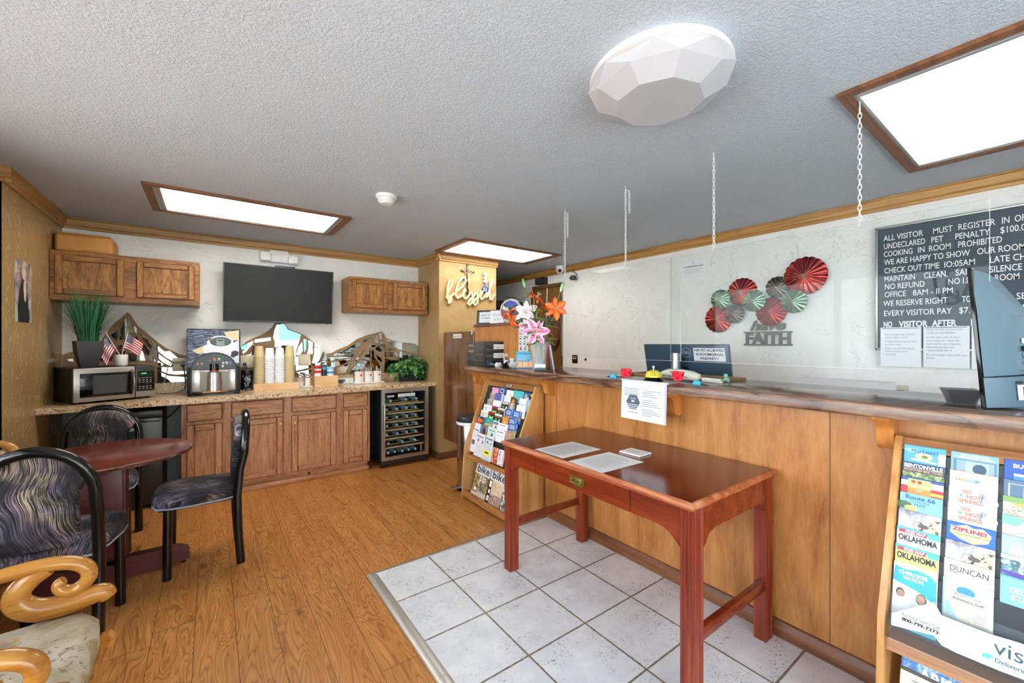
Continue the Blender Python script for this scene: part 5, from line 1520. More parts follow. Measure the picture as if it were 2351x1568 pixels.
br('plain orange leaflet with small white mark on the fifth tier', 2.822, z - .014, .088, '#de8f35', [(disc(.045, -.04, .016, .005, 10), '#f0dcc0')])
cb_('blue leaflet reading Crystal Bridges on the fifth tier, beside the orange leaflet', 2.728, z - .006, .105)
br('white leaflet under the blue ones near the right side of the fifth tier', 2.62 - .0, z - .002, .03, '#e6e8ea', t_=.003) if False else None
z = .712
br('orange and black leaflet at the left end of the sixth tier', 3.19, z, .115, '#23262a', [(.01, -.02, .09, -.05, '#e0702c'), (.005, -.05, .06, -.075, '#d03a30'), (.01, -.004, .05, -.018, '#3a8ac0'), (.1, 0, .115, -.09, '#3f6fa8')])
br('teal leaflet with sandy hills on the sixth tier', 3.066, z + .006, .122, '#3a9a9c', [([(0, -.05), (.122, -.04), (.122, -.1), (0, -.1)], '#b8a878'), (disc(.055, -.022, .014, .008, 3), '#8fd06a')], t_=.009)
br('black and white map leaflet on the sixth tier', 2.935, z - .002, .088, '#e2e3e3', [(.006, -.012, .08, -.02, K), (.006, -.024, .08, -.03, K), (disc(.05, -.055, .012, .014), K)])
br('white leaflet with black headline on the sixth tier', 2.846, z - .008, .128, '#e7e7e8', [(.015, -.014, .1, -.018, '#3a3d42'), (.04, -.04, .075, -.042, '#8f9298')], t_=.008)
cb_('blue leaflet reading Crystal Bridges at the right end of the sixth tier', 2.708, z + .012, .112)
z = .652
br('white and blue leaflet at the left end of the lowest tier of small leaflets', 3.208, z, .135, '#d9e0ea', [(.02, -.055, .09, -.075, '#4a5f9c'), (.11, 0, .135, -.09, '#3f74a8')], t_=.008)
br('brown portrait leaflet on the lowest small tier', 3.07, z, .085, '#8a6a4a', [(disc(.035, -.05, .025, .03), '#5a2a1a'), (.06, -.01, .085, -.05, '#4a9ac0')])
br('mint leaflet reading Welcome on the lowest small tier', 2.98, z + .002, .13, '#c9dcd4', [(.06, -.05, .085, -.075, '#4a5a58')], [('We', .028, -.035, .026, K, None, .0004), ("lcome", .062, -.035, .020, K)] if False else [('Welcome', .02, -.034, .022, K, .09)], t_=.006)
br('white leaflet with headline rule on the lowest small tier', 2.85, z, .125, '#e6e6e8', [(.015, -.016, .1, -.021, '#3a3d42')] + lines(.125, -.045, 2, '#a0a3a8'), t_=.007)
br('crowd photo leaflet at the foot of the small tiers', 2.742, z + .004, .10, CROWD)
br('olive leaflet next to the desk corner on the lowest small tier', 2.645, z + .01, .052, print_mat('olive_print', [(.35, '#4a4a2c'), (.5, '#9a8f5a'), (.65, '#d8cfa8')], 50))
def menu(lab, y, z, w_):
    br(lab, y, z, w_, '#dcdbe0', [(disc(w_ * .28, -.06, .014, .016, 10), '#7d7f86'), (disc(w_ * .75, -.068, .014, .016, 10), '#7d7f86')] + rows(.012, w_ - .012, -.095, .009, 9, .0018, '#a5a7ad'), [("Women's Golf", .008, -.034, .022, K, w_ * .86, .0003)] if False else [("Women's", .012, -.034, .024, K, w_ * .8, .0003)], L=.196, t_=.002, name='printed_menu', out=.004, grp='printed sheets in the rack beside the bin')
br('white sheet with small photo at the left end of the large pocket', 3.192, .594, .085, '#dddce2', [(.01, -.085, .06, -.125, '#6a6a70')] + rows(.012, .075, -.02, .01, 5, .0018, '#a5a7ad'), L=.19, t_=.002, name='printed_menu', out=.002, grp='printed sheets in the rack beside the bin')
menu("white sheet headed Women's, left of the other one in the large pocket", 3.112, .582, .142)
menu("white sheet headed Women's, standing behind the yellow tag", 2.962, .586, .118)
br('newspaper with bright yellow tag in the large pocket', 2.965, .53, .145, '#d0d2d4', [(.012, -.06, .13, -.10, '#e4e04a'), (.04, -.07, .10, -.084, '#55552a')] + rows(.012, .13, -.014, .011, 4, .002, '#9fa2a8') + rows(.012, .13, -.112, .01, 4, .002, '#9fa2a8'), L=.14, t_=.004, name='newspaper', out=.010, grp='printed sheets in the rack beside the bin')
br('orange figure magazine in the large pocket', 2.815, .52, .08, RED_T, [(0, 0, .012, -.12, '#d8a0a8')], L=.125, t_=.005, name='magazine', out=.008, grp='magazines in the rack beside the bin')
br('pink-edged patterned magazine beside the desk corner', 2.73, .52, .085, print_mat('inked_print', [(.4, '#3a3f48'), (.47, '#e6e2e4'), (.64, '#eceaea'), (.7, '#c87880')], 40, 1.0), [(.068, 0, .085, -.12, '#d89aa8')], L=.125, t_=.005, name='magazine', out=.008, grp='magazines in the rack beside the bin')
def FM(y, z, x=1.895): return fr((x, y, z), (0, -1, 0), (.30, 0, 1))
def mag(lab, y, z, w_, L, base, shapes, texts, x=1.905, roll=0.0, grp='magazines in the rack beside the bin'):
    return sheet('magazine', lab, 'magazine', FM(y, z, x) @ MX.Rotation(roll, 4, 'Z'), w_, L, .004, base, shapes, texts, grp)
mag('magazine titled bike with an autumn trail rider, left of its twin', 3.112, .318, .225, .27, TRAIL, [(0, 0, .225, -.088, '#dfe0e4'), (.03, -.20, .07, -.225, '#e6e6e6'), (0, -.225, .225, -.27, '#c9b8a8'), (.0, -.228, .09, -.238, '#b03a34'), (disc(.13, -.19, .014, .028, 10), '#3a6fa0')],
    [('bike', .02, -.072, .085, K, .185, .001), ('MY TOWN,', .085, -.118, .026, Wt, .11, .0008), ('MY RIDE', .085, -.142, .026, Wt, .10, .0008)])
mag('magazine titled bike with a sandy cover, beside the autumn rider one', 2.882, .322, .20, .28, print_mat('sandy_cover_print', [(.35, '#d0b090'), (.5, '#dcc0a0'), (.66, '#e6d2b8')], 12), [(0, 0, .20, -.092, '#dfe0e4'), (0, -.092, .045, -.28, '#23262a'), (.008, -.10, .038, -.15, Wt), (.012, -.17, .034, -.20, Wt), (.006, -.22, .038, -.26, '#d8d8d8'), ([(.045, -.2), (.2, -.19), (.2, -.28), (.045, -.28)], CROWD), (.055, -.12, .17, -.122, '#b09070')],
    [('bike', .022, -.076, .085, K, .185, .001)], x=1.91, roll=0.0)
mag('magazine with a white sky and dark trees, next to the desk leg', 2.675, .30, .085, .265, print_mat('sky_and_trees_print', [(.35, '#1f2420'), (.48, '#6a7266'), (.56, '#d5dcdc'), (.7, '#eef2f2')], 30, .8), [(0, 0, .085, -.10, '#d6e2e2'), (.0, -.02, .04, -.09, '#a9c8b0')], [], x=1.90)
# ---- rack under the monitor
W2 = .107
def b1(lab, k, base, shapes=(), texts=(), t_=.006, **kw): return br(lab, .368, TZ[k], W2, base, shapes, texts, t_=t_, grp=GR, **kw)
def b2(lab, k, base, shapes=(), texts=(), t_=.006, **kw): return br(lab, .249, TZ[k], W2, base, shapes, texts, t_=t_, grp=GR, **kw)
def b3(lab, k, base, shapes=(), texts=(), t_=.006, **kw): return br(lab, .131, TZ[k], W2, base, shapes, texts, t_=t_, grp=GR, **kw)
TZ = (1.004, .945, .896, .843, .787, .732, .676, .621)
SKYB = '#4fa6d8'
b1("sky blue leaflet with teapot sign reading Miss Laura's, top pocket", 0, SKYB, [(disc(.022, -.018, .02, .008), '#8cc6e6'), (disc(.053, -.036, .022, .012, 24), '#efe6cc'), (disc(.053, -.036, .018, .009, 24), '#d9c48a'), (disc(.055, -.037, .008, .006), '#5a7a3a'), ([(.02, -.046), (.085, -.05), (.085, -.058), (.02, -.052)], '#efe8d8'), (.088, -.02, .107, -.06, '#e6dcc0')], [("Miss Laura's", .02, -.024, .017, '#16305c', .068)])
b1('navy leaflet reading Bentonville Mountain Bike Tours', 1, TREES, [(0, 0, W2, -.032, '#25305a'), (.004, -.0185, .102, -.0192, Wt)], [('BENTONVILLE', .004, -.0165, .0175, Wt, .098, .0007), ('MOUNTAIN BIKE TOURS', .004, -.0285, .0105, '#e8a860', .098, .0003)])
b1('red and blue leaflet with a green to orange centre dated 2025', 2, '#2f4f9c', [([(0, -.02), (W2, -.03), (W2, -.1), (0, -.1)], '#c9303a'), (.07, -.01, W2, -.03, '#e6e4ea'), (0, -.012, .018, -.03, '#e8e6ec'), (.07, -.042, W2, -.052, '#e8c23c'), (.018, -.004, .076, -.022, '#a8cf6a'), (.018, -.022, .076, -.036, '#e8c860'), (.018, -.036, .076, -.08, '#e0863a'), (disc(.032, -.014, .006, .006), '#b84a3a'), (disc(.048, -.014, .006, .006), '#b03a3a'), (disc(.063, -.014, .006, .004), '#c0a890')], [('Bartlesville', .022, -.031, .011, Wt, .05), ('2025', .04, -.045, .008, Wt)], t_=.010)
b1('pale blue leaflet reading Route 66 Oklahoma Map', 3, '#86c6e2', [(disc(.012, -.042, .022, .014, 9), '#3f6a4a'), (disc(.03, -.05, .018, .01, 9), '#c2b06a'), (.098, 0, W2, -.08, '#7ab8d8')], [('Route 66', .014, -.019, .020, '#2458a8', .075, .0005), ('OKLAHOMA', .026, -.029, .0095, '#2458a8', .05), ('MAP', .037, -.041, .014, '#2458a8', .028)], t_=.010)
def leop(f, lab, k):
    f(lab, k, LEOPB, [([(.04, -.04), (.075, -.018), (W2, -.014), (W2, -.09), (.03, -.09)], LEOP), (disc(.064, -.043, .014, .007, 14), '#5a504a')], [('200', .014, -.018, .011, Wt), ] if False else [])
leop(b1, 'grey leopard photo leaflet below the Route 66 map', 4)
def okla(lab, k, base):
    b1(lab, k, base, [(0, 0, W2, -.012, '#46b6dc'), ([(.008, -.006), (.078, -.006), (.074, -.02), (.004, -.018)], '#d63a52'), (.078, -.006, W2, -.02, '#58c0e0')], [('FREE MAP', .022, -.0165, .0125, Wt, .05, .0004), ('OKLAHOMA', .005, -.043, .0265, K, .096, .0009)], t_=.012)
okla('white Oklahoma free map leaflet above the yellow one', 5, '#e6e8ea')
okla('yellow Oklahoma free map leaflet below the white one', 6, '#dcd67a')
b1('tall teal and white leaflet reading Cherokee Nation', 7, '#dfe4e8', [([(.004, -.012), (.03, -.018), (.06, -.010), (.09, -.016), (.105, -.03), (.105, -.10), (.06, -.075), (.0, -.062)], '#3aaec4'), ([(0, -.06), (W2, -.098), (W2, -.12), (0, -.09)], '#e9eef0'), (disc(.02, -.096, .011, .015, 18), '#4a3a34'), (disc(.021, -.099, .0085, .012, 18), '#b98468'), (disc(.071, -.099, .013, .018, 18), '#5a4a3c'), (disc(.070, -.098, .010, .014, 18), '#c4906f'), ([(.0, -.12), (.02, -.108), (.045, -.125), (.05, -.175), (0, -.175)], '#eef0f2'), ([(.045, -.175), (.055, -.118), (.075, -.112), (.098, -.125), (.106, -.175)], '#f2f2f2'), (disc(.071, -.127, .008, .003, 12), '#d9b08a'), (0, -.182, W2, -.205, '#38a8be')] + rows(.02, .09, -.186, .006, 2, .003, '#dff0f4'), [('CHEROKEE', .014, -.034, .0155, Wt, .070, .0006), ('NATION', .026, -.049, .0155, Wt, .048, .0006)], t_=.010, L=.205)
b2('steel blue leaflet reading Hot Springs Off-Road Park', 0, '#7fb0d0', [(.006, -.022, W2 - .004, -.08, '#5a7f9c'), (.014, -.026, .098, -.08, '#8fa6b8'), (.034, -.028, .086, -.08, '#a8c2d4'), (disc(.066, -.05, .016, .018, 9), '#2a4f68')], [('HOT SPRINGS', .022, -.0115, .009, Wt, .066, .0004), ('OFF-ROAD PARK', .012, -.019, .009, Wt, .086, .0004)], t_=.010)
b2('white leaflet reading Amazeum', 1, '#e9e7e4', [(0, 0, W2, -.004, '#e0a888')], [('A', .012, -.032, .012, '#58b06a', None, .0003), ('MA', .020, -.032, .012, '#e0a040', None, .0003), ('ZE', .036, -.032, .012, '#5ab0a0', None, .0003), ('UM', .050, -.032, .012, '#4a9ad0', None, .0003)])
def hot(lab, k):
    b2(lab, k, '#e4e6ec', [(disc(.088, -.035, .022, .016), '#d4e6f0'), ([(.07, -.04), (.075, -.016), (.078, -.016), (.074, -.04)], '#4a8ac8')] + [(.07 + .0035 * i, -.012 - .004 * j, .072 + .0035 * i, -.0145 - .004 * j, K) for i in range(4) for j in range(4) if (i + j) % 3], [('SEE', .03, -.018, .0155, '#e08a72', None, .0007), ('&', .025, -.031, .012, '#58b07a', None, .0004), ('HOT', .04, -.033, .0155, '#d87a6a', None, .0007), ('SPRINGS', .024, -.049, .0165, '#c8806a', .054, .0007)], t_=.009)
hot('white See Hot Springs leaflet, upper one of the pair', 2)
hot('white See Hot Springs leaflet, lower one just above the zipline leaflet', 3)
b2('bright blue leaflet reading Zipline in red on a yellow burst', 4, '#1f62c0', [([(.01, -.018), (.03, -.008), (.045, -.002), (.06, -.009), (.08, -.004), (.098, -.02), (.092, -.045), (.06, -.058), (.03, -.05), (.008, -.034)], '#e8d488'), ([(.008, -.012), (.09, -.012), (.098, -.028), (.02, -.030)], '#f4ead0'), (.03, -.040, .09, -.046, '#efe4c0')], [('ZIPLINE!', .014, -.0255, .0165, '#c23038', .076, .0007), ('CRYSTAL MINING & MINE TOURS', .014, -.0355, .0055, K, .08)], t_=.010)
leop(b2, 'grey leopard photo leaflet below the zipline leaflet', 5)
b2('white leaflet reading Duncan with reddish margins', 6, '#e6e2e2', [(0, -.004, .010, -.09, '#d8b0a4'), (.097, -.004, W2, -.09, '#d8b0a4'), (.012, -.036, .03, -.0385, '#d04848'), (.03, -.014, .07, -.0155, '#d89a5a')], [('DUNCAN', .012, -.033, .024, '#3a3d44', .082)], t_=.008)
b2("cream map leaflet reading Pirate's Cove Adventure Golf", 7, '#e2dac8', [(.0, -.0, .004, -.2, '#8fb8d0'), (disc(.05, -.028, .02, .014, 20), '#3a94c4'), (.022, -.036, .085, -.045, '#efe9da'), ([(.006, -.066), (.06, -.066), (.062, -.12), (.05, -.17), (.008, -.15)], '#d2cab2'), ([(.006, -.07), (.014, -.07), (.04, -.13), (.03, -.135), (.006, -.1)], '#9cc4e4')] + rows(.066, .098, -.085, .007, 9, .0018, '#a89f8a'), [("Pirate's Cove", .026, -.0435, .0085, '#5a5040', .055), ('Adventure Golf', .022, -.058, .012, '#3a3428', .066)], t_=.010, L=.20)
b3('royal blue leaflet beginning BUC at the edge of the rack pocket', 0, '#1f52a8', [(.02, -.042, W2, -.05, '#e8ecf2'), (.02, -.05, W2, -.08, '#3a8ac0')], [('BUC', .018, -.024, .017, Wt, None, .0005)], t_=.010)
b3('slate leaflet with white frame under the royal blue one', 1, '#56708c', [(.01, -.012, .013, -.08, Wt), (.01, -.012, W2, -.0135, Wt), (.04, -.02, W2, -.07, '#a8bccc'), (disc(.06, -.045, .016, .018, 9), '#2a4f68')], [], t_=.007)
b3('tiger stripe leaflet beginning Visit', 2, TIGER, [(0, 0, .05, -.018, '#7aa05a')], [('Visit', .024, -.03, .02, '#e8a83a', None, .0006)])
b3('green and pink leaflet beginning Sam', 3, print_mat('pale_pink_print', [(.35, '#c08a80'), (.5, '#e0c0b8'), (.66, '#f0e2dc')], 20), [([(0, 0), (.05, -.004), (.03, -.03), (0, -.03)], '#7ac0a0')], [('Sam', .03, -.042, .02, Wt, None, .0006)])
b3('grey-blue leaflet reading Oklahoma Main', 4, print_mat('dusk_sky_print', [(.3, '#7f9cb8'), (.5, '#9fb4c6'), (.7, '#c9c0bc')], 8), [], [('T', .06, -.018, .016, Wt), ('Okla', .026, -.032, .02, Wt, None, .0005), ('Main', .022, -.05, .02, Wt, None, .0005)])
b3('waterfall leaflet with purple band', 5, FALLS, [(0, 0, W2, -.012, '#d4dde2'), ([(0, -.046), (W2, -.05), (W2, -.07), (0, -.055)], '#5a3aa0')], [])
b3('light blue leaflet reading Official Oklahoma State', 6, '#7fc0e0', [(0, 0, W2, -.004, '#4a9ad0')], [('OFFICIAL', .045, -.026, .008, Wt), ('OKLAHOMA', .018, -.045, .022, Wt, .086, .0008), ('STATE', .022, -.066, .022, Wt, .05, .0008)])
b = MB()
t = thing('acrylic_sign', 'clear acrylic plate printed visit across the pockets of the map rack', 'sign', (1.83, .05, .46))
pm_ = MX.Translation((-1.83, -.05, -.46)) @ fr((env(.553) - .017, .262, .553), (0, -1, 0), (.386, 0, 1))
MB().box(-.10, .49, -.165, 0, -.002, 0).build('plate', GLASS, t, mx=pm_ @ MX.Translation((0, 0, 0)))
hz = flat('#e9eaec', .4)
pts = [(-.096, -.084), (.0, -.004), (.018, -.034), (.115, -.036), (.17, -.030), (.49, -.03), (.49, -.16), (.2, -.118), (.137, -.122), (.053, -.122), (.022, -.118), (.004, -.100), (-.094, -.12)]
MB().prism(pts, .0003, .0008, 'Z').build('white_print', hz, t, mx=pm_)
text('For Local Service Call', 0.014, INK, t, fit=.084, mx=pm_ @ MX.Translation((-.07, -.078, .001)))
text('800-799-7373', 0.013, INK, t, fit=.084, mx=pm_ @ MX.Translation((-.07, -.092, .001)), bold=.0005)
text('visit', 0.055, flat('#2a4a58', .5), t, mx=pm_ @ MX.Translation((.125, -.082, .001)))
text('Delivering', 0.016, flat('#2a4a78', .5), t, mx=pm_ @ MX.Translation((.128, -.104, .001)), bold=.0002)
o = MB().prism([(.104, -.094), (.112, -.092), (.108, -.088), (.128, -.093), (.112, -.106), (.112, -.1), (.104, -.104)], .0009, .0014, 'Z').build('arrow', flat('#4ab0e0', .4), t, mx=pm_)
for x_, y_ in ((.0, -.03), (.118, -.05)):
    MB().lathe([(0, -.004), (.0045, -.004), (.0045, .012), (.004, .014), (0, .014)], 14).build('standoff_screw', CHROME, t, mx=pm_ @ MX.Translation((x_, y_, 0)))
for lab, y, z, w_, base, sh, tx, xx in (
    ('bright blue magazine at the back of the lower shelf of the map rack', .335, .373, .23, '#2f86d0', [(.05, -.012, .16, -.016, '#dcecf8')], [], 1.93),
    ('teal forest magazine between the bright blue one and the Arkansas guide', .338, .362, .23, FOREST, [], [], 1.918),
    ('blue water magazine titled Arkansas on the lower shelf of the map rack', .344, .345, .23, WATER, [], [('ARKANSAS', .045, -.078, .05, Wt, .19, .002)], 1.903),
    ('cream-covered magazine in front of the Arkansas guide, lower shelf of the map rack', .345, .288, .235, '#d8d0c0', [(0, 0, .235, -.012, '#4a4038'), (.03, -.03, .1, -.034, '#8a7a60')], [], 1.885)):
    mag(lab, y, z, w_, .24, base, sh, tx, x=xx, grp='magazines on the lower shelf of the map rack')
# steel pedal bin
t = thing('pedal_bin', 'tall stainless steel pedal bin with black lid between gate and brochure rack', 'bin', (1.985, 3.375, 0))
MB().lathe([(.128, .03), (.128, .615), (.126, .62)], 48).build('bin_body', flat('#b9b4ae', .18, 1.0), t)
MB().lathe([(0, 0), (.134, 0), (.136, .02), (.134, .035), (.128, .036)], 48).build('base', BLACK, t)
MB().lathe([(.129, .635), (.132, .64), (.132, .668), (.118, .684), (0, .690)], 48).build('lid', flat('#26282b', .4), t)
MB().lathe([(.1275, .606), (.133, .611), (.134, .622), (.131, .634), (.126, .636)], 48, wob=lambda k, s: 1 + .012 * sin(k * 2.3)).build('bin_liner', flat('#dfe0e2', .3), t)
MB().box(-.20, -.12, -.035, .035, .028, .036, bev=.003).build('pedal', STEEL, t)
# ================================================================== on the reception counter
CT = 1.1557
SMOKE = clearp('smoke_plastic', '#2a2724', .2, .22)
SMOKE2 = flat('#2b2c2e', .25)
t = thing('letter_tray', 'stacked smoke plastic letter trays with white labels at the counter end', 'letter tray', (2.115, 3.30, CT))
for k in range(4):
    z = k * .056
    b = MB().box(-.11, .08, -.16, .17, z, z + .004)
    b.build('tray_floor', SMOKE2, t)
    b = MB().box(-.113, -.108, -.165, .17, z, z + .052).box(.076, .081, -.165, .17, z, z + .052)
    MB().box(-.113, -.108, -.165, .17, z, z + .052).build('tray_side', SMOKE, t)
    MB().box(.076, .081, -.165, .17, z, z + .052).build('tray_side', SMOKE2, t)
    MB().box(-.107, .075, -.167, -.161, z, z + (.030 if k else .012), bev=.002).build('tray_front', SMOKE2, t)
    b.bm.free()
MB().box(-.113, .081, -.165, .17, .224, .229).build('tray_top', SMOKE2, t)
for zz, s_ in ((.203, 'Outgoing mail'), (.122, 'Incoming mail')):
    o = sheet('tray_label', None, None, FB(-.03, -.1675, zz), .148, .045, .001, '#e6e6e6', (), [(s_, .014, -.03, .018, '#8a8d92', .115)]); o.parent = t
for zz in (.20, .145):
    o = sheet('tray_label', None, None, FW(-.1135, .15, zz), .10, .02, .001, '#8a6a4c', (), ()); o.parent = t
b = MB()
b.grid([[(x_, y_, .0 + .022 * (sin(i * 1.3) * cos(j * 1.7) + 1) * (1 if 0 < i < 7 and 0 < j < 9 else .2)) for j, y_ in enumerate([-.15 + .03 * q for q in range(11)])] for i, x_ in enumerate([-.09 + .022 * q for q in range(8)])])
o = b.build('plastic_package', print_mat('clear_wrap_print', [(.4, '#7fb0d0'), (.52, '#cfe0ea'), (.65, '#eef2f4')], 14), loc=(2.10, 3.30, CT + .006), ang=70)
tag(o, 'crumpled blue and white plastic package lying in the lowest letter tray', 'package')
CW = '#e4e5e7'
def stand_card(name, lab, x, y, w_, h, base, shapes=(), texts=(), lean=.2, grp=None, rz=0.0, t_=.001):
    m = MX.Translation((x, y, CT)) @ MX.Rotation(rz, 4, 'Z') @ MX.Rotation(-lean, 4, 'X') @ fr((-w_ / 2, 0, h), (1, 0, 0), (0, 0, 1))
    return sheet(name, lab, name.replace('_', ' '), m, w_, h, t_, base, shapes, texts, grp)
t = thing('card_holder', 'small white card holder in front of the letter trays', 'card holder', (2.12, 3.07, CT))
MB().box(-.05, .0, -.02, .02, 0, .03, bev=.002).build('holder', flat(CW, .4), t)
MB().box(-.046, -.004, -.012, .012, .03, .038).build('card', flat('#f2f2f0', .5), t)
t = thing('card_holder', 'white angled card holder with blue trim beside the small white one', 'card holder', (2.16, 3.0, CT))
MB().prism([(-.04, 0), (.035, 0), (.05, .075), (.035, .078), (.02, .03), (-.04, .03)], -.03, .03, 'Y').build('holder', flat('#d9dce2', .4), t)
MB().ball((-.012, 0, .047), .018, (1.3, 1, .8), 12).build('card', flat('#3f5f9c', .4), t)
stand_card('leaflet', 'leaflet with brown picture leaning behind the angled card holder', 2.185, 3.03, .09, .125, '#d9d6d4', [(.02, -.03, .07, -.06, '#6a4a30'), (.035, -.035, .055, -.05, '#d8a840'), (.01, -.075, .08, -.11, '#c9a9a0')], lean=.35)
t = thing('tape_dispenser', 'black and white tape dispenser beside the glass bowl', 'tape dispenser', (2.10, 2.945, CT))
MB().prism([(-.045, 0), (.045, 0), (.045, .018), (.02, .05), (-.02, .05), (-.045, .02)], -.015, .015, 'Y').build('dispenser_body', BLACK, t)
MB().lathe([(.012, -.01), (.024, -.01), (.024, .01), (.012, .01)], 18, mx=MX.Translation((-.005, 0, .04)) @ MX.Rotation(R(90), 4, 'X')).build('tape_roll', flat('#dfe0e0', .4), t)
t = thing('candy_bowl', 'small glass bowl of wrapped white candies on the counter', 'bowl', (2.10, 2.845, CT))
MB().lathe([(0, .002), (.035, .002), (.042, .012), (.058, .044), (.061, .046), (.054, .042), (.038, .012), (0, .008)], 30, wob=lambda k, s: 1 + .02 * (k % 3 == 0)).build('bowl_glass', VASEG, t)
cd = None
for k in range(16):
    a = k * 2.4; rr = .042 * (k / 16) ** .5
    p = (2.10 + rr * cos(a), 2.845 + rr * sin(a), CT + .030 + .014 * (1 - (k / 16)) + (.006 if k % 2 else 0))
    if cd is None:
        cd = tag(MB().ball((0, 0, 0), .011, (1, .8, .6), 10).lathe([(.003, .009), (.009, .02)], 8, mx=MX.Rotation(R(90), 4, 'Y')).build('wrapped_candy', flat('#e9e6e4', .35)), 'white wrapped candy in the small glass bowl', 'candy', 'candies in the glass bowl')
    else:
        cd_ = dup(cd)
    (cd if k == 0 else cd_).location = p
    (cd if k == 0 else cd_).rotation_euler = (random.random(), random.random(), random.random() * 6)
stand_card('flyer', 'blue and orange price flyer leaning against the raised panel', 2.155, 2.75, .165, .145, '#3f9cc8', [(0, -.085, .165, -.145, '#e08a52'), (disc(.15, -.09, .03, .03, 16), '#e0c0a0'), (0, -.138, .165, -.145, '#3f8cc0')] + rows(.012, .15, -.034, .012, 4, .003, '#d6e8f2', .5) + [(.012 + .05 * i, -.095 - .02 * j, .05 + .05 * i, -.108 - .02 * j, '#f0d0b0') for i in range(3) for j in range(2)], [('POOL SUPPLIES', .012, -.022, .018, '#e8f2f8', .14)] if False else [], lean=.16, rz=-.75)
# vase with lilies
VC = V((2.11, 2.515, CT))
t = thing('glass_vase', 'clear ribbed glass vase holding the lily bouquet on the counter', 'vase', VC)
MB().lathe([(0, .004), (.05, .004), (.052, 0), (.056, .008), (.052, .03), (.056, .10), (.068, .17), (.086, .222), (.091, .224), (.083, .22), (.063, .165), (.05, .10), (.046, .03), (0, .02)], 32, wob=lambda k, s: 1 + .015 * (k % 2)).build('vase_glass', VASEG, t, ang=50)
def petalmat(name, c_in, c_mid, c_edge):
    m, n, l, b = new_mat(name)
    u = n.new('ShaderNodeTexCoord'); s = n.new('ShaderNodeSeparateXYZ'); l.new(u.outputs['UV'], s.inputs[0])
    d = math2(n, l, 'ABSOLUTE', math2(n, l, 'SUBTRACT', s.outputs['X'], .5))
    a = math2(n, l, 'ADD', math2(n, l, 'MULTIPLY', d, 1.3), math2(n, l, 'MULTIPLY', noise(n, l, coords(n, l, (60, 60, 60)), 1.0, 2), .12))
    l.new(ramp(n, l, a, [(.05, c_in), (.32, c_mid), (.62, c_edge)]), b.inputs['Base Color'])
    b.inputs['Roughness'].default_value = .55
    b.inputs['Subsurface Weight'].default_value = .0
    return m
ORANGE = petalmat('orange_lily_petal', '#f08a2c', '#f26a22', '#e0401c')
WHITEL = petalmat('white_lily_petal', '#e3d3dc', '#ece2e8', '#f0eaee')
PINK = petalmat('pink_lily_petal', '#e0458c', '#ee9ac0', '#f6e6ee')
GREENS = leafmat('lily_leaf_green', '#4f6a3a', '#6f8a4e', '#93a86c')
STEMG = flat('#5f7a45', .5)
def lily(lab, c, d, r, mat, bend=.55, leaves=2, stem=True):
    c = V(c); d = V(d).normalized()
    t = thing('artificial_lily', lab, 'flower', c, group='artificial lilies in the glass vase')
    a1 = d.cross(V((0, 0, 1))).normalized(); a2 = d.cross(a1).normalized()
    b = MB(); bm = b.bm; uv = bm.loops.layers.uv.new('UVMap')
    base = -d * (r * .30)
    ph = random.random()
    for k in range(6):
        th = 2 * pi * (k + ph) / 6
        rad = a1 * cos(th) + a2 * sin(th); tan = -a1 * sin(th) + a2 * cos(th)
        wide = .50 if k % 2 else .38
        N = 8; vv = []
        twist = random.uniform(-.25, .25)
        for i in range(N + 1):
            s_ = i / N
            p = base + rad * (r * s_ * (1.02 - .08 * s_)) + d * (r * (.62 * s_ - bend * s_ ** 2.2))
            hw = r * wide * (sin(pi * min(1, (s_ * .93 + .07)) ** .9) ** .8) * .55
            if i == N: hw = r * .01
            row = []
            for q in (-1, -.5, 0, .5, 1):
                row.append(bm.verts.new(p + tan * (hw * q) + d * (hw * (.35 * abs(q) - .1) + .02 * r * sin(s_ * 14 + k) * abs(q)) + d * (twist * hw * q)))
            vv.append(row)
        for i in range(N):
            for j in range(4):
                f = bm.faces.new((vv[i][j], vv[i][j + 1], vv[i + 1][j + 1], vv[i + 1][j]))
                for lp, (x_, y_) in zip(f.loops, ((j, i), (j + 1, i), (j + 1, i + 1), (j, i + 1))): lp[uv].uv = (x_ / 4, y_ / N)
    b.build('bloom', mat, t, ang=80)
    b = MB()
    for k in range(6):
        th = 2 * pi * (k + .3) / 6
        p = base + d * (r * .62) + (a1 * cos(th) + a2 * sin(th)) * r * .16
        b.tube([base, base + d * (r * .35) + (a1 * cos(th) + a2 * sin(th)) * r * .06, p], r * .012, 5)
        b.ball(p, r * .03, (1, 1, 1.6), 6)
    b.build('stamens', flat('#b9c48a', .5), t)
    if stem:
        m_ = VC + V((random.uniform(-.03, .03), random.uniform(-.03, .03), .22)); f_ = VC + V((random.uniform(-.025, .025), random.uniform(-.025, .025), .03))
        p0 = c + base
        MB().tube([p0 - c, p0 - c - d * .05 + V((0, 0, -.02)), (p0 - c) * .4 + (m_ - c) * .6, m_ - c, f_ - c], .003, 7).build('stem', STEMG, t)
    b = MB()
    for k in range(leaves):
        s_ = .35 + .35 * k / max(1, leaves)
        p = (base) * (1 - s_) + (VC + V((0, 0, .22)) - c) * s_
        a = random.random() * 6.28
        leaf(b, p, (cos(a), sin(a) * .6 - .3, random.uniform(.1, .9)), (0, -.6, 1), random.uniform(.10, .16), .036)
    if leaves: b.build('leaves', GREENS, t)
    return t
lily('white lily facing forward at the heart of the bouquet', (2.06, 2.62, 1.622), (-.75, -.7, .15), .112, WHITEL)
lily('pink lily on the gate side, just below the white one', (2.075, 2.64, 1.505), (-.9, -.35, .05), .098, PINK)
lily('pink lily lowest in the bouquet, facing the room above the vase', (2.02, 2.445, 1.462), (-.6, -.8, .0), .122, PINK)
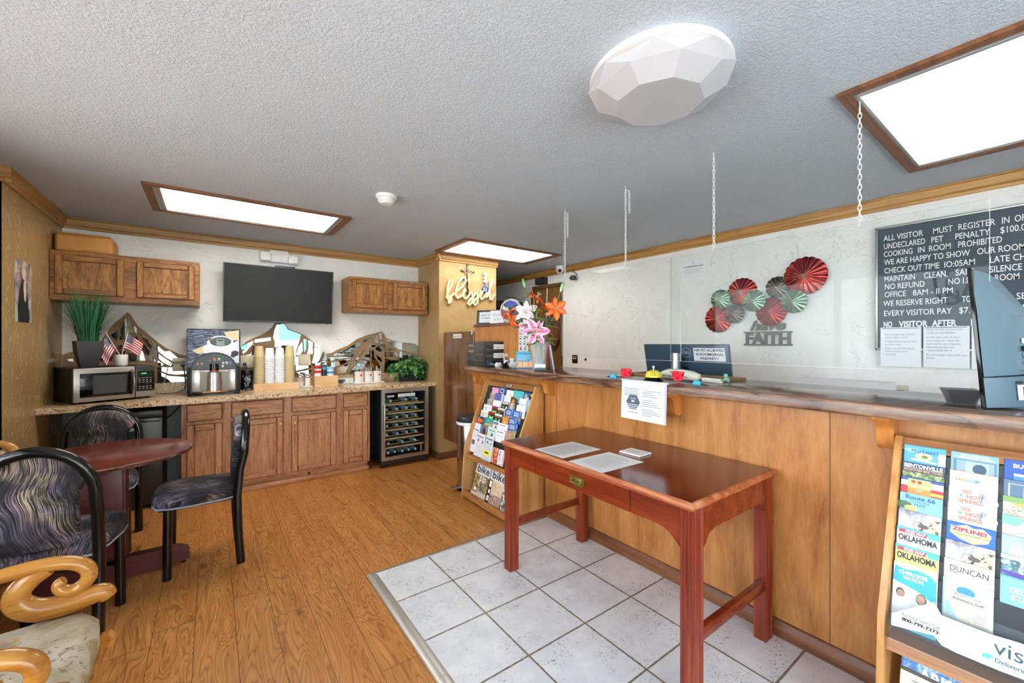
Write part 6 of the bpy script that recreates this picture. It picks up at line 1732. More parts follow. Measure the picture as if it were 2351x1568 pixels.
lily('upper orange lily on the gate side of the bouquet, in front of the round clock', (2.10, 2.92, 1.655), (-.5, .3, .75), .098, ORANGE, .75)
lily('lower orange lily on the gate side, hanging in front of the round clock', (2.10, 2.905, 1.575), (-.6, .1, -.2), .098, ORANGE, .8)
lily('small orange lily half hidden between the gate-side orange lilies and the white one', (2.13, 2.80, 1.675), (-.3, .2, .9), .065, ORANGE, .7)
lily('orange lily highest in the bouquet, seen side-on', (2.10, 2.525, 1.745), (.2, -.6, .7), .09, ORANGE, .7)
lily('orange lily wide open at the edge of the acrylic panel', (2.08, 2.285, 1.632), (-.65, -.75, .1), .098, ORANGE)
lily('orange lily turned sideways beside the wide open one', (2.12, 2.42, 1.655), (.1, .3, .75), .082, ORANGE, .75)
def bud(lab, c, d, ln):
    c = V(c)
    t = thing('lily_bud', lab, 'flower bud', c, group='lily buds in the bouquet')
    q = V(d).normalized().to_track_quat('Z', 'Y').to_matrix().to_4x4()
    MB().lathe([(0, -ln * .5), (ln * .08, -ln * .42), (ln * .15, -ln * .05), (ln * .12, ln * .25), (ln * .04, ln * .46), (0, ln * .5)], 12, mx=q, wob=lambda k, s: 1 + .1 * (k % 4 == 0)).build('bud', leafmat('bud_green', '#4c9a4a', '#8cc07a', '#dcead0'), t)
    m_ = VC + V((0, 0, .22))
    MB().tube([-V(d).normalized() * ln * .45, -V(d).normalized() * ln * 1.2, (m_ - c) * .6, m_ - c, VC + V((.0, .0, .03)) - c], .003, 7).build('stem', STEMG, t)
    b = MB()
    for k in range(5):
        s_ = .25 + .12 * k; a = random.random() * 6.28
        leaf(b, (m_ - c) * s_, (cos(a), sin(a), .8), (0, -.6, 1), random.uniform(.10, .15), .032)
    b.build('leaves', GREENS, t)
bud('closed green lily bud at the top of the bouquet by the ceiling trim', (2.11, 2.715, 1.872), (-.1, .25, 1), .085)
bud('closed green lily bud beside the acrylic panel, next to the chain', (2.10, 2.24, 1.79), (.1, -.35, 1), .085)
tag(MB().tube([(2.10, 2.50, 1.19), (2.10, 2.535, 1.60), (2.08, 2.58, 1.83)], .0028, 6).build('reed_stick', flat('#c9a878', .6)), 'thin tan reed stick standing in the bouquet', 'stick')
tag(MB().tube([(2.125, 2.495, 1.19), (2.12, 2.44, 1.55), (2.12, 2.43, 1.80)], .0028, 6).build('reed_stick', flat('#d9d6d8', .5)), 'thin pale reed stick standing nearer the acrylic panel', 'stick')
b = MB()
for k in range(26):
    a = random.random() * 6.28; s_ = random.random()
    leaf(b, (.05 * cos(a), .06 * sin(a), .02 + .24 * s_), (cos(a) - .3, sin(a) - .3, random.uniform(-.2, .7)), (0, -.6, 1), random.uniform(.07, .12), random.uniform(.03, .05), random.choice((0, 0, 1)))
tag(b.build('foliage_spray', [GREENS, leafmat('deep_leaf', '#1f5a30', '#2f7a3f', '#4a9a58')], loc=VC + V((0, 0, .20))), 'spray of broad green leaves around the mouth of the vase', 'leaves')['kind'] = 'thing'
t = thing('card_holder', 'card holder with skyline cards in front of the glass vase', 'card holder', (2.035, 2.415, CT))
hm = MX.Rotation(R(-38), 4, 'Z')
MB().box(-.046, .046, -.014, .014, 0, .014, bev=.002, mx=hm).build('holder', BLACK, t)
o = sheet('card', None, None, hm @ fr((-.042, -.004, .055), (1, 0, 0), (0, 0, 1)), .084, .045, .006, '#e2e4e6', [([(0, -.03), (.01, -.026), (.02, -.029), (.03, -.024), (.042, -.028), (.055, -.025), (.065, -.029), (.084, -.026), (.084, -.045), (0, -.045)], '#4a5c66')]); o.parent = t
for lab, y_, c_, tw, h in (('white folder leaning behind the vase, outermost of the three', 2.39, '#e2e4e8', .16, .20), ('blue folder leaning between white and red ones behind the vase', 2.405, '#2f4fae', .13, .205), ('red folder leaning closest behind the vase', 2.42, '#c02a3c', .10, .215)):
    m = fr((2.155, y_, CT + .001), (.72, .70, 0), (-.807 * tw, .59 * tw, 1))
    tag(MB().box(0, .13, 0, h, -.004, 0).build('paper_folder', flat(c_, .45), mx=m), lab, 'folder', 'folders behind the vase')
sheet('price_notice', 'white price notice with small pictures taped to the raised panel', 'notice', FW(2.1985, 2.905, 1.50), .135, .205, .0006, '#dddbd8', [(.018, -.165, .05, -.195, '#b06a5a'), (.078, -.16, .108, -.195, '#8a94a0'), (.03, -.15, .036, -.165, '#4a4a50')] + [(.015 + .06 * i, -.025 - .045 * j, .05 + .06 * i, -.032 - .045 * j, '#8a8a8c') for i in range(2) for j in range(3)] + [(.012 + .06 * i, -.042 - .045 * j, .042 + .06 * i, -.052 - .045 * j, '#3f4044') for i in range(2) for j in range(3)], [])
# on the ledge
LZ = 1.5605
t = thing('framed_sign', 'black framed sign reading your journey is beautiful on the ledge', 'framed sign', (2.31, 3.55, LZ))
fm = MX.Translation((0, 0, 0)) @ MX.Rotation(R(-58), 4, 'Z') @ MX.Rotation(R(-6), 4, 'X')
b = MB()
for (p, q, r_, s_) in ((-.145, -.118, 0, .15), (.118, .145, 0, .15), (-.118, .118, 0, .02), (-.118, .118, .13, .15)): b.box(p, q, -.008, .008, r_, s_, bev=.002)
b.build('frame', flat('#23282f', .4), t, mx=fm)
o = MB().box(-.118, .118, -.003, .003, .02, .13).build('print', flat('#dfe2e6', .5), t, mx=fm)
for s_, z, w_ in (('your journey', .090, .19), ('is beautiful', .058, .17)):
    text(s_, .032, INK, o, mx=FB(-.095, -.0036, z), fit=w_, shear=.3)
MB().box(-.07, .06, -.0038, -.0032, .036, .038).build('flourish', flat('#8a8d92', .5), o)
sheet('thank_you_card', 'white card with silver script reading thank you on the ledge', 'card', MX.Translation((2.275, 3.36, LZ)) @ MX.Rotation(R(-58), 4, 'Z') @ MX.Rotation(R(-5), 4, 'X') @ fr((-.075, 0, .132), (1, 0, 0), (0, 0, 1)), .15, .131, .002, '#e4e5e8', (), [('thank', .025, -.055, .042, '#a3a5ab', .10), ('you', .04, -.098, .042, '#a3a5ab', .07)])
t = thing('table_clock', 'round white-rimmed clock with red, blue and black face behind the orange lilies', 'clock', (2.33, 3.20, LZ + .118))
cm = MX.Rotation(R(-60), 4, 'Z') @ MX.Rotation(R(90), 4, 'X')
MB().lathe([(.10, -.01), (.117, -.01), (.118, .0), (.116, .012), (.108, .018), (.10, .012)], 12).build('rim', flat('#d9d8d4', .35), t, mx=cm)
o = MB().lathe([(0, .002), (.101, .002)], 24).build('dial', flat('#191a20', .4), t, mx=cm)
b = MB().prism([(.1 * cos(a), .1 * sin(a)) for a in [pi * .25 + pi * .5 * k / 8 for k in range(9)]] + [(0, .03)], .003, .004, 'Z', 0)
b.prism([(.1 * cos(a), .1 * sin(a)) for a in [pi * .9 + pi * .35 * k / 8 for k in range(9)]] + [(-.03, -.01)], .003, .004, 'Z', 1).prism([(-.098, .02), (-.08, .058), (-.03, .02), (-.03, .0)], .003, .004, 'Z', 2)
b.build('dial_print', [flat('#2238a0', .4), flat('#8f1c26', .4), flat('#d4d6da', .4)], o)
# sheet hung on the counter edge
t = sheet('hanging_notice', 'white notice with dark hexagon hanging from the counter edge above the desk', 'notice', fr((1.9435, 1.562, 1.163), (0, -1, 0), (.035, -.012, 1)), .285, .222, .0008, '#d6dbe2',
      [(disc(.083, -.124, .047, .047, 6), '#4a5664')] + [(.02, -.046 - .0085 * k, .132 - (.09 if k == 6 else .012 * (k % 3)), -.0485 - .0085 * k, '#6f757d') for k in range(6)] + [(.145, -.052 - .0105 * k, .262 - .03 * ((k * 7) % 4) * .6, -.055 - .0105 * k, '#767c84') for k in range(14) if k not in (4, 9)] + [(.05, -.146, .118, -.150, '#c9d0d8'), (.05, -.136, .118, -.140, '#c9d0d8'), (.055, -.156, .112, -.160, '#c9d0d8'), (.048, -.180, .118, -.183, '#5a6068')],
      [('ABSOLUTELY', .063, -.106, .009, '#e8ecf0', .042), ('NO', .072, -.124, .017, '#e8ecf0', .022, .0006)])
MB().box(.283, .296, -.222, 0, -.0012, 0).build('plastic_sleeve', SMOKE if False else flat('#b9b4c4', .3), t)
MB().cyl((-.002, -.002, .0), (.305, -.002, .0), .0045, seg=10).build('hanger_rod', flat('#c6c4ca', .3), t)
# pens with silk flowers
def flower_pen(lab, p, tip, rz):
    t = thing('flower_pen', lab, 'pen', (p[0], p[1], CT), group='pens with red silk flowers')
    d = V((tip[0] - p[0], tip[1] - p[1], 0))
    MB().tube([(0, 0, .012), d * .85 + V((0, 0, .006)), d * .93 + V((0, 0, .004)), d + V((0, 0, .003))], [.0045, .0045, .003, .001], 10).build('barrel', flat('#2a2c30', .3), t)
    b = MB()
    for k in range(13):
        a = k * 2.4; r_ = .010 + .014 * k / 13
        q = V((r_ * cos(a), r_ * .8 * sin(a), .036 + .026 * sin(a * 1.3)))
        n_ = V((cos(a), sin(a), .5 * sin(k))).normalized(); s_ = n_.cross(V((.2, .1, 1))).normalized(); u = s_.cross(n_)
        rr = []
        for i in range(4):
            f = i / 3
            rr.append([q - n_ * .004 + u * (.044 * (f - .45)) + s_ * (.026 * w_ * (.55 + .45 * sin(pi * f))) + n_ * (.007 * f * f + .004 * w_ * w_) for w_ in (-1, -.4, .4, 1)])
        b.grid(rr)
    b.build('silk_flower', flat('#dc2a3e', .6), t, ang=80)
    dn = d.normalized(); sn = V((-dn.y, dn.x, 0))
    c_ = d * .62
    pr = [(-.028, 0), (.028, 0), (.018, .020), (-.012, .022)]
    b = MB(); lo = [b.bm.verts.new(c_ + dn * q[0] - sn * .005 + V((0, 0, q[1] + .001))) for q in pr]; hi = [b.bm.verts.new(c_ + dn * q[0] + sn * .005 + V((0, 0, q[1] + .001))) for q in pr]
    b.bm.faces.new(lo); b.bm.faces.new(hi[::-1])
    for i in range(4): b.bm.faces.new((lo[i], hi[i], hi[(i + 1) % 4], lo[(i + 1) % 4]))
    bmesh.ops.recalc_face_normals(b.bm, faces=b.bm.faces[:])
    b.build('pen_rest', flat('#3fb4dc', .4), t)
flower_pen('pen with red silk flower and blue rest, beside the hanging notice toward the vase', (2.03, 1.60), (2.03, 1.755), 0)
flower_pen('pen with red silk flower and blue rest, lying before the telephone', (2.075, 1.285), (2.03, 1.085), 0)
# call bell
t = thing('call_bell', 'yellow smiley call bell on a black base', 'bell', (2.07, 1.438, CT))
MB().lathe([(0, 0), (.053, 0), (.055, .004), (.052, .008), (.040, .019), (0, .020)], 32).build('base', flat('#1c1c1e', .15, .6), t)
dm = MB().lathe([(.0445, .020), (.0455, .023), (.0445, .036), (.036, .052), (.018, .061), (0, .063)], 36).build('dome', flat('#e2cc3c', .25), t)
MB().lathe([(0, .063), (.004, .063), (.004, .074), (.008, .076), (.008, .084), (.005, .087), (0, .087)], 14).build('plunger', CHROME, t)
def on_dome(a, z): 
    r_ = .0458 if z < .036 else .0445 - (z - .036) * .53
    return (r_ * cos(a), r_ * sin(a), z)
a0 = math.atan2(-1.438, -2.07)
b = MB().tube([on_dome(a0 + q, .034 + .006 * (q / .42) ** 2) for q in [-.42 + .84 * k / 10 for k in range(11)]], .0013, 6)
for q in (-.16, .16): b.ball(on_dome(a0 + q, .047), .0026, (1, 1, 1.7), 8)
b.build('smile', BLACK, dm)
# telephone handset with coiled cord
t = thing('telephone', 'beige telephone handset lying on the counter behind the bell', 'telephone', (2.235, 1.36, CT))
IV = flat('#d9d5c6', .35)
pm2 = MX.Rotation(R(-4), 4, 'Z')
b = MB(); rws = []
for y_, w_, z0, z1 in ((.135, .012, .012, .030), (.128, .028, .004, .048), (.09, .034, .001, .062), (.0, .036, .001, .064), (-.07, .034, .001, .056), (-.105, .028, .003, .044), (-.115, .012, .012, .026)):
    rws.append([(w_ * cos(a) * 1.0, y_, (z0 + z1) / 2 + (z1 - z0) / 2 * math.copysign(abs(sin(a)) ** .6, sin(a))) for a in [2 * pi * k / 16 for k in range(17)]])
b.grid(rws); b.poly(rws[0][:16]); b.poly(rws[-1][:16][::-1])
bmesh.ops.remove_doubles(b.bm, verts=b.bm.verts[:], dist=.0003); bmesh.ops.recalc_face_normals(b.bm, faces=b.bm.faces[:])
b.build('handset', IV, t, mx=pm2, ang=50)
MB().ball((-.034, .05, .046), .004, seg=8).build('microphone_hole', BLACK, t, mx=pm2)
text('FRONT DESK SERVICE  LIFT PHONE', .010, INK, t, mx=pm2 @ fr((-.0375, .11, .019), (0, -1, 0), (0, 0, 1)), fit=.17, bold=.0002)
cc = []
for k in range(150):
    s_ = k / 149; a = s_ * 2 * pi * 17
    cc.append((-.005 - .02 * s_ + .010 * cos(a), -.135 - .12 * s_, .014 + .010 * sin(a)))
MB().tube([(0, -.11, .022), (.01, -.12, .02)] + cc, .0028, 6).build('coiled_cord', flat('#e2ded2', .4), t, mx=pm2)
t = thing('wooden_board', 'thin wooden board edged frame lying at the back of the counter', 'board', (2.455, 1.485, CT))
BRD = wood('thin_wood_strip', ('#6f4a2c', '#94683f', '#ae8254'), 'Y', 20, 10, .4, .3)
b = MB().box(-.115, -.10, -.335, .335, 0, .012).box(.10, .115, -.335, .335, 0, .012).box(-.10, .10, -.335, -.32, 0, .012).box(-.10, .10, .32, .335, 0, .012)
b.build('rim', BRD, t)
MB().box(-.10, .10, -.32, .32, 0, .004).build('board_face', flat('#5c4636', .2), t)
JADE = flat('#7fb8a2', .35)
def figurine(lab, x, y):
    t = thing('jade_figurine', lab, 'figurine', (x, y, CT), group='small jade figurines on the board rim')
    MB().ball((0, 0, .014), .014, (1, 1.1, 1)).ball((-.006, .0, .034), .011).ball((-.010, -.006, .044), .004, seg=8).ball((-.010, .006, .044), .004, seg=8).ball((-.008, -.013, .008), .008, seg=10).ball((-.008, .013, .008), .008, seg=10).build('figure', JADE, t)
figurine('small jade green figurine by the red flower pen nearer the vase', 2.325, 1.80)
figurine('small jade green figurine at the board corner in front of the screen', 2.325, 1.145)
# small smoke bowl
t = thing('square_bowl', 'small square smoke plastic dish beside the large monitor', 'dish', (2.17, .238, CT))
b = MB(); q_ = [(.030, 0), (.034, .02), (.046, .056), (.044, .056), (.031, .022), (.027, .006)]
b.grid([[(-r_, -r_, z), (r_, -r_, z), (r_, r_, z), (-r_, r_, z), (-r_, -r_, z)] for r_, z in q_])
b.poly([(-.03, -.03, 0), (-.03, .03, 0), (.03, .03, 0), (.03, -.03, 0)]); b.poly([(-.027, -.027, .006), (.027, -.027, .006), (.027, .027, .006), (-.027, .027, .006)])
b.build('dish_body', clearp('smoke_dish', '#3a3c42', .12, .5), t, rot=(0, 0, R(20)))
# ================================================================== large monitor at the end of the counter
BLUEG = flat('#5d7585', .45)
BLUEG2 = flat('#4a6474', .45)
t = thing('desktop_monitor', 'large grey-blue all-in-one monitor seen from behind at the counter end', 'monitor', (2.33, .12, CT))
lean = MX.Rotation(R(-4.0), 4, 'X') @ MX.Rotation(R(-2), 4, 'Z')
mm = MX.Translation((0, .045, 0)) @ lean
MB().box(-.262, .262, -.004, .006, .004, .478, bev=.002, mx=mm).build('screen', BLKG, t)
b = MB()
sec = [(-.255, -.005), (-.235, -.03), (-.17, -.075), (-.08, -.115), (.08, -.13), (.2, -.12), (.255, -.005)]
b.prism(sec, .006, .105, 'Z', mx=mm)
b.build('chin', BLUEG2, t, ang=20)
b = MB()
up_ = [(-.255, -.006), (-.2, -.03), (-.13, -.062), (-.05, -.082), (.2, -.082), (.255, -.006)]
lo = [b.bm.verts.new((p[0], p[1], .108)) for p in up_]; md = [b.bm.verts.new((p[0], p[1], .33)) for p in up_]
tp = [b.bm.verts.new((p[0] * .99, max(p[1] * .35, p[1]) * .5, .474)) for p in up_]
for a, c in ((lo, md), (md, tp)):
    for i in range(len(up_)):
        j = (i + 1) % len(up_); b.bm.faces.new((a[i], a[j], c[j], c[i]))
b.bm.faces.new(lo[::-1]); b.bm.faces.new(tp)
bmesh.ops.recalc_face_normals(b.bm, faces=b.bm.faces[:]); bmesh.ops.transform(b.bm, matrix=mm, verts=b.bm.verts[:])
b.build('back_shell', BLUEG, t, ang=20)
o = MB().prism([(-.125, -.058), (-.06, -.11), (.2, -.12), (.2, -.06)], .125, .305, 'Z', mx=mm).build('port_housing', BLUEG2, t, ang=20)
pf = mm @ fr((-.122, -.0625, .30), (.065, -.052, 0), (0, 0, 1))
b = MB()
b.box(.028, .046, -.085, -.068, 0, .003).box(.030, .042, -.135, -.118, 0, .003).box(.028, .048, -.158, -.145, 0, .003)
b.build('port', flat('#c9d0d4', .3, .3), o, mx=pf)
MB().box(.026, .044, -.112, -.094, 0, .012, bev=.002).tube([(.036, -.103, .012), (.07, -.106, .022), (.12, -.112, .02)], .004, 8).build('video_plug', BLACK, o, mx=pf)
pf2 = mm @ fr((-.235, -.0305, .10), (.065, -.045, 0), (0, 0, 1))
o = sheet('service_label', None, None, pf2 @ MX.Translation((.062, -.022, .0035)), .03, .05, .0005, '#c9ced2', [(.003, -.004, .014, -.046, '#f0f0f0'), (.017, -.006, .027, -.044, '#4a545c')]); o.parent = t
MB().prism(disc(.072, -.014, .012, .005, 20), .0025, .004, 'Z', mx=pf2).build('power_button', BLACK, t)
MB().box(-.14, .16, -.10, .02, 0, .007).build('base_foot', BLUEG2, t)
# ================================================================== acrylic guard panels on chains
ACRE = flat('#c9cfce', .25)
def acrylic(lab, y0, y1, z0, z1):
    t = thing('acrylic_guard', lab, 'acrylic guard', (2.22, (y0 + y1) / 2, (z0 + z1) / 2), group='hanging acrylic counter guards')
    w_, h = (y1 - y0) / 2, (z1 - z0) / 2
    MB().box(-.0015, .0015, -w_, w_, -h, h).build('sheet', GLASS, t)
    b = MB().box(-.0018, .0018, -w_ - .0015, -w_, -h, h).box(-.0018, .0018, w_, w_ + .0015, -h, h).box(-.0018, .0018, -w_, w_, -h - .0012, -h)
    b.build('polished_edge', ACRE, t)
    return t
acrylic('clear acrylic guard panel hanging nearer the lilies', 1.358, 2.365, 1.268, 1.892)
o = acrylic('clear acrylic guard panel hanging in front of the wall art and letter board', .175, 1.426, 1.268, 1.888)
o.location.x = 2.226
WCH = flat('#e2e2e2', .35)
def chain(lab, x, y, z0, z1, tail=0.0):
    b = MB()
    def run(yy, za, zb, xo=0.0):
        n_ = max(2, int((zb - za) / .0215))
        for k in range(n_):
            z = zb - (k + .5) * (zb - za) / n_
            h = (zb - za) / n_ * .66
            pts = [(.0062 * cos(a), 0, h * sin(a)) for a in [2 * pi * q / 10 for q in range(10)]]
            if k % 2: pts = [(0, p[0], p[2]) for p in pts]
            b.tube([(x + xo + p[0], yy + p[1], z + p[2]) for p in pts], .0017, 5, closed=True)
    run(y, z0, z1 - .03)
    if tail: run(y - .03, z1 - .03 - tail, z1 - .045); b.tube([(x, y, z1 - .035), (x, y - .028, z1 - .045)], .002, 5)
    b.tube([(x, y, z1 - .001), (x, y, z1 - .02), (x + .006, y, z1 - .03), (x, y, z1 - .038), (x - .006, y, z1 - .032)], .0022, 6)
    b.tube([(x - .006, y, z0 + .012), (x - .006, y, z0 - .008), (x + .006, y, z0 - .008), (x + .006, y, z0 + .012)], .0022, 6)
    return tag(b.build('chain', WCH), lab, 'chain', 'white chains of the acrylic guards')
chain('white chain with loose tail hanging in front of the dome camera', 2.22, 2.335, 1.885, CEIL, .20)
chain('white chain with loose tail, second from the dome camera', 2.22, 1.755, 1.885, CEIL, .16)
chain('white chain without tail between the pricing notice and the faceted lamp', 2.226, 1.165, 1.885, CEIL)
chain('white chain hanging from the frame of the large ceiling panel', 2.226, .536, 1.875, CEIL - .016)
# ================================================================== clerk side
t = thing('clerk_desk', 'low work desk behind the reception counter', 'desk', (3.05, 1.2, 0))
MB().box(-.42, .40, -1.0, 1.15, .72, .75).build('desk_top', LAM_T, t)
for sx in (-.40, .38):
    for sy in (-.98, 1.13): MB().box(sx - .02, sx + .02, sy - .02, sy + .02, 0, .72).build('leg', BLACK, t)
NAVY = flat('#2f4558', .4)
t = thing('computer_monitor', 'dark blue monitor back with a no pet notice, behind the counter', 'monitor', (2.95, 1.76, .751))
ml = MX.Translation((0, 0, .40)) @ MX.Rotation(R(-12), 4, 'Y')
MB().box(-.012, .016, -.345, .345, -.19, .215, bev=.006, mx=ml).build('monitor_back', NAVY, t)
MB().box(.016, .024, -.34, .34, -.18, .21, mx=ml).build('screen', BLKG, t)
MB().tube([(-.115, .015, .0), (-.115, .015, .545)], .036, 20).build('stand_column', flat('#b4b7ba', .3, .8), t)
MB().box(-.10, -.01, -.03, .06, .36, .44).build('stand_arm', BLACK, t)
MB().box(-.20, .05, -.12, .14, 0, .012, bev=.004).build('stand_base', flat('#b4b7ba', .3, .8), t)
lf = ml @ fr((-.0125, -.03, .155), (0, -1, 0), (0, 0, 1))
MB().tube([(.036 * cos(a) , .036 * sin(a), 0) for a in [2 * pi * k / 32 for k in range(32)]], .0016, 6, closed=True).build('logo_ring', flat('#c4ccd2', .3, .5), t, mx=lf)
text('DELL', .026, flat('#c4ccd2', .3, .5), t, mx=lf @ MX.Translation((-.027, -.009, .0006)), fit=.054, bold=.0006)
nf = ml @ fr((-.0128, -.085, .192), (0, -1, 0), (0, 0, 1))
o = sheet('notice', None, None, nf, .235, .098, .0006, '#e6e6ea', (), [('NO PET ALLOWED', .008, -.026, .027, '#3a4a5a', .218, .0006), ('IN ROOM OR ON', .018, -.057, .027, '#3a4a5a', .20, .0006), ('PROPERTY', .048, -.088, .027, '#3a4a5a', .14, .0006)]); o.parent = t
b = MB()
for x_, y_ in ((.036, -.0165), (.155, -.0165), (.133, -.0475), (.177, -.0475), (.088, -.0785)):
    b.prism(disc(x_, y_, .0052, .0062, 12), .0011, .0013, 'Z')
b.build('red_letter_fill', flat('#c2485a', .5), o)
t = thing('printer', 'white printer top showing above the counter below the letter board', 'printer', (3.30, .885, .751))
b = MB().prism([(-.20, .0), (.20, 0), (.20, .375), (.10, .382), (-.16, .372), (-.20, .35)], -.225, .225, 'Y')
b.build('printer_body', flat('#e2e3e6', .4), t)
MB().box(-.2005, .15, -.227, .2265, .30, .304).build('lid_seam', flat('#9fa3a8', .5), t)
# ================================================================== wall behind the counter
WX = 3.9495
sheet('pricing_notice', 'white customer pricing notice high on the wall between two chains', 'notice', FW(WX - .002, 2.404, 2.224), .27, .183, .002, '#e9eaec', [(.01, -.01, .26, -.0115, '#d6d8dc'), (.01, -.172, .26, -.1735, '#d6d8dc'), (disc(.128, -.045, .010, .010, 14), '#e6c0bc')] + [(.03, -.105 - .017 * k, .22 - .03 * (k % 2), -.109 - .017 * k, '#b9bcc2') for k in range(3)], [('CUSTOMER PRICING NOTICE', .026, -.082, .017, '#3f4650', .205, .0005)])
def metal(name, a, b_, c, rough=.28):
    m, n, l, b = new_mat(name)
    v = noise(n, l, coords(n, l, (9, 9, 9)), 1.0, 4, .65, .8)
    l.new(ramp(n, l, v, [(.34, a), (.5, b_), (.68, c)]), b.inputs['Base Color'])
    b.inputs['Metallic'].default_value = .75; b.inputs['Roughness'].default_value = rough
    return m
MRED = metal('brushed_red_metal', '#5e1a20', '#a02a30', '#b8563a')
MGRN = metal('brushed_green_metal', '#5c7a68', '#83a48e', '#a4b8a2')
MGRY = metal('brushed_pewter_metal', '#3a3838', '#6a6460', '#b0a89e')
RIB = flat('#c9b9a8', .25, .8)
t = thing('metal_wall_art', 'cluster of pleated red, green and pewter metal discs hung on the wall', 'wall art', (3.95, 1.7, 1.72))
for y, z, r_, mt, dx in ((1.291, 1.92, .157, MRED, .035), (1.50, 1.849, .095, MGRY, .02), (1.793, 1.836, .132, MRED, .018), (1.98, 1.786, .092, MGRN, .04), (1.679, 1.747, .097, MGRN, .045), (1.372, 1.718, .10, MGRN, .042), (2.011, 1.602, .133, MRED, .018), (1.85, 1.641, .091, MGRY, .045), (1.552, 1.645, .125, MRED, .02)):
    b = MB(); N = 18 if r_ > .11 else 14
    rings = []
    for q, h in ((.0, .030), (.10, .030), (.5, .020), (.85, .008), (1.0, 0)):
        rings.append([b.bm.verts.new((-(h + .006 * q * abs(sin(N * a / 2)) ), (q + .0) * r_ * (1 - (.045 * (1 - abs(sin(N * a / 2))) if q > .8 else 0)) * cos(a), q * r_ * (1 - (.045 * (1 - abs(sin(N * a / 2))) if q > .8 else 0)) * sin(a))) for a in [2 * pi * k / (N * 6) for k in range(N * 6)]] if q > 0 else [b.bm.verts.new((-h, 0, 0))])
    for k in range(N * 6):
        b.bm.faces.new((rings[0][0], rings[1][k], rings[1][(k + 1) % (N * 6)]))
    for ra, rb in zip(rings[1:], rings[2:]):
        for k in range(N * 6):
            j = (k + 1) % (N * 6); b.bm.faces.new((ra[k], ra[j], rb[j], rb[k]))
    o = b.build('disc', mt, t, loc=(-dx, y - 1.7, z - 1.72), ang=50)
    b = MB()
    for k in range(N):
        a = 2 * pi * k / N
        b.tube([(-.031, .06 * r_ * cos(a), .06 * r_ * sin(a)), (-.023, .5 * r_ * cos(a), .5 * r_ * sin(a)), (-.006, .95 * r_ * cos(a), .95 * r_ * sin(a))], .0013, 5)
    b.ball((-.031, 0, 0), .008, (.7, 1, 1), 10)
    b.build('rib', RIB, o)
PEW = flat('#5d5a50', .4, .5)
t = thing('word_sign', 'pewter wall sign reading have faith below the red disc', 'word sign', (3.95, 1.59, 1.36))
tm2 = lambda y, z: fr((-.014, y, z), (0, -1, 0), (0, 0, 1))
MB().box(-.02, 0, -.195, .19, -.012, .002).box(-.02, 0, -.195, .19, .100, .112).build('bar', PEW, t)
text('FAITH', .14, PEW, t, mx=tm2(.178, .002), fit=.36, bold=.006, ext=.006)
text('have', .12, PEW, t, mx=tm2(.14, .125), fit=.29, bold=.004, ext=.006, shear=.35)
# letter board
t = thing('letter_board', 'dark letter board listing motel rules in white letters behind the large monitor', 'letter board', (3.95, .3, 1.32))
BW = 0.856
b = MB()
b.box(-.035, 0, BW - .3 - .016, BW - .3, .0, .892, bev=.003).box(-.035, 0, -.62, BW - .3, .876, .892, bev=.003).box(-.035, 0, -.62, BW - .3, 0, .016, bev=.003)
b.build('frame', flat('#a9aca8', .35, .6), t)
def felt():
    m, n, l, b = new_mat('grooved_dark_felt')
    s = n.new('ShaderNodeSeparateXYZ'); l.new(coords(n, l), s.inputs[0])
    f = math2(n, l, 'FRACT', math2(n, l, 'DIVIDE', s.outputs['Z'], .0145))
    l.new(ramp(n, l, f, [(.0, '#1a222b'), (.22, '#1a222b'), (.3, '#33424f'), (.9, '#3a4957')]), b.inputs['Base Color'])
    b.inputs['Roughness'].default_value = .55
    return m
MB().box(-.022, -.004, -.61, BW - .3 - .016, .016, .876).build('felt', felt(), t)
WL = flat('#e8eaec', .45)
for s_, y0, z0, w_ in [('ALL VISITOR',0.81,2.129,0.205),('MUST',0.559,2.129,0.09),('REGISTER',0.444,2.129,0.157),('IN',0.261,2.129,0.03),('OFFICE',0.21,2.129,0.105),('UNDECLARED',0.81,2.071,0.213),('PET',0.568,2.071,0.056),('PENALTY',0.457,2.071,0.148),('$100.00',0.266,2.071,0.115),('COOKING',0.81,2.015,0.151),('IN',0.633,2.015,0.032),('ROOM',0.579,2.015,0.101),('PROHIBITED',0.444,2.015,0.184),('WE ARE HAPPY TO SHOW',0.807,1.956,0.417),('OUR ROOM',0.361,1.956,0.192),('CHECK OUT TIME',0.807,1.895,0.278),('IO:05AM',0.507,1.895,0.135),('LATE CH',0.309,1.895,0.14),('MAINTAIN',0.807,1.835,0.159),('CLEAN,',0.603,1.835,0.112),('SAFE',0.455,1.835,0.079),('SILENCE',0.308,1.835,0.126),('NO REFUND',0.805,1.78,0.205),('NO I.D.',0.489,1.78,0.112),('ROOM',0.289,1.78,0.096),('OFFICE',0.805,1.723,0.112),('8AM - II PM',0.657,1.723,0.19),('WE RESERVE RIGHT',0.811,1.659,0.322),('TO',0.426,1.659,0.04),('R',0.36,1.659,0.02),('SE',0.203,1.659,0.036),('EVERY VISITOR PAY',0.81,1.588,0.337),('$7.00',0.44,1.588,0.091),('E',0.18,1.588,0.014),('NO',0.811,1.508,0.047),('VISITOR',0.727,1.508,0.146),('AFTER',0.561,1.508,0.114),('10 PM',0.393,1.508,0.094)]:
    text(s_, .056, WL, t, mx=fr((-.0225, y0 - .3, z0 - 1.32 - .021), (0, -1, 0), (0, 0, 1)), fit=w_, bold=.0018 if z0 < 1.52 else .0004, ext=.001)
NT = '#8f949a'
def notice(lab, y0, w_, lines_, h=.277):
    return sheet('paper_notice', lab, 'notice', FW(3.912, y0, 1.484), w_, h, .002, '#dfe1e6', [(.008, -.006, w_ - .012, -.010, '#3a4550')], lines_, 'paper notices below the letter board')
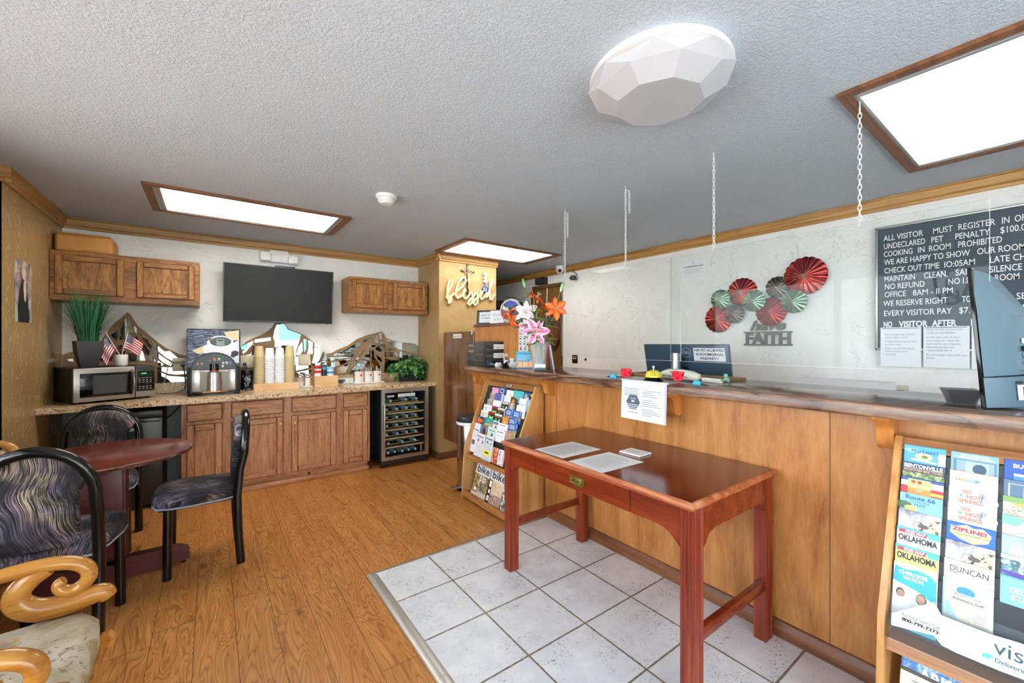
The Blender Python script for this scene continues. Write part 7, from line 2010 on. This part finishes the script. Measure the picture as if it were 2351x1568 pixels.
def para(ls, x, y0, dy, sz, wmax):
    o = []; k = 0
    mx_ = max(len(q) for q in ls)
    for s_ in ls:
        if s_: o.append((s_, x, y0 - dy * k, sz, '#6a7078', wmax * len(s_) / mx_))
        k += 1 if s_ else .35
    return o
notice('white paper notice about car parking below the letter board', .824, .212, para(['No car parking in front', 'of any other room.', '', 'If done it will be towed', 'at your cost.', '', 'Only one car parking in', 'front of your room', 'accepted.'], .025, -.056, .021, .0165, .16), .278)
notice('white paper notice about front desk service and room keys below the letter board', .602, .212, para(['No front deck service from', '11.00 pm till 8.00am.', '', 'Kindly take care of your', 'room keys as it gets de-', 'activated by any magnetic', 'field and we are not', 'responsible for it.', '', 'Re activating a key will cost', '$5.00.'], .014, -.026, .022, .0165, .187), .276)
sheet('paper_notice', 'white paper notice with faint print, partly hidden by the large monitor', 'notice', FW(3.912, .382, 1.484), .212, .277, .002, '#e0e2e6', [(.012, -.02 - .021 * k, .19 - .03 * (k % 3), -.024 - .021 * k, '#b4b8be') for k in range(11)], (), 'paper notices below the letter board')
# switch plate, hole, low outlet
t = thing('switch_plate', 'dark metal double switch plate on the white wall beside the door', 'switch', (3.95, 3.96, 1.15))
MB().box(-.006, 0, -.052, .05, -.055, .055, bev=.003).build('plate', flat('#3a352e', .35, .7), t)
for q in (-.018, .016):
    MB().box(-.016, -.006, q - .005, q + .005, -.002, .018, bev=.002).box(-.007, -.006, q - .011, q + .011, .012, .018).build('toggle', flat('#e6e2da', .4), t)
tag(MB().lathe([(0, .002), (.014, .004), (.017, .003), (.018, 0)], 20, mx=MX.Translation((3.95, 3.765, 1.15)) @ MX.Rotation(R(-90), 4, 'Y')).build('cable_grommet', BLACK), 'small black round cable hole cover in the white wall', 'cable cover')
t = thing('wall_socket', 'beige wall socket just above the counter, beside the printer', 'outlet', (3.95, .735, 1.045))
MB().box(-.006, 0, -.055, .055, -.035, .028, bev=.002).build('plate', flat('#cfc8b2', .4), t)
MB().box(-.0065, -.006, -.03, .04, -.025, -.005).build('socket_gap', flat('#6a6658', .5), t)
# cameras and speaker
t = thing('dome_camera', 'white dome security camera under the ceiling next to the first chain', 'camera', (3.86, 4.16, CEIL))
MB().lathe([(0, 0), (.062, 0), (.062, -.03), (.056, -.05)], 28).build('mount', WHITEP, t)
MB().ball((-.006, -.006, -.058), .052, (1, 1, .95), 24).build('shell', WHITEP, t)
MB().ball((-.034, -.034, -.07), .026, seg=16).build('lens', BLKG, t)
t = thing('bullet_camera', 'small black bullet camera on the wall trim beside the dome camera', 'camera', (3.93, 3.94, 2.24))
MB().cyl((-.01, -.03, 0), (-.06, .02, -.008), .030, .033).build('camera_body', flat('#3a3b3c', .4), t)
MB().cyl((-.0605, .0205, -.008), (-.066, .026, -.009), .022, .020).ball((-.068, .028, -.009), .010).build('lens', BLKG, t)
MB().tube([(0, -.03, .03), (.012, -.01, .06), (.0, .03, .08), (-.005, .05, .14)], .004, 8).build('cable', BLACK, t)
t = thing('wall_speaker', 'black box speaker mounted above the brown door', 'speaker', (3.91, 4.61, 2.222))
MB().box(-.05, .039, -.10, .09, 0, .098, bev=.004).build('speaker_box', BLACK, t)
MB().box(-.053, -.05, -.08, .07, .012, .086).build('grille', flat('#2a2b2d', .6), t)
# oval ring sign on the door
t = thing('ring_sign', 'maroon oval ring sign hanging on the brown door behind the bouquet', 'ring sign', (3.925, 4.42, 1.55))
MB().tube([(0, .16 * cos(a), .235 * sin(a)) for a in [2 * pi * k / 40 for k in range(40)]], .024, 8, closed=True, sy=.25, up=(1, 0, 0)).build('ring', flat('#5f2a2e', .5), t)
b = MB()
for k in range(9):
    a = -.9 + .16 * k
    b.box(-.008, -.0065, .16 * cos(a) - .007, .16 * cos(a) + .007, .235 * sin(a) - .012, .235 * sin(a) + .012)
b.build('pale_mark', flat('#d9c9c4', .5), t)
MB().tube([(0, -.10, .02), (0, 0, .10), (0, .1, .02), (0, 0, -.08), (0, -.10, .02)], .003, 6).tube([(0, 0, .235), (0, 0, .30)], .002, 6).build('wire', flat('#3a3430', .4), t)
# black shelves in the back office
t = thing('shelf_unit', 'black shelf unit in the back office behind the tan pillar', 'shelf', (3.45, 5.25, 0))
for z in (.05, .6, 1.2, 1.72, 1.90):
    MB().box(-.45, .45, -.20, .20, z, z + .03 if z < 1.9 else z + .10).build('shelf_board', BLACK, t)
for sx in (-.44, .44):
    for sy in (-.19, .19): MB().box(sx - .015, sx + .015, sy - .015, sy + .015, 0, 1.90).build('post', BLACK, t)
tag(MB().box(3.10, 3.42, 5.07, 5.30, 1.7502, 1.875, bev=.004).build('carton', flat('#7a5a38', .7)), 'brown carton on the black shelf behind the pillar', 'box')
tag(MB().box(3.46, 3.62, 5.07, 5.28, 1.7502, 1.86, bev=.004).build('paper_box', flat('#d6d3cc', .6)), 'white box on the black shelf behind the pillar', 'box')
tag(MB().tube(smooth2([(3.08, 5.1, 2.003), (3.08, 5.1, 2.06), (3.14, 5.1, 2.10), (3.26, 5.1, 2.07), (3.28, 5.1, 2.003)]), .012, 8).build('wire_handle', BLACK), 'black looped handle standing on top of the black shelf', 'handle')
cord('wall_cable', 'thin black cable sagging along the wall above the black shelf', [(3.946, 5.6, 2.13), (3.946, 5.35, 2.10), (3.946, 5.15, 2.04), (3.946, 5.0, 2.09), (3.946, 4.92, 2.12)], .004)
# ================================================================== pillar decorations
BL = [(2244,1945),(2252,2037),(2274,2105),(2299,2120),(2304,2088),(2281,2020),(2252,1952),(2233,1905),(2248,1880),(2274,1921),(2299,1932),(2301,1883),(2285,1841),(2265,1837),(2266,1874),(2288,1915),(2325,1947),(2377,1987),(2453,2053),(2496,2124),(2488,2159),(2446,2152),(2392,2088),(2362,2000),(2355,1933),(2381,1903),(2423,1924),(2461,1967),(2496,2010),(2488,2025),(2462,1987),(2459,1926),(2488,1901),(2523,1924),(2570,1989),(2585,1968),(2595,1915),(2577,1859),(2546,1825),(2524,1841),(2550,1891),(2601,1935),(2643,1994),(2661,1974),(2669,1919),(2657,1863),(2621,1829),(2600,1851),(2629,1903),(2681,1941),(2726,1985),(2738,2017),(2714,2013),(2697,1956),(2718,1906),(2754,1932),(2787,1965),(2821,1985),(2800,2000),(2777,1964),(2791,1937),(2816,1963),(2850,2057),(2889,2138),(2884,2169),(2858,2156),(2847,2085),(2839,1986),(2847,1916),(2871,1911),(2903,1966),(2923,1981)]
t = thing('word_sign', 'cream wooden word sign reading blessed in script on the tan pillar', 'word sign', (2.58, 4.379, 1.95))
b = MB().tube([(p[0] / 1000 - 2.58, -.019, p[1] / 1000 - 1.95) for p in BL], .0145, 10, sy=1.0, up=(0, 1, 0))
b.build('script', flat('#e0c492', .5), t, ang=50)
t = thing('crucifix', 'dark wooden crucifix with a small figure hanging on the tan pillar', 'crucifix', (2.527, 4.374, 2.14))
WDK = wood('dark_bronze_wood', ('#2a1c10', '#3f2c1a', '#5a452c'), 'Z', 40, 6, .4, .2)
b = MB().box(-.013, .013, -.012, .004, -.185, .185, bev=.003).box(-.085, .085, -.0125, .0035, .093, .117, bev=.003)
for x_, z_ in ((-.085, .105), (.085, .105), (0, .185)): b.ball((x_, -.004, z_), .014, (1, .6, 1), 10)
b.build('cross', WDK, t)
SKIN = flat('#c9a27a', .45)
b = MB().tube([(0, -.02, .075), (.001, -.024, .05), (.004, -.024, .02), (.002, -.022, -.01), (.008, -.03, -.05), (.0, -.022, -.09), (.002, -.024, -.115)], [.007, .012, .010, .011, .010, .007, .005], 10)
b.tube([(-.07, -.018, .108), (-.035, -.02, .085), (0, -.022, .066), (.035, -.02, .085), (.07, -.018, .108)], [.003, .0045, .006, .0045, .003], 8).ball((.004, -.03, .09), .010, (.9, 1, 1.2), 10)
b.build('figure', SKIN, t)
MB().lathe([(.0125, -.012), (.0135, 0), (.012, .012)], 12, at=(.003, -.023, -.004)).build('loincloth', flat('#e2dcd6', .6), t)
MB().box(-.010, .010, -.015, -.012, .14, .158).build('plaque', flat('#b08a4a', .4, .5), t)
t = thing('bead_charm', 'hanging charm of clear beads, blue ribbon and blue eye on the tan pillar', 'charm', (2.774, 4.378, 2.04))
MB().tube([(0, -.004, .265), (.006, -.004, .24), (0, -.006, .20), (0, -.008, .03)], .002, 6).build('string', flat('#cfcac0', .5), t)
b = MB()
for z in (.19, .145, .10):
    for k in range(6):
        a = k * pi / 3 + z * 9
        b.ball((.018 * cos(a), -.014 - .008 * abs(sin(a)), z + .012 * sin(a)), .011, seg=8)
b.build('bead', flat('#dcdde2', .1, spec=.9), t)
MB().lathe([(0, 0), (.044, .0), (.045, .006), (.038, .012), (0, .013)], 28, mx=MX.Translation((.0, -.008, 0)) @ MX.Rotation(R(90), 4, 'X')).build('eye_disc', flat('#16357e', .15), t)
b = MB().lathe([(0, .0135), (.026, .0135), (.025, .015), (0, .0155)], 24, mx=MX.Translation((.0, -.008, 0)) @ MX.Rotation(R(90), 4, 'X'))
b.lathe([(0, .0158), (.016, .0158), (.015, .017), (0, .0172)], 20, mi=1, mx=MX.Translation((.0, -.008, 0)) @ MX.Rotation(R(90), 4, 'X')).lathe([(0, .0174), (.007, .0174), (0, .019)], 14, mi=2, mx=MX.Translation((.0, -.008, 0)) @ MX.Rotation(R(90), 4, 'X'))
b.build('eye', [flat('#dfe8ee', .2), flat('#7fb4d8', .2), flat('#14161c', .2)], t)
RB = flat('#2f6cc4', .4)
b = MB()
for d in ((-.045, .035), (.045, .03), (-.02, -.06), (.012, -.055)):
    b.tube([(0, -.026, .045), (d[0] * .6, -.034, .045 + d[1] * .9), (d[0], -.026, .045 + d[1])], [.004, .007, .004], 8, sy=.4)
b.build('ribbon', RB, t)
# picture on the gold wall
ICON = print_mat('muted_violet_print', [(.35, '#5a4a58'), (.5, '#8d7d84'), (.65, '#c9c0ac')], 9, .4, (1, 1, 2))
sheet('picture', 'unframed religious print of a dark-robed figure holding a child on the gold wall', 'picture', fr((-1.0035, 3.955, 1.915), (0, 1, 0), (0, 0, 1)), .30, .405, .001, ICON,
      [([(.13, -.10), (.17, -.10), (.22, -.20), (.26, -.38), (.25, -.405), (.06, -.405), (.05, -.30), (.09, -.18)], '#1f1d24'), (disc(.158, -.075, .04, .05, 18), '#b9a888'), (disc(.158, -.082, .026, .036, 16), '#d8c0a4'), ([(.155, -.13), (.19, -.14), (.205, -.20), (.19, -.27), (.165, -.255), (.15, -.19)], '#dcc8a8'), (disc(.185, -.128, .016, .02, 12), '#d4b898'), ([(0, -.27), (.045, -.30), (.055, -.405), (0, -.405)], '#a8b49a'), ([(.27, -.30), (.30, -.28), (.30, -.405), (.262, -.405)], '#9aa88c')])
# window sign facing the street, seen back to front from inside, and mirrored in the acrylic
t = thing('window_sign', 'oval open sign hanging in the side window on two chains', 'sign', (-1.37, .70, 2.02))
MB().tube([(0, .115 * cos(a), .27 * sin(a)) for a in [2 * pi * k / 36 for k in range(36)]], .014, 8, closed=True).build('neon_ring', BLACK, t)
for k, ch in enumerate('OPEN'):
    text(ch, .13, BLACK, t, mx=fr((.0, .045, .125 - .118 * k), (0, -1, 0), (0, 0, 1)), bold=.004, ext=.004)
MB().tube([(0, -.05, .245), (0, -.05, .39)], .004, 6).build('hanger', BLACK, t)
MB().tube([(0, .05, .245), (0, .05, .39)], .004, 6).build('hanger', BLACK, t)
# ------------------------------------------------------------------ lettering becomes mesh, fitted to its width
bpy.context.view_layer.update()
for o_, f_ in FIT:
    if f_ and o_.dimensions.x > 1e-6:
        o_.scale.x = f_ / o_.dimensions.x
dg_ = bpy.context.evaluated_depsgraph_get()
for o_ in [q for q in COL.objects if q.type == 'FONT']:
    me_ = bpy.data.meshes.new_from_object(o_.evaluated_get(dg_))
    n_ = bpy.data.objects.new('lettering', me_)
    nm = o_.name.split('.')[0]
    COL.objects.link(n_)
    n_.parent = o_.parent
    n_.matrix_basis = o_.matrix_basis
    bpy.data.objects.remove(o_)
    n_.name = nm
